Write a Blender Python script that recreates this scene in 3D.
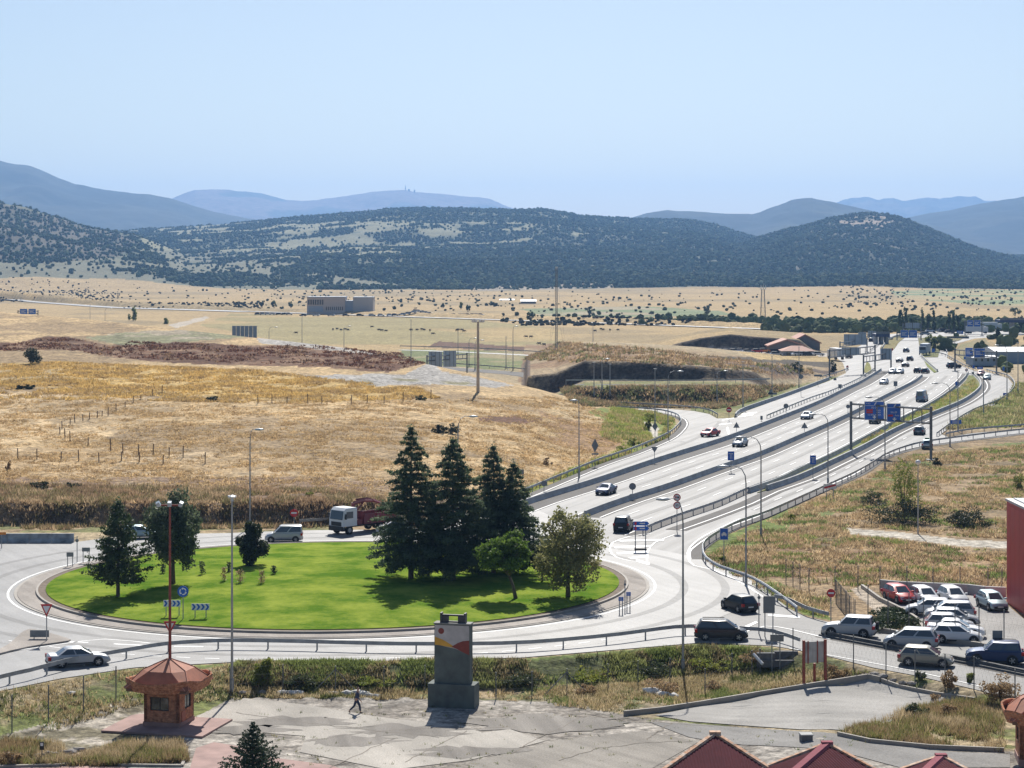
import bpy, bmesh, math, random
import numpy as np
from mathutils import Vector, Matrix
from mathutils.geometry import tessellate_polygon

for _o in list(bpy.data.objects): bpy.data.objects.remove(_o)
SC = bpy.context.scene
COL = SC.collection
R = math.radians
rnd = random.Random(7)
rs = np.random.RandomState(11)

# ---------------------------------------------------------------- camera
H, F, HOR = 31.0, 2100.0, 262.0
cam = bpy.data.cameras.new('camera'); camo = bpy.data.objects.new('camera', cam); COL.objects.link(camo)
camo.location = (0, 0, H); camo.rotation_euler = (R(90), 0, 0)
cam.sensor_width = 36; cam.lens = 36 * F / 1024; cam.shift_y = -(384 - HOR) / 1024
cam.clip_start = 0.5; cam.clip_end = 60000
SC.camera = camo
# ---------------------------------------------------------------- light
SUN_EL, SUN_AZ = 42.0, 3.2            # azimuth east of +Y
w = bpy.data.worlds.new('World'); SC.world = w; w.use_nodes = True
nt = w.node_tree; bg = nt.nodes['Background']
sky = nt.nodes.new('ShaderNodeTexSky'); sky.sky_type = 'NISHITA'; sky.sun_disc = False
sky.sun_elevation = R(SUN_EL); sky.sun_rotation = R(SUN_AZ); sky.altitude = 1000
sky.air_density = 1.0; sky.dust_density = 1.9; sky.ozone_density = 1.7
nt.links.new(sky.outputs[0], bg.inputs[0]); bg.inputs[1].default_value = 0.063
sl = bpy.data.lights.new('sun', 'SUN'); so = bpy.data.objects.new('sun', sl); COL.objects.link(so)
sl.energy = 4.6; sl.angle = R(0.55); sl.color = (1.0, 0.95, 0.87)
_d = Vector((math.sin(R(SUN_AZ)) * math.cos(R(SUN_EL)), math.cos(R(SUN_AZ)) * math.cos(R(SUN_EL)), math.sin(R(SUN_EL))))
so.rotation_euler = _d.to_track_quat('Z', 'Y').to_euler(); so.location = (0, 0, 200)
SC.view_settings.view_transform = 'Standard'; SC.view_settings.look = 'None'
SC.view_settings.exposure = 0.5; SC.view_settings.gamma = 1
SC.cycles.use_denoising = True
SC.cycles.max_bounces = 6; SC.cycles.transparent_max_bounces = 8; SC.cycles.volume_bounces = 0

# ---------------------------------------------------------------- materials
MATS = {}
def nmat(name):
    m = bpy.data.materials.new(name); m.use_nodes = True
    MATS[name] = m
    return m, m.node_tree, m.node_tree.nodes['Principled BSDF']
def mat(name, col, rough=0.6, metal=0.0, var=0.12, scale=3.0, bump=0.0, coat=0.0, spec=0.5, emit=None, detail=3):
    """plain surface with procedural tone variation"""
    if name in MATS: return MATS[name]
    m, t, b = nmat(name)
    b.inputs['Roughness'].default_value = rough; b.inputs['Metallic'].default_value = metal
    b.inputs['Specular IOR Level'].default_value = spec
    if coat: b.inputs['Coat Weight'].default_value = coat; b.inputs['Coat Roughness'].default_value = 0.05
    tc = t.nodes.new('ShaderNodeTexCoord'); n = t.nodes.new('ShaderNodeTexNoise')
    n.inputs['Scale'].default_value = scale; n.inputs['Detail'].default_value = detail
    t.links.new(tc.outputs['Object'], n.inputs['Vector'])
    r = t.nodes.new('ShaderNodeValToRGB')
    r.color_ramp.elements[0].position = 0.3; r.color_ramp.elements[1].position = 0.7
    r.color_ramp.elements[0].color = tuple(c * (1 - var) for c in col) + (1,)
    r.color_ramp.elements[1].color = tuple(min(1, c * (1 + var)) for c in col) + (1,)
    t.links.new(n.outputs['Fac'], r.inputs[0]); t.links.new(r.outputs[0], b.inputs['Base Color'])
    if bump:
        bp = t.nodes.new('ShaderNodeBump'); bp.inputs['Strength'].default_value = bump; bp.inputs['Distance'].default_value = 0.05
        t.links.new(n.outputs['Fac'], bp.inputs['Height']); t.links.new(bp.outputs[0], b.inputs['Normal'])
    return m
def ground_mat(name, scales, amps, rough=0.95, attr='Col', bump=0.6, bscale=1.5, trans=0.0):
    """vertex colour (what grows where) broken up by several octaves of noise"""
    m, t, b = nmat(name); L = t.links.new
    b.inputs['Roughness'].default_value = rough; b.inputs['Specular IOR Level'].default_value = 0.15
    at = t.nodes.new('ShaderNodeVertexColor'); at.layer_name = attr
    tc = t.nodes.new('ShaderNodeTexCoord'); cur = at.outputs['Color']; last = None
    for s, a in zip(scales, amps):
        n = t.nodes.new('ShaderNodeTexNoise'); n.inputs['Scale'].default_value = s; n.inputs['Detail'].default_value = 4
        n.inputs['Roughness'].default_value = 0.65
        L(tc.outputs['Object'], n.inputs['Vector'])
        mr = t.nodes.new('ShaderNodeMapRange'); mr.inputs[1].default_value = 0.3; mr.inputs[2].default_value = 0.7
        mr.inputs[3].default_value = 1 - a; mr.inputs[4].default_value = 1 + a
        L(n.outputs['Fac'], mr.inputs[0])
        vm = t.nodes.new('ShaderNodeVectorMath'); vm.operation = 'SCALE'
        L(cur, vm.inputs[0]); L(mr.outputs[0], vm.inputs['Scale']); cur = vm.outputs[0]; last = n
    L(cur, b.inputs['Base Color'])
    n = t.nodes.new('ShaderNodeTexNoise'); n.inputs['Scale'].default_value = bscale; n.inputs['Detail'].default_value = 5
    L(tc.outputs['Object'], n.inputs['Vector'])
    bp = t.nodes.new('ShaderNodeBump'); bp.inputs['Strength'].default_value = bump; bp.inputs['Distance'].default_value = 0.4
    L(n.outputs['Fac'], bp.inputs['Height']); L(bp.outputs[0], b.inputs['Normal'])
    return m
def leaf_mat(name, col, col2, trans=0.35, rough=0.6):
    if name in MATS: return MATS[name]
    m, t, b = nmat(name); L = t.links.new
    b.inputs['Roughness'].default_value = rough; b.inputs['Specular IOR Level'].default_value = 0.3
    tc = t.nodes.new('ShaderNodeTexCoord'); n = t.nodes.new('ShaderNodeTexNoise')
    n.inputs['Scale'].default_value = 1.6; n.inputs['Detail'].default_value = 4
    L(tc.outputs['Object'], n.inputs['Vector'])
    r = t.nodes.new('ShaderNodeValToRGB'); r.color_ramp.elements[0].position = 0.38; r.color_ramp.elements[1].position = 0.62
    r.color_ramp.elements[0].color = col + (1,); r.color_ramp.elements[1].color = col2 + (1,)
    L(n.outputs['Fac'], r.inputs[0]); L(r.outputs[0], b.inputs['Base Color'])
    tr = t.nodes.new('ShaderNodeBsdfTranslucent'); L(r.outputs[0], tr.inputs['Color'])
    mx = t.nodes.new('ShaderNodeMixShader'); mx.inputs[0].default_value = trans
    L(b.outputs[0], mx.inputs[1]); L(tr.outputs[0], mx.inputs[2])
    L(mx.outputs[0], t.nodes['Material Output'].inputs['Surface'])
    return m
def tuft_mat(name, trans=0.4):
    m, t, b = nmat(name); L = t.links.new
    b.inputs['Roughness'].default_value = 0.9; b.inputs['Specular IOR Level'].default_value = 0.1
    at = t.nodes.new('ShaderNodeVertexColor'); at.layer_name = 'Col'
    L(at.outputs[0], b.inputs['Base Color'])
    tr = t.nodes.new('ShaderNodeBsdfTranslucent'); L(at.outputs[0], tr.inputs['Color'])
    mx = t.nodes.new('ShaderNodeMixShader'); mx.inputs[0].default_value = trans
    L(b.outputs[0], mx.inputs[1]); L(tr.outputs[0], mx.inputs[2])
    L(mx.outputs[0], t.nodes['Material Output'].inputs['Surface'])
    return m
def asphalt_mat(name, base, streak=0.25, ang=0.0, rough=0.5, spec=0.5):
    m, t, b = nmat(name); L = t.links.new
    b.inputs['Roughness'].default_value = rough; b.inputs['Specular IOR Level'].default_value = spec
    tc = t.nodes.new('ShaderNodeTexCoord'); mp = t.nodes.new('ShaderNodeMapping')
    mp.vector_type = 'TEXTURE'
    mp.inputs['Rotation'].default_value = (0, 0, ang); mp.inputs['Scale'].default_value = (1.0, 40.0, 1.0)
    L(tc.outputs['Object'], mp.inputs['Vector'])
    n1 = t.nodes.new('ShaderNodeTexNoise'); n1.inputs['Scale'].default_value = 0.9; n1.inputs['Detail'].default_value = 3
    L(mp.outputs[0], n1.inputs['Vector'])
    n2 = t.nodes.new('ShaderNodeTexNoise'); n2.inputs['Scale'].default_value = 0.12; n2.inputs['Detail'].default_value = 6; n2.inputs['Roughness'].default_value = .6
    L(tc.outputs['Object'], n2.inputs['Vector'])
    n3 = t.nodes.new('ShaderNodeTexNoise'); n3.inputs['Scale'].default_value = 9; n3.inputs['Detail'].default_value = 3
    L(tc.outputs['Object'], n3.inputs['Vector'])
    cur = None
    for n, a in ((n1, streak), (n2, 0.22), (n3, 0.2)):
        mr = t.nodes.new('ShaderNodeMapRange'); mr.inputs[1].default_value = .3; mr.inputs[2].default_value = .7
        mr.inputs[3].default_value = 1 - a; mr.inputs[4].default_value = 1 + a
        L(n.outputs['Fac'], mr.inputs[0])
        if cur is None: cur = mr.outputs[0]
        else:
            q = t.nodes.new('ShaderNodeMath'); q.operation = 'MULTIPLY'; L(cur, q.inputs[0]); L(mr.outputs[0], q.inputs[1]); cur = q.outputs[0]
    rgb = t.nodes.new('ShaderNodeRGB'); rgb.outputs[0].default_value = base + (1,)
    vm = t.nodes.new('ShaderNodeVectorMath'); vm.operation = 'SCALE'; L(rgb.outputs[0], vm.inputs[0]); L(cur, vm.inputs['Scale'])
    L(vm.outputs[0], b.inputs['Base Color'])
    bp = t.nodes.new('ShaderNodeBump'); bp.inputs['Strength'].default_value = 0.25; bp.inputs['Distance'].default_value = 0.02
    L(n3.outputs['Fac'], bp.inputs['Height']); L(bp.outputs[0], b.inputs['Normal'])
    return m
def brick_mat(name, c1, c2, mortar, sc=1.0, w_=0.24, h_=0.07, bump=.5):
    if name in MATS: return MATS[name]
    m, t, b = nmat(name); L = t.links.new
    b.inputs['Roughness'].default_value = 0.9; b.inputs['Specular IOR Level'].default_value = 0.2
    tc = t.nodes.new('ShaderNodeTexCoord'); sx = t.nodes.new('ShaderNodeSeparateXYZ'); cx = t.nodes.new('ShaderNodeCombineXYZ')
    L(tc.outputs['Object'], sx.inputs[0])
    ad = t.nodes.new('ShaderNodeMath'); ad.operation = 'ADD'; L(sx.outputs[0], ad.inputs[0]); L(sx.outputs[1], ad.inputs[1])
    L(ad.outputs[0], cx.inputs[0]); L(sx.outputs[2], cx.inputs[1])
    bt = t.nodes.new('ShaderNodeTexBrick'); L(cx.outputs[0], bt.inputs['Vector'])
    bt.inputs['Scale'].default_value = 1; bt.inputs['Brick Width'].default_value = w_; bt.inputs['Row Height'].default_value = h_
    bt.inputs['Mortar Size'].default_value = 0.012; bt.inputs['Color1'].default_value = c1 + (1,); bt.inputs['Color2'].default_value = c2 + (1,)
    bt.inputs['Mortar'].default_value = mortar + (1,)
    n = t.nodes.new('ShaderNodeTexNoise'); n.inputs['Scale'].default_value = 5; n.inputs['Detail'].default_value = 5; L(tc.outputs['Object'], n.inputs['Vector'])
    mr = t.nodes.new('ShaderNodeMapRange'); mr.inputs[1].default_value = .3; mr.inputs[2].default_value = .7; mr.inputs[3].default_value = .6; mr.inputs[4].default_value = 1.4
    L(n.outputs['Fac'], mr.inputs[0]); vm = t.nodes.new('ShaderNodeVectorMath'); vm.operation = 'SCALE'
    L(bt.outputs[0], vm.inputs[0]); L(mr.outputs[0], vm.inputs['Scale']); L(vm.outputs[0], b.inputs['Base Color'])
    bp = t.nodes.new('ShaderNodeBump'); bp.inputs['Strength'].default_value = bump; bp.inputs['Distance'].default_value = .03
    L(n.outputs['Fac'], bp.inputs['Height']); L(bp.outputs[0], b.inputs['Normal'])
    return m

# ---------------------------------------------------------------- mesh helpers
class MB:
    def __init__(s): s.v = []; s.f = []; s.m = []
    def add(s, vs, fs, mi=0):
        o = len(s.v); s.v += [tuple(v) for v in vs]; s.f += [tuple(i + o for i in f) for f in fs]; s.m += [mi] * len(fs); return s
    def box(s, x0, x1, y0, y1, z0, z1, mi=0):
        vs = [(x0,y0,z0),(x1,y0,z0),(x1,y1,z0),(x0,y1,z0),(x0,y0,z1),(x1,y0,z1),(x1,y1,z1),(x0,y1,z1)]
        return s.add(vs, [(0,3,2,1),(4,5,6,7),(0,1,5,4),(1,2,6,5),(2,3,7,6),(3,0,4,7)], mi)
    def prism(s, poly, y0, y1, mi=0):      # polygon in XZ, extruded along Y
        n = len(poly); vs = [(p[0], y0, p[1]) for p in poly] + [(p[0], y1, p[1]) for p in poly]
        fs = [tuple(range(n)), tuple(range(2*n-1, n-1, -1))] + [(i, i+n, (i+1)%n+n, (i+1)%n) for i in range(n)]
        return s.add(vs, fs, mi)
    def zprism(s, poly, z0, z1, mi=0):
        n = len(poly); vs = [(p[0], p[1], z0) for p in poly] + [(p[0], p[1], z1) for p in poly]
        return s.add(vs, [tuple(range(n-1,-1,-1)), tuple(range(n, 2*n))] + [(i, (i+1)%n, (i+1)%n+n, i+n) for i in range(n)], mi)
    def xprism(s, poly, x0, x1, mi=0):     # polygon in YZ
        n = len(poly); vs = [(x0, p[0], p[1]) for p in poly] + [(x1, p[0], p[1]) for p in poly]
        return s.add(vs, [tuple(range(n-1,-1,-1)), tuple(range(n, 2*n))] + [(i, (i+1)%n, (i+1)%n+n, i+n) for i in range(n)], mi)
    def tube(s, pts, r, n=8, mi=0, caps=True):
        pts = [Vector(p) for p in pts]; rr = r if isinstance(r, (list, tuple)) else [r]*len(pts); rings = []
        for i, p in enumerate(pts):
            d = (pts[min(i+1, len(pts)-1)] - pts[max(i-1, 0)]).normalized()
            a = d.cross(Vector((0,0,1)) if abs(d.z) < .95 else Vector((1,0,0))).normalized(); b = d.cross(a)
            rings.append([p + (a*math.cos(2*math.pi*k/n) + b*math.sin(2*math.pi*k/n))*rr[i] for k in range(n)])
        vs = [v for q in rings for v in q]; fs = []
        for i in range(len(pts)-1):
            for k in range(n): fs.append((i*n+k, i*n+(k+1)%n, (i+1)*n+(k+1)%n, (i+1)*n+k))
        if caps: fs.append(tuple(range(n-1,-1,-1))); fs.append(tuple(range((len(pts)-1)*n, len(pts)*n)))
        return s.add(vs, fs, mi)
    def cyl(s, a, b, r, n=12, mi=0): return s.tube([a, b], r, n, mi)
    def loft(s, rings, mi=0, cap=True):
        n = len(rings[0]); vs = [v for q in rings for v in q]; fs = []
        for i in range(len(rings)-1):
            for k in range(n): fs.append((i*n+k, i*n+(k+1)%n, (i+1)*n+(k+1)%n, (i+1)*n+k))
        if cap: fs.append(tuple(range(n-1,-1,-1))); fs.append(tuple(range((len(rings)-1)*n, len(rings)*n)))
        return s.add(vs, fs, mi)
    def mesh(s, name, mats, smooth=False, fixn=True):
        me = bpy.data.meshes.new(name); me.from_pydata(s.v, [], s.f)
        for m in (mats if isinstance(mats, (list, tuple)) else [mats]): me.materials.append(m)
        me.polygons.foreach_set('material_index', s.m)
        if smooth: me.polygons.foreach_set('use_smooth', [True]*len(s.f))
        if fixn:
            bm = bmesh.new(); bm.from_mesh(me); bmesh.ops.recalc_face_normals(bm, faces=bm.faces); bm.to_mesh(me); bm.free()
        return me
    def build(s, name, mats, parent=None, smooth=False, loc=(0,0,0), fixn=True):
        return link(name, s.mesh(name, mats, smooth, fixn), parent, loc)
def link(name, me, parent=None, loc=(0,0,0), rz=0):
    o = bpy.data.objects.new(name, me); COL.objects.link(o); o.parent = parent; o.location = loc
    if rz: o.rotation_euler = (0, 0, rz)
    return o
def tag(o, label=None, cat=None, group=None, kind=None):
    if label: o['label'] = label
    if cat: o['category'] = cat
    if group: o['group'] = group
    if kind: o['kind'] = kind
    return o
def empty(name, loc, label, cat, rz=0, group=None):
    o = bpy.data.objects.new(name, None); COL.objects.link(o); o.location = loc; o.rotation_euler = (0, 0, rz); o.empty_display_size = .3
    return tag(o, label, cat, group)
def np_mesh(name, V, Fc, mats, cols=None, smooth=True, nper=None):
    """V (n,3), Fc (m,k) arrays of same-size faces"""
    me = bpy.data.meshes.new(name); n, (m, k) = len(V), Fc.shape
    me.vertices.add(n); me.vertices.foreach_set('co', V.astype(np.float32).ravel())
    me.loops.add(m*k); me.loops.foreach_set('vertex_index', Fc.astype(np.int32).ravel())
    me.polygons.add(m); me.polygons.foreach_set('loop_start', np.arange(0, m*k, k, dtype=np.int32))
    me.polygons.foreach_set('loop_total', np.full(m, k, dtype=np.int32))
    me.polygons.foreach_set('use_smooth', np.full(m, smooth, dtype=bool))
    for q in (mats if isinstance(mats, (list, tuple)) else [mats]): me.materials.append(q)
    if cols is not None:
        ca = me.color_attributes.new('Col', 'FLOAT_COLOR', 'POINT')
        c4 = np.ones((n, 4), np.float32); c4[:, :3] = cols; ca.data.foreach_set('color', c4.ravel())
    me.update(calc_edges=True); me.validate()
    return me

# ---------------------------------------------------------------- noise
def _h(ix, iy, s):
    n = (ix.astype(np.int64)*374761393 + iy.astype(np.int64)*668265263 + s*974711) & 0x7fffffff
    n = ((n ^ (n >> 13)) * 1274126177) & 0x7fffffff
    return ((n ^ (n >> 16)) & 0xffffff) / float(0xffffff)
def vnoise(x, y, s=0):
    x = np.asarray(x, float); y = np.asarray(y, float)
    ix = np.floor(x); iy = np.floor(y); fx = x-ix; fy = y-iy; fx = fx*fx*(3-2*fx); fy = fy*fy*(3-2*fy)
    a = _h(ix, iy, s); b = _h(ix+1, iy, s); c = _h(ix, iy+1, s); d = _h(ix+1, iy+1, s)
    return (a*(1-fx)+b*fx)*(1-fy)+(c*(1-fx)+d*fx)*fy
def fbm(x, y, sc, s=0, o=4):
    t = 0; a = 1; n = 0
    for i in range(o):
        t = t + a*vnoise(x/sc+17.3*i, y/sc-9.1*i, s+i); n += a; a *= .5; sc = sc/2.03
    return t/n
def sm(t): t = np.clip(t, 0, 1); return t*t*(3-2*t)
def G(px, py, z=0.0):
    d = F*(H-z)/(py-HOR); return ((px-512)/F*d, d)

# ---------------------------------------------------------------- terrain
EDGE = [(-400,800),(-200,740),(0,690),(60,678),(130,668),(240,662),(420,660),(520,658),(640,648),(700,643),(770,646),(830,657),(873,668),(916,676),(972,689),(1024,702),(1200,740),(1400,790)]
_ew = sorted(G(*p) for p in EDGE); EX = [p[0] for p in _ew]; EY = [p[1] for p in _ew]
_pr = [G(*p) for p in [(690,425),(735,417),(746,410.5),(829,380),(843,372),(840,363),(830,356),(832,346),(832,338)]]
PRX = [p[0] for p in _pr]; PRY = [p[1] for p in _pr]
def prof(u, pairs): return np.interp(u, [p[0] for p in pairs], [p[1] for p in pairs])
RIDGE_N = [(-600,236),(0,236),(110,232),(150,229),(200,226),(250,222),(300,217),(350,213),(390,209),(425,208),(475,209),(512,210),(542,209),(562,212),(582,216),(637,219),(687,220),(712,224),(737,232),(757,238),(800,246),(1000,256),(1600,256)]
RIDGE_L = [(-600,196),(-100,198),(0,203),(25,207),(45,214),(65,220),(82,226),(107,231),(135,235),(160,244),(200,262),(240,280),(260,290)]
RIDGE_R = [(700,290),(715,262),(730,250),(752,240),(782,231),(812,224),(837,217),(862,213.5),(882,214),(907,220),(937,232),(972,247),(1005,256),(1024,260),(1200,262),(1600,262)]
def hgt(x, y):
    x = np.asarray(x, float); y = np.asarray(y, float)
    u = 512 + F*x/np.maximum(y, 1)
    z = np.zeros(np.broadcast(x, y).shape)
    ye = np.interp(x, EX, EY)
    wd = np.interp(u, [100,240,250,740,780,1000], [14,6,4.6,4.4,4,3])
    z = z - 1.6*np.interp(u, [740,820,1000], [1,.6,.45])*sm((ye-0.8-y)/wd)
    # left field
    db = prof(u, [(-400,246),(330,246),(430,255),(520,279),(560,303),(600,328),(640,353)])
    dc = prof(u, [(-400,760),(-150,700),(0,640),(100,600),(180,560),(256,530),(340,500),(400,470),(480,440),(540,425),(600,410),(640,400)])
    zc = prof(u, [(-400,17),(-150,16),(0,15.8),(100,14.4),(180,12.9),(256,11.8),(340,10.6),(400,9.3),(480,7.0),(540,4.8),(600,1.9),(632,0.5),(640,0)])
    zb = prof(u, [(-400,2.4),(330,2.3),(480,1.2),(560,.3),(640,0)])
    t = np.clip((y-db)/(dc-db), 0, 1)
    zf = zb*sm((y-db)/3.5) + (zc-zb)*np.clip(t, 0, 1)**1.05*np.where(t > 0, 1, 0)
    zf = zf*(1-sm((y-dc)/75))
    zf = zf + (y > db)*(y < dc+75)*np.minimum(t*6, 1)*np.clip(zc/3, 0, 1)*(fbm(x, y, 45, 3, 3)-.5)*1.3*(1-sm((y-dc+40)/60))
    z = z + zf
    # terrace, excavated mound, second cutting, all kept west of the parapet
    wp = sm((np.interp(y, PRY, PRX)-3-x)/9)
    z = z + wp*3.0*sm((y-457)/7)*(1-sm((y-600)/60))*prof(u, [(556,0),(585,1),(780,1),(830,0)])
    gx = fbm(x, y, 9, 21, 3)*3
    z = z + wp*sm((y-497-gx)/4.5)*(1-sm((y-600)/80))*(prof(u, [(524,0),(528,3.7),(560,4.4),(640,4.0),(700,3.0),(760,1.6),(820,0)]) + 1.0*sm((y-505)/70)*prof(u, [(530,0),(560,1),(700,.6),(800,0)]))
    z = z + wp*sm((y-721-gx)/5)*(1-sm((y-800)/70))*prof(u, [(650,0),(680,3),(700,4.6),(730,6),(760,5),(800,4),(828,0)])
    # long embankment crossing the plain
    yc = 65100/(prof(u, [(-600,292),(0,299),(60,303),(120,307),(250,311),(460,318),(620,323),(760,328),(900,333),(1024,335),(1600,336)])-HOR)
    z = z + prof(u, [(-600,9),(0,7),(110,4),(250,2),(500,2.5),(760,2.5),(830,0)])*np.exp(-((y-yc)/11)**2)
    # wooded foothills
    nz = fbm(x, y, 420, 5, 5)-.5
    for prf, D, r0, p in ((RIDGE_N,5000,2350,1.25),(RIDGE_L,3500,2250,1.3),(RIDGE_R,4200,2350,1.4)):
        zr = H+(HOR-prof(u, prf))/F*D; tt = (y-r0)/(D-r0)
        zz = zr*np.clip(tt, 0, 1)**p*(1-.6*sm((tt-1)/1.0)) + nz*np.clip(zr,0,160)*.42*np.clip(tt*3, 0, 1)*(1-np.clip(tt,0,1)**6)
        z = np.where(y > r0, np.maximum(z, zz), z)
    return z
_ds = 118*np.exp(np.linspace(0, math.log(5600/118), 6000))
def W(px, py, far=None):
    """point of the terrain seen at this place of the view"""
    X = (px-512)/F*_ds; z = hgt(X, _ds); rows = HOR+F*(H-z)/_ds
    k = rows <= py
    if far: k = k & (_ds > far)
    i = int(np.argmax(k)) if k.any() else len(_ds)-1
    return Vector((X[i], _ds[i], z[i]))
def zat(x, y): return float(hgt(np.array([x]), np.array([y]))[0])
# ---------------------------------------------------------------- ground sheet
def inpoly(X, Y, poly):
    c = np.zeros(X.shape, bool); n = len(poly)
    for i in range(n):
        x1, y1 = poly[i]; x2, y2 = poly[(i+1) % n]
        if y1 == y2: continue
        k = ((y1 > Y) != (y2 > Y)) & (X < (x2-x1)*(Y-y1)/(y2-y1)+x1)
        c ^= k
    return c
us = np.concatenate([np.linspace(-1900, -130, 60), np.arange(-120, 1146, 1.5), np.linspace(1160, 2900, 60)])
ys = [58.0]
while ys[-1] < 6600:
    y = ys[-1]; st = min(max(y*y/65100*1.0, 0.30), 9.0) if y < 2300 else (16 if y < 5200 else 60)
    if 240 < y < 252 or 495 < y < 512 or 455 < y < 466 or 718 < y < 732: st = min(st, .8)
    if y < 116: st = 4
    ys.append(y+st)
ys = np.array(ys)
U, Y = np.meshgrid(us, ys); X = (U-512)/F*Y; Z = hgt(X, Y)
PY = HOR+F*(H-Z)/Y
# polygons named by what grows there; coordinates = where they show in the view
PZ = PY+(fbm(X, Y, 30, 31, 5)-.5)*np.clip(1900/Y, .5, 11); PX = U+(fbm(X, Y, 30, 41, 4)-.5)*np.clip(6000/Y, 4, 40)
Cc = np.zeros(X.shape+(3,)); Cc[:] = (0.36, 0.285, 0.175)
def paint(col, poly=None, mask=None, mixn=None):
    k = inpoly(PX, PZ, poly) if poly is not None else mask
    if poly is not None and mask is not None: k = k & mask
    c = np.array(col)
    if mixn is not None:   # (other colour, scale, seed, threshold)
        o, sc, sd, th = mixn; n = sm((fbm(X, Y, sc, sd, 4)-th)/.1)[..., None]
        cc = c*(1-n)+np.array(o)*n; Cc[k] = cc[k]
    else: Cc[k] = c
# far plain
far = Y > 700
paint((.40,.29,.145), mask=far, mixn=((.31,.235,.125), 120, 1, .5))
paint((.20,.23,.12), [(520,309),(640,306),(720,311),(735,315),(640,317),(540,316)], mask=far, mixn=((.33,.28,.18), 60, 4, .5))
paint((.21,.25,.13), [(890,291),(960,289),(1100,292),(1100,306),(1000,306),(900,298)], mask=far, mixn=((.36,.29,.15), 80, 4, .5))
paint((.30,.25,.12), [(230,314),(460,318),(560,330),(560,345),(300,345),(200,325)], mask=far, mixn=((.39,.29,.14), 60, 6, .5))
paint((.45,.39,.31), [(168,325),(206,316),(210,318),(178,328)], mask=far)
# hills
hill = Y > 2230+300*fbm(X, X*0, 260, 61, 3)
paint((.075,.09,.05), mask=hill, mixn=((.14,.14,.08), 90, 9, .54))
paint((.23,.22,.13), [(130,246),(160,228),(250,222),(400,221),(520,222),(565,226),(600,232),(560,240),(470,246),(400,252),(330,262),(200,262),(60,268),(-200,262),(-200,290),(900,290),(1100,292),(300,289),(380,268),(290,266),(120,262)], mask=hill, mixn=((.075,.09,.05), 70, 12, .46))
paint((.17,.165,.105), [(-400,262),(140,250),(330,254),(420,272),(420,290),(-400,295)], mask=hill, mixn=((.085,.10,.055), 90, 13, .52))
paint((.105,.092,.066), [(-400,180),(0,203),(60,219),(110,232),(140,240),(120,256),(60,262),(-400,262)], mask=hill, mixn=((.06,.065,.04), 50, 14, .55))
paint((.085,.095,.052), [(400,254),(470,246),(560,238),(640,232),(720,240),(760,262),(700,284),(560,288),(440,290),(330,275)], mask=hill, mixn=((.045,.06,.03), 60, 15, .5))
paint((.06,.068,.04), [(700,290),(730,248),(800,226),(860,212),(900,218),(960,242),(1024,262),(1500,262),(1500,292)], mask=hill, mixn=((.11,.10,.065), 60, 16, .6))
paint((.32,.25,.18), [(848,216),(885,216),(900,224),(880,232),(850,228),(838,222)], mask=hill, mixn=((.06,.068,.04), 22, 17, .45))
paint((.30,.25,.18), [(460,287),(600,283),(640,286),(600,289),(480,291)], mask=Y > 2200, mixn=((.07,.08,.045), 30, 18, .55))
# mid ground left of the motorway
mid = (Y > 430) & (Y < 1000)
paint((.13,.075,.05), [(440,341),(545,348),(700,352),(700,356),(520,352),(430,347)], mask=mid)
paint((.17,.19,.08), [(400,349),(530,352),(560,362),(530,372),(400,362)], mask=mid, mixn=((.3,.25,.14), 30, 22, .55))
paint((.33,.25,.15), [(525,344),(600,344),(700,350),(830,366),(840,378),(520,383)], mask=mid, mixn=((.25,.16,.09), 25, 23, .5))
gxb = fbm(X, Y, 9, 21, 3)*3
face = lambda y0, wdt: (Y > y0-.6+gxb) & (Y < y0+wdt+gxb)
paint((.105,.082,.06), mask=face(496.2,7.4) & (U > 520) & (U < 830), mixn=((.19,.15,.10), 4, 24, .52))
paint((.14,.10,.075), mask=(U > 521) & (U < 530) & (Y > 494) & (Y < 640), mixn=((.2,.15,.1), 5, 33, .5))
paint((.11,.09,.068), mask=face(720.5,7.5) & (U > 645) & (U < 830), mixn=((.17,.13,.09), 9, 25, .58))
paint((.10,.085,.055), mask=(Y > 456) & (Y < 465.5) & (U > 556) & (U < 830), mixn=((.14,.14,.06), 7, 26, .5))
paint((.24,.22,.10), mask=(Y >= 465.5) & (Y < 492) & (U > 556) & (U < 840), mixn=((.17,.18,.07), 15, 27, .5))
paint((.15,.17,.055), [(700,412),(717,402),(850,374),(850,383),(740,418)], mixn=((.24,.22,.10), 14, 28, .55))
paint((.15,.17,.055), mask=(X < np.interp(Y, PRY, PRX)+2) & (Y > 395) & (Y < 456) & (U > 690) & (U < 850) & (PY > 385), mixn=((.24,.21,.10), 14, 28, .58))
paint((.42,.38,.33), [(640,352),(700,347),(830,353),(830,358),(700,355)], mask=mid & (Y > 660))
paint((.09,.075,.055), [(700,356),(760,357),(835,362),(835,368),(760,362)], mask=mid)
paint((.42,.31,.15), [(740,352),(830,357),(830,362),(760,359)], mask=mid)
paint((.10,.075,.06), [(640,361),(760,364),(838,372),(838,377),(700,370)], mask=mid & (Y > 510), mixn=((.3,.22,.13), 14, 29, .6))
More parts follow.
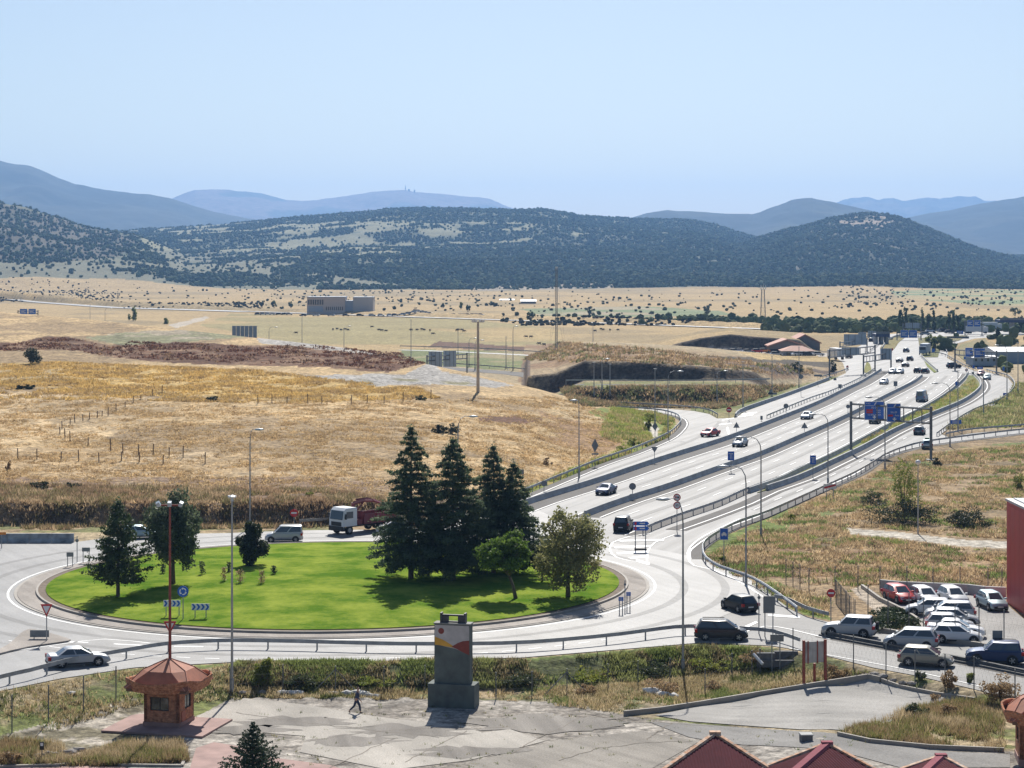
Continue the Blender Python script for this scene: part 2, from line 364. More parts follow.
# left dry field
cz = np.interp(U, [-400,-150,0,100,180,256,340,400,480,540,600,640], [760,700,640,600,560,530,500,470,440,425,410,400])
fld = (Y > 243) & (Y < cz+75) & (U < 640) & ~((Y > 452) & (U > 556))
paint((.46,.33,.175), mask=fld, mixn=((.30,.215,.12), 26, 50, .5))
paint((.46,.32,.125), [(-300,364),(60,362),(150,366),(260,370),(320,378),(420,388),(440,398),(300,402),(180,396),(100,388),(-300,384)], mask=fld, mixn=((.36,.27,.14), 12, 51, .58))
paint((.52,.385,.22), [(-300,392),(60,392),(150,398),(180,410),(100,440),(-300,450)], mask=fld, mixn=((.38,.28,.16), 22, 52, .55))
paint((.40,.285,.155), [(-300,450),(120,448),(340,462),(420,480),(400,502),(200,488),(-300,480)], mask=fld, mixn=((.43,.32,.19), 16, 53, .5))
paint((.105,.048,.024), [(-300,345),(20,342),(40,338),(70,337),(110,346),(135,340),(250,346),(300,344),(400,352),(425,364),(390,372),(330,368),(280,366),(180,362),(110,358),(70,350),(-300,352)], mask=fld, mixn=((.20,.12,.07), 7, 54, .52))
paint((.22,.215,.12), [(85,338),(130,332),(190,329),(250,336),(200,341),(120,346)], mask=fld, mixn=((.33,.28,.2), 10, 55, .5))
paint((.38,.355,.32), [(255,338),(290,338),(380,349),(382,354),(330,349),(260,344)], mask=fld)
paint((.37,.35,.32), [(300,376),(350,374),(408,374),(432,362),(446,371),(520,385),(500,388),(440,384),(380,385)], mask=fld, mixn=((.25,.23,.13), 10, 56, .6))
paint((.30,.19,.10), [(545,400),(600,398),(630,425),(640,440),(600,455),(540,440)], mask=fld, mixn=((.42,.31,.17), 14, 57, .5))
paint((.16,.085,.05), [(478,417),(530,415),(545,420),(520,424),(480,421)], mask=fld)
paint((.24,.165,.11), mask=fld & (Y < 272) & (U < 560), mixn=((.34,.25,.15), 7, 58, .55))
paint((.15,.11,.075), mask=(Y > 243.5+gxb*.3) & (Y < 249.6+gxb*.3) & (U < 345), mixn=((.27,.19,.12), 4, 59, .55))
paint((.17,.17,.07), mask=(Y > 241) & (Y < 246) & (U < 500), mixn=((.3,.22,.13), 4, 60, .5))
for (u1, u2, wy) in ((560,690,1),):
    paint((.17,.20,.045), [(520,492),(560,474),(600,458),(628,448),(625,436),(600,436),(607,420),(590,412),(612,407),(655,411),(678,418),(680,424),(668,440),(600,470),(520,499)], mixn=((.33,.25,.08), 5, 61, .58))
paint((.5,.46,.40), [(645,422),(655,423),(663,428),(660,436),(654,438),(652,430)])
# right of the motorway
rgt = (Y < 520) & (U > 640) & (PY < 640)
paint((.30,.215,.125), mask=rgt & (Y < 385) & (U > 700), mixn=((.20,.15,.085), 9, 70, .52))
paint((.22,.14,.08), [(780,545),(1200,560),(1200,590),(760,580)], mask=rgt, mixn=((.33,.23,.13), 6, 71, .5))
paint((.14,.18,.045), [(700,545),(770,520),(800,508),(880,478),(892,482),(850,505),(800,520),(790,535),(735,560),(770,580),(815,600),(826,622),(800,616),(770,597),(715,568)], mask=rgt, mixn=((.3,.23,.12), 5, 72, .6))
paint((.16,.19,.06), [(800,508),(890,470),(910,460),(960,446),(1100,436),(1100,442),(960,450),(900,478),(860,500),(810,530)], mask=rgt, mixn=((.33,.24,.12), 6, 73, .55))
paint((.18,.20,.065), [(945,430),(975,412),(1010,395),(1016,384),(1300,384),(1300,425),(1000,428)], mask=rgt, mixn=((.27,.24,.11), 10, 74, .5))
paint((.23,.17,.10), [(930,418),(965,398),(978,388),(972,376),(968,378),(955,390),(926,410),(865,442),(870,446),(900,430)], mask=rgt, mixn=((.14,.17,.05), 6, 75, .5))
paint((.47,.43,.36), [(848,528),(900,531),(960,538),(1300,552),(1300,560),(960,545),(900,537),(850,533)], mask=rgt)
paint((.45,.38,.30), [(850,590),(862,586),(878,598),(920,622),(930,632),(915,636),(880,622)], mask=rgt)
# strip between ring road and plaza
ye_ = np.interp(X, EX, EY); below = (Y < ye_-.4)
paint((.27,.22,.14), mask=below, mixn=((.14,.15,.06), 4, 80, .5))
paint((.15,.17,.055), mask=below & (Y > ye_-12) & (U < 250), mixn=((.31,.25,.15), 5, 81, .53))
paint((.11,.12,.05), mask=below & (Y > ye_-4.3) & (U >= 235) & (U < 765), mixn=((.13,.11,.06), 2.5, 82, .53))
paint((.13,.17,.045), mask=below & (Y > ye_-1.3) & (U > 200) & (U < 765))
paint((.20,.21,.08), mask=below & (Y > ye_-7.2) & (Y < ye_-4.3) & (U >= 235) & (U < 765), mixn=((.36,.28,.17), 3, 83, .5))
paint((.39,.35,.29), [(-200,745),(0,735),(60,720),(130,697),(145,700),(150,730),(60,757),(-200,790)], mask=below, mixn=((.17,.15,.10), 2.5, 84, .45))
paint((.34,.31,.27), [(100,768),(140,742),(200,715),(230,697),(420,696),(560,700),(620,714),(690,722),(860,735),(1024,752),(1300,770),(1300,1000),(-300,1000),(-300,768)], mask=below, mixn=((.24,.215,.185), 2.2, 85, .5))
paint((.33,.26,.16), [(835,735),(900,712),(960,700),(1000,690),(1100,700),(1100,752),(950,748),(850,738)], mask=below, mixn=((.17,.18,.06), 1.8, 86, .55))
paint((.36,.24,.21), [(-200,800),(60,757),(110,745),(130,770)], mask=below)
# fine displacement where nothing is built
dbb = np.interp(U, [-400,330,430,520,560,600,640], [250,250,260,286,312,340,370])
free = ((U < 632) & (Y > dbb)) | ((Y < ye_-2) & (U > 230) & (U < 760) & (Y > ye_-8))
Z = Z+np.where(free, (fbm(X, Y, 2.4, 90, 3)-.5)*.5*np.clip((Y-dbb)/20, 0, 1)*(Y < cz-4)+np.where((Y < ye_-2) & (Y > ye_-9) & (U > 235) & (U < 760), (fbm(X, Y, 1.0, 91, 2)-.5)*.35, 0), 0)
ny, nx = X.shape
V = np.stack([X, Y, Z], -1).reshape(-1, 3)
ii = np.arange(ny*nx).reshape(ny, nx)
Fq = np.stack([ii[:-1,:-1], ii[:-1,1:], ii[1:,1:], ii[1:,:-1]], -1).reshape(-1, 4)
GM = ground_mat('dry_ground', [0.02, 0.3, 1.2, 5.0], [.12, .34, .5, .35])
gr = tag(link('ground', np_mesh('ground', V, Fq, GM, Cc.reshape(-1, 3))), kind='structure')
PCOL = Cc; del V, Fq

# ---------------------------------------------------------------- mountains behind
def mountain(name, ridge, D, D0, base_row, col, col2, sc, seed, jag=0.0, rough=.4):
    us = np.linspace(ridge[0][0], ridge[-1][0], 420); ts = np.linspace(0, 1.12, 90)
    Ug, T = np.meshgrid(us, ts); Yg = D0+(D-D0)*T; Xg = (Ug-512)/F*Yg
    row = np.interp(Ug, [p[0] for p in ridge], [p[1] for p in ridge])
    zr = H+(HOR-row)/F*D
    n = fbm(Xg, Yg, sc, seed, 5)-.5; n2 = np.abs(fbm(Xg, Yg*.35, sc*.45, seed+9, 4)-.5)
    env = np.clip(T, 0, 1)*(1.15-np.clip(T, 0, 1))
    Zg = -20+(zr+20)*np.where(T <= 1, np.clip(T, 0, 1)**1.15, 1-.8*(T-1))+zr*rough*(n+n2-.1)*env*2
    Zg += jag*(vnoise(Xg/90, Yg/300, seed)-.5)*np.exp(-((T-1)/.1)**2)
    Vv = np.stack([Xg, Yg, Zg], -1).reshape(-1, 3); a = np.arange(Ug.size).reshape(Ug.shape)
    Ff = np.stack([a[:-1,:-1], a[:-1,1:], a[1:,1:], a[1:,:-1]], -1).reshape(-1, 4)
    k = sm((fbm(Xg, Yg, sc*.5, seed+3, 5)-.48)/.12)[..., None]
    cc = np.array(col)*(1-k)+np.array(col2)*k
    return tag(link(name, np_mesh(name, Vv, Ff, MATS.get('mountain_side') or ground_mat('mountain_side', [.003,.02], [.15,.3], bump=.3, bscale=.02), cc.reshape(-1, 3))), kind='structure')
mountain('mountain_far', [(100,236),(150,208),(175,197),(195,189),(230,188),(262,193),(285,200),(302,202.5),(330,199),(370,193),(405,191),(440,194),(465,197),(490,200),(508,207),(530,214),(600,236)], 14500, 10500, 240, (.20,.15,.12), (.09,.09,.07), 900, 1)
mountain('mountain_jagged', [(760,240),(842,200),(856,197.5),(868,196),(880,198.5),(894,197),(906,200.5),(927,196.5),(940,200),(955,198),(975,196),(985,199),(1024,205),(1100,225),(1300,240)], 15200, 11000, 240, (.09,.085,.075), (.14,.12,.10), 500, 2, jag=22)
mountain('mountain_left', [(-700,190),(-300,165),(-100,155),(-40,156),(0,160.5),(30,164),(55,173),(75,181),(110,186),(145,191),(170,196),(190,203),(215,211),(250,218),(300,224),(380,234),(460,240)], 9200, 6300, 240, (.022,.03,.022), (.045,.05,.035), 700, 3)
mountain('mountain_middle', [(560,240),(600,226),(630,219),(647,213),(667,209.5),(687,211),(727,214.5),(752,213.5),(772,206),(792,199),(812,196.8),(832,200),(857,206),(887,212.5),(907,218),(960,230),(1024,240)], 7800, 5600, 240, (.02,.028,.02), (.04,.046,.03), 600, 4)
mountain('mountain_right', [(850,240),(907,219),(930,213),(952,209),(987,201),(1024,194.5),(1080,188),(1200,182),(1400,190),(1700,200)], 9000, 6200, 240, (.02,.028,.02), (.04,.045,.03), 700, 5)

# ---------------------------------------------------------------- haze
_hb = MB(); _hb.box(-9000, 9000, -150, 15900, -3.2, 620)
hm = bpy.data.materials.new('haze_air'); hm.use_nodes = True; _t = hm.node_tree; _t.nodes.remove(_t.nodes['Principled BSDF'])
_pv = _t.nodes.new('ShaderNodeVolumePrincipled'); _pv.inputs['Density'].default_value = HAZE = 7.4e-5
_pv.inputs['Color'].default_value = (.29, .55, 1.0, 1); _pv.inputs['Anisotropy'].default_value = 0.35
_t.links.new(_pv.outputs[0], _t.nodes['Material Output'].inputs['Volume'])
tag(_hb.build('haze', hm), kind='stuff')

# ---------------------------------------------------------------- paved surfaces
ANG = -math.atan2(.33, .944)
ASPH = asphalt_mat('motorway_asphalt', (.142,.14,.138), .42, ANG, .62, .35)
ASPR = asphalt_mat('ring_asphalt', (.225,.222,.218), .12, .5, .6, .35)
ASPL = asphalt_mat('lower_road_asphalt', (.17,.167,.163), .12, .9, .65, .3)
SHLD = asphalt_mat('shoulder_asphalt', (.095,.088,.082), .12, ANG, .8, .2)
CONC = mat('pale_concrete', (.42,.40,.37), .85, scale=.35, var=.22, bump=.3, detail=8)
APRON = asphalt_mat('apron_concrete', (.36,.325,.29), .15, .5, .85, .1)
PLAZA = asphalt_mat('plaza_slab', (.41,.38,.335), .12, .4, .9, .1)
LOT = asphalt_mat('lot_slab', (.36,.345,.32), .10, 1.2, .9, .1)
PINK = mat('pink_paving', (.36,.235,.205), .9, scale=.7, var=.2, bump=.3, detail=8)
PAINT = mat('road_paint', (.78,.78,.76), .6, var=.12, scale=2)
def sheet(name, poly_px, m, z=0.04, zb=0.0, kind='structure', thick=0.0):
    """flat paved area from an outline; zb is the ground height it lies on"""
    P = [G(x, y, zb+z) for x, y in poly_px]
    return wsheet(name, P, m, zb+z, kind, thick)
def wsheet(name, P, m, z, kind='structure', thick=0.0):
    tri = tessellate_polygon([[Vector((p[0], p[1], 0)) for p in P]])
    mb = MB(); n = len(P); mb.add([(p[0], p[1], z) for p in P], [tuple(t) for t in tri])
    if thick:
        mb.add([(p[0], p[1], z-.001) for p in P]+[(p[0], p[1], z-thick) for p in P], [(i, (i+1)%n, (i+1)%n+n, i+n) for i in range(n)])
    me = mb.mesh(name, m, fixn=False)
    bm = bmesh.new(); bm.from_mesh(me)
    for f in bm.faces:
        if abs(f.normal.z) > .5 and f.normal.z < 0: f.normal_flip()
    bm.to_mesh(me); bm.free()
    o = link(name, me)
    return tag(o, kind=kind) if kind else o
def smooth_path(pts, step=6.0, closed=False):
    """Catmull-Rom through world points"""
    P = [Vector((p[0], p[1], 0)) for p in pts]; out = []
    n = len(P)
    for i in range(n-1):
        p0 = P[max(i-1, 0)]; p1 = P[i]; p2 = P[i+1]; p3 = P[min(i+2, n-1)]
        k = max(2, int((p2-p1).length/step))
        for j in range(k):
            t = j/k
            out.append(.5*((2*p1)+(p2-p0)*t+(2*p0-5*p1+4*p2-p3)*t*t+(3*p1-p0-3*p2+p3)*t**3))
    out.append(P[-1]); return out
def pxpath(pts, step=6.0, z=0.0): return smooth_path([G(x, y, z) for x, y in pts], step)
def spath(pts_px, step=3):   # smoothed closed outline back in view coordinates
    return [(512+F*p.x/p.y, HOR+F*H/p.y) for p in pxpath(pts_px, step)]
L_OUT = [(500,503),(520,498),(560,481.5),(600,465),(631,454.5),(651.6,446),(670,437),(680,427),(680.5,422),(676,418),(662,414),(640,412),(610,410.5),(570,409)]
L_UP = [(570,405.5),(615,406.3),(662,408.5),(694,411),(709,414),(717,418.5)]
E_OUT = [(703,560),(702,553),(706,548),(720,538),(741,527.5),(768,517.5),(820,494),(864,474.5),(886,459.5),(903,453),(926.5,447),(973,440.5),(1024,434.5),(1110,427)]
M_POLY = ([(430,525)]+L_OUT+L_UP+[(735,418),(745,411.5),(829,381),(846,373),(843,363),(835,356),(860,346),(869,339),(890,334),(925,332.5),(969,329),(1060,326),(1060,332.5),(975,338.5),(955,344),(948,352),(947,358),(960,365),(975,371),(986,371.5),(998,375),(1008,378.2),(1014,385.6),(1011,393.4),(998,403),(973,413),(951.5,426),(941,434),(948,437),(973,433),(1024,428.6),(1110,421.5)]
          + E_OUT[::-1]+[(700,566),(690,580),(640,560),(560,545),(480,540)])
sheet('motorway', M_POLY, ASPH, .04)
CX, CY = -17.0, 202.5
circ = lambda r, n=96, a0=0, a1=2*math.pi: [(CX+r*math.cos(a0+(a1-a0)*i/n), CY+r*math.sin(a0+(a1-a0)*i/n)) for i in range(n)]
wsheet('ring_road', circ(40.2, 128), ASPR, .062)
sheet('approach_road', [(-320,590),(-150,548),(0,541),(60,542),(80,541.5),(120,536),(200,533.5),(330,531.5),(430,527),(520,502),(560,520),(520,560),(90,560),(60,600),(60,640),(140,667),(130,668),(60,678.5),(0,691),(-200,740),(-600,850)], ASPR, .052)
sheet('road_edge_strip', [(100,668),(130,667.6),(240,661.6),(420,659.6),(520,657.6),(640,647.6),(700,642.6),(720,643.2),(720,610),(600,620),(400,630),(200,640),(100,640)], ASPR, .056)
sheet('lower_road', [(640,560),(700,548),(712,567),(745,577),(765,587),(778,600),(790,609),(808,617),(829,622),(860,628),(880,632),(939,641.5),(978,647),(1024,655),(1200,684),(1400,716),(1400,790),(1200,739),(1024,701.5),(972,688.5),(916,675.5),(873,667.5),(830,656.5),(800,650),(770,645.5),(700,643),(640,640)], ASPL, .048)
# shoulders and worn dark strips along the barriers
def ribbon(name, path, w0, w1, m, z, kind='structure', closed=False, zf=None):
    mb = MB(); vs = []; n = len(path)
    for i, p in enumerate(path):
        a = path[max(i-1, 0)]; b = path[min(i+1, n-1)]
        if closed: a = path[i-1]; b = path[(i+1) % n]
        d = (b-a).normalized(); q = Vector((-d.y, d.x, 0))
        zz = z+(zf(p.x, p.y) if zf else 0)
        vs += [(p.x+q.x*w0, p.y+q.y*w0, zz), (p.x+q.x*w1, p.y+q.y*w1, zz)]
    k = n if closed else n-1
    mb.add(vs, [(2*i, 2*i+1, (2*(i+1)+1) % (2*n), (2*(i+1)) % (2*n)) for i in range(k)])
    me = mb.mesh(name, m, fixn=False)
    bm = bmesh.new(); bm.from_mesh(me)
    for f in bm.faces:
        if f.normal.z < 0: f.normal_flip()
    bm.to_mesh(me); bm.free()
    o = link(name, me); return tag(o, kind=kind) if kind else o
A_ = [(505,513),(534,502.5),(560,494.5),(600,482),(660,461.5),(720,442.5),(760,427.5),(814,406),(845,391),(860,384),(875,375),(881,371)]
A2 = [(767,419),(807.5,402),(830,394),(854,383.5),(866,376.5),(874,371)]
B_ = [(585,517.5),(600,511.5),(631,500.5),(670,488),(720,470),(760,456),(798,439.5),(830,425.5),(860,411),(886,397.5),(901,390),(915,382.5),(922,377)]
C_ = [(640,536.5),(654,530.5),(679,521),(718,507.5),(749,493.5),(780,482.5),(798,473.5),(829,459),(860,443),(895,424),(926.5,408),(945,396.5),(958,386),(965,379),(968,374)]
D_ = [(667,530),(700,518.5),(740,503.5),(767,491),(800,479.5),(832,464.5),(864,449),(895,432),(926.5,418),(958,405),(973,396),(980.5,388),(979,381),(972,374.5)]
E_ = [(830,650)]
PA, PA2, PB, PC, PD = (pxpath(q) for q in (A_, A2, B_, C_, D_))
PE = pxpath(E_OUT); PLo = pxpath(L_OUT[:-1])
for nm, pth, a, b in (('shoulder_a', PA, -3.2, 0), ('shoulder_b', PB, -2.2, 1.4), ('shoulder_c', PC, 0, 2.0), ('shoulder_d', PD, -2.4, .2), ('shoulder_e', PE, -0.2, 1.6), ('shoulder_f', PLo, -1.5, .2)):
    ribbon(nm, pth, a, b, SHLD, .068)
# grass wedges between carriageways
GV = ground_mat('verge_grass', [.35,1.7,6.], [.3,.45,.3])
def green(name, poly, c1, c2, z=.16, zb=0.0):
    P = [G(x, y, z+zb) for x, y in poly]; xs = [p[0] for p in P]; y_ = [p[1] for p in P]
    o = wsheet(name, P, GV, z+zb, 'structure', thick=.14)
    me = o.data; ca = me.color_attributes.new('Col', 'FLOAT_COLOR', 'POINT')
    for i, v in enumerate(me.vertices):
        k = vnoise(np.array([v.co.x*.2]), np.array([v.co.y*.2]), 5)[0]; ca.data[i].color = tuple(c1[j]*(1-k)+c2[j]*k for j in range(3))+(1,)
    return o
green('verge_wedge', [(757,492.5),(800,472.5),(831,458),(862,442),(897,424),(928,408.5),(947,397),(959,387),(966,380),(969,375),(973,375.5),(980,381),(980.5,387.5),(972,395.5),(957,404),(926,417),(895,431),(864,448),(832,463.5),(800,477.5),(770,489)], (.20,.165,.085), (.16,.20,.055))
green('verge_strip', [(757,424.5),(808,405),(833,396),(856,385),(873,374),(879,371.5),(862,382.5),(845,390),(812,405.5),(760,426)], (.16,.2,.05), (.25,.22,.1))
green('verge_far_wedge', [(923,358),(925,357.5),(931,363),(938,371.5),(934,372.5),(927,366)], (.16,.2,.05), (.2,.22,.06))
green('verge_far_median', [(880,348),(884,342),(892,337),(903,335.5),(906,336.5),(899,342),(894,349),(886,351)], (.18,.17,.07), (.28,.22,.09))
green('verge_far_trees', [(918,338),(950,336),(968,335),(960,340),(944,345),(939,352),(938,357),(922,357),(920,350)], (.22,.18,.1), (.15,.17,.06))
green('verge_far_left', [(864,372),(865,366),(867,361),(870,364),(872,371),(869,373.5)], (.28,.24,.08), (.18,.2,.06))
green('verge_ramp_island', [(954,352),(960,345),(975,340),(985,338),(990,345),(1000,352),(985,361),(965,361)], (.3,.23,.14), (.2,.2,.08))
# painted lines
def lines(name, pth, off=0, wd=.18, dash=None, z=.075):
    """dash = (on, gap) in metres"""
    mb = MB(); pts = pth; acc = 0; step = .5 if dash else None
    seg = []
    if dash:
        L = 0; cur = []
        res = []
        for i in range(len(pts)-1):
            a, b = pts[i], pts[i+1]; k = max(1, int((b-a).length/1.0))
            for j in range(k): res.append(a.lerp(b, j/k))
        tot = dash[0]+dash[1]
        for i, p in enumerate(res):
            if (i % int(tot)) <= dash[0]: cur.append(p)
            else:
                if len(cur) > 1: seg.append(cur)
                cur = []
        if len(cur) > 1: seg.append(cur)
    else: seg = [pts]
    for s in seg:
        vs = []
        for i, p in enumerate(s):
            a = s[max(i-1, 0)]; b = s[min(i+1, len(s)-1)]; d = (b-a).normalized(); q = Vector((-d.y, d.x, 0))
            vs += [(p.x+q.x*(off-wd/2), p.y+q.y*(off-wd/2), z), (p.x+q.x*(off+wd/2), p.y+q.y*(off+wd/2), z)]
        mb.add(vs, [(2*i, 2*i+2, 2*i+3, 2*i+1) for i in range(len(s)-1)])
    return tag(mb.build(name, PAINT, fixn=False), kind='structure')
def lerp_path(P, Q, t, n=60):
    def res(P):
        L = [0]
        for i in range(1, len(P)): L.append(L[-1]+(P[i]-P[i-1]).length)
        s = np.linspace(0, L[-1], n); return [Vector((float(np.interp(v, L, [p.x for p in P])), float(np.interp(v, L, [p.y for p in P])), 0)) for v in s]
    a, b = res(P), res(Q); return [x.lerp(y, t) for x, y in zip(a, b)]
def clip(P, y0, y1): return [p for p in P if y0 <= p.y <= y1]
lines('lane_lines_a', PA, -3.0, .2); lines('lane_lines_b', PB, 1.5, .2); lines('lane_lines_c', PB, -1.9, .2)
lines('lane_lines_d', PC, 1.8, .2); lines('lane_lines_e', PD, -1.6, .2); lines('lane_lines_f', PE, 1.3, .2)
lines('lane_lines_g', PLo, -1.2, .18); lines('lane_lines_h', PA, 1.0, .2)
for i, t in enumerate((.42, .7)): lines('lane_dashes', lerp_path(clip(PA, 290, 620), clip(PB, 262, 600), t), 0, .16, (4, 9))
for i, t in enumerate((.38, .68)): lines('lane_dashes', lerp_path(clip(PB, 262, 580), clip(PC, 240, 580), t), 0, .16, (4, 9))
WEAR = asphalt_mat('oily_lane_asphalt', (.10,.098,.096), .3, ANG, .65, .3); WEAR2 = asphalt_mat('polished_lane_asphalt', (.23,.228,.225), .2, ANG, .55, .4)
for t in (.27, .56, .86): ribbon('lane_wear', lerp_path(clip(PA, 290, 620), clip(PB, 262, 600), t), -.45, .45, WEAR, .058)
for t in (.21, .53, .85): ribbon('lane_wear', lerp_path(clip(PB, 262, 580), clip(PC, 240, 580), t), -.45, .45, WEAR, .058)
ribbon('lane_wear', lerp_path(clip(PLo, 285, 420), clip(PA, 275, 400), .5), -.4, .4, WEAR, .058)
ribbon('lane_wear', lerp_path(clip(PD, 262, 560), clip(PE, 250, 380), .5), -.4, .4, WEAR, .058)
lines('lane_dashes', lerp_path(clip(PD, 262, 560), clip(PE, 250, 380), .5)[:40], 0, .15, (3, 6))
ringp = lambda r, a0, a1, n=90: [Vector((CX+r*math.cos(R(a0+(a1-a0)*i/n)), CY+r*math.sin(R(a0+(a1-a0)*i/n)), 0)) for i in range(n+1)]
lines('ring_inner_line', ringp(30.75, 0, 360), 0, .22)
lines('ring_outer_line', ringp(39.2, -128, -50), 0, .18, (2, 2))
lines('exit_line', pxpath([(768,601),(752,590),(735,580),(712,570),(694,566),(688,558),(690,548),(705,536),(740,519)],3), 0, .2)
lines('gore_line', pxpath([(651,534),(630,537),(613,543),(610,551),(617,558),(634,562),(649,563)],3), 0, .2)
lines('gore_line_right', pxpath([(647,563),(648,552),(655,543),(675,535)],3), 0, .18)
def bars(name, quads, z=.078):
    mb = MB()
    for q in quads:
        P = [G(x, y, z) for x, y in q]; mb.add([(p[0], p[1], z) for p in P], [(0,1,2,3)])
    return tag(mb.build(name, PAINT, fixn=False), kind='structure')
bars('gore_stripes', [[(618,540),(664,539),(664,540.6),(620,541.6)],[(614,546.5),(652,545),(651,546.8),(615,548.2)],[(616,552.5),(648,550.5),(647,552.4),(618,554.2)],[(628,557.5),(648,555),(648,557),(632,559)],[(636,559),(650,563),(649,565),(636,561.5)]])
bars('far_gore_stripes', [[(722,419.5),(734,417.6),(734,418.6),(722,420.6)],[(719,424),(732,422.5),(731,423.8),(719,425.2)],[(726,428),(728,426.5),(730,434),(728,434.5)],[(738,416.5),(754,414.2),(753,415.2),(738,417.4)],[(741,413.8),(757,412),(757,413),(742,414.8)]])
bars('exit_arrow_marks', [[(736,630),(756,621),(758,622.5),(739,631.5)],[(768,614),(800,616),(800,618),(768,616)]])
lines('splitter_line', pxpath([(742,634),(765,627),(790,630),(830,640)],2), 0, .2)
lines('approach_line', pxpath([(12,652),(60,645),(105,640),(150,644)],2), 0, .2)
lines('approach_dashes', pxpath([(60,642),(100,644),(160,647),(240,648)],2), 0, .35, (2, 2))
lines('lower_road_line', pxpath([(830,641),(900,653),(960,664),(1024,678),(1100,694)],3), -5.2, .15)
# ring island: apron, kerbs, lawn
def ringdisk(name, r0, r1, z, m, kind='structure', wall=0):
    mb = MB(); n = 160; vs = []
    for i in range(n):
        a = 2*math.pi*i/n; c, s = math.cos(a), math.sin(a)
        vs += [(CX+r0*c, CY+r0*s, z), (CX+r1*c, CY+r1*s, z), (CX+r1*c, CY+r1*s, z-wall), (CX+r0*c, CY+r0*s, z-wall)]
    fs = []
    for i in range(n):
        j = (i+1) % n; fs += [(4*i, 4*i+1, 4*j+1, 4*j)]
        if wall: fs += [(4*i+1, 4*i+2, 4*j+2, 4*j+1), (4*i, 4*j, 4*j+3, 4*i+3)]
    mb.add(vs, fs); return tag(mb.build(name, m), kind=kind)
ringdisk('apron', 28.2, 29.9, .16, APRON, wall=.15)
ringdisk('apron_kerb', 29.9, 30.2, .12, mat('kerb_stone', (.33,.30,.26), .8, scale=1.2), wall=.1)
RWEAR = asphalt_mat('oily_ring_asphalt', (.175,.172,.168), .15, .5, .65, .3)
ringdisk('ring_wear', 33.1, 33.9, .068, RWEAR); ringdisk('ring_wear', 37.0, 37.8, .068, RWEAR)
ringdisk('inner_kerb', 28.0, 28.2, .34, MATS['kerb_stone'], wall=.32)
ringdisk('soil_edge', 27.3, 28.0, .30, mat('island_soil', (.16,.12,.085), .95, scale=2, var=.3), wall=.25)
mb = MB(); n = 120
for k in range(14): mb.v += [(CX+27.3*(k/13.)*math.cos(2*math.pi*i/n), CY+27.3*(k/13.)*math.sin(2*math.pi*i/n), .36+.55*(1-(k/13.)**2)) for i in range(n)]
for k in range(13): mb.f += [(k*n+i, k*n+(i+1) % n, (k+1)*n+(i+1) % n, (k+1)*n+i) for i in range(n)]
mb.m = [0]*len(mb.f)
lm, lt, lb = nmat('lawn'); lb.inputs['Roughness'].default_value = .9; lb.inputs['Specular IOR Level'].default_value = .0
_tc = lt.nodes.new('ShaderNodeTexCoord'); _prev = None
_r = lt.nodes.new('ShaderNodeValToRGB'); _r.color_ramp.elements[0].position = .40; _r.color_ramp.elements[1].position = .62
_r.color_ramp.elements[0].color = (.09,.175,.02,1); _r.color_ramp.elements[1].color = (.27,.33,.055,1)
_n = lt.nodes.new('ShaderNodeTexNoise'); _n.inputs['Scale'].default_value = .22; _n.inputs['Detail'].default_value = 12; _n.inputs['Roughness'].default_value = .72
lt.links.new(_tc.outputs['Object'], _n.inputs['Vector']); lt.links.new(_n.outputs['Fac'], _r.inputs[0]); lt.links.new(_r.outputs[0], lb.inputs['Base Color'])
_n2 = lt.nodes.new('ShaderNodeTexNoise'); _n2.inputs['Scale'].default_value = 5; _n2.inputs['Detail'].default_value = 4; lt.links.new(_tc.outputs['Object'], _n2.inputs['Vector'])
_bp = lt.nodes.new('ShaderNodeBump'); _bp.inputs['Distance'].default_value = .12; _bp.inputs['Strength'].default_value = .6
lt.links.new(_n2.outputs['Fac'], _bp.inputs['Height']); lt.links.new(_bp.outputs[0], lb.inputs['Normal'])
tag(mb.build('lawn', lm, smooth=True, fixn=False), kind='structure')
def lawnz(x, y):
    k = math.hypot(x-CX, y-CY)/27.3; return .36+.55*(1-k*k) if k < 1 else (.16 if k < 1.12 else .06)
# splitter islands with kerbs
def island(name, poly, m=None):
    P = pxpath(poly+[poly[0]], 1.5)
    o = wsheet(name, [(p.x, p.y) for p in P[:-1]], m or APRON, .2, 'structure', .16); return o
island('splitter_island', [(-60,668),(0,651),(24,633),(36,632),(66,640),(68,643),(40,647),(10,653),(-60,672)])
# far roads
ribbon('crossing_highway', pxpath([(340,362),(400,365),(460,369.5),(520,374),(545,378)], 10), -5, 5, SHLD, .05)
ribbon('crossing_highway_upper', pxpath([(400,350),(460,352),(560,357)], 10), -2, 2, ASPR, .05)
ribbon('terrace_road', smooth_path([G(x, y, 3) for x, y in [(575,384.7),(600,384.7),(660,385.2),(720,384.7)]], 8), -1.6, 1.6, SHLD, 3.05)
_ybank = lambda u, dz: 65100/(float(np.interp(u, [-600,0,60,120,250,460,620,760,900], [292,299,303,307,311,318,323,328,333]))-HOR)+dz
def drape(pts, dy=0, step=15):
    P = smooth_path([((u-512)/F*_ybank(u, dy), _ybank(u, dy)) for u in pts], step); return P
ribbon('plain_highway', drape([-200,-60,0,60,120,180,250], -28), -9, 9, ASPR, .35, zf=zat)
ribbon('plain_highway_east', drape([250,330,400,460,540,620,700,780], -20), -5, 5, ASPR, .3, zf=zat)
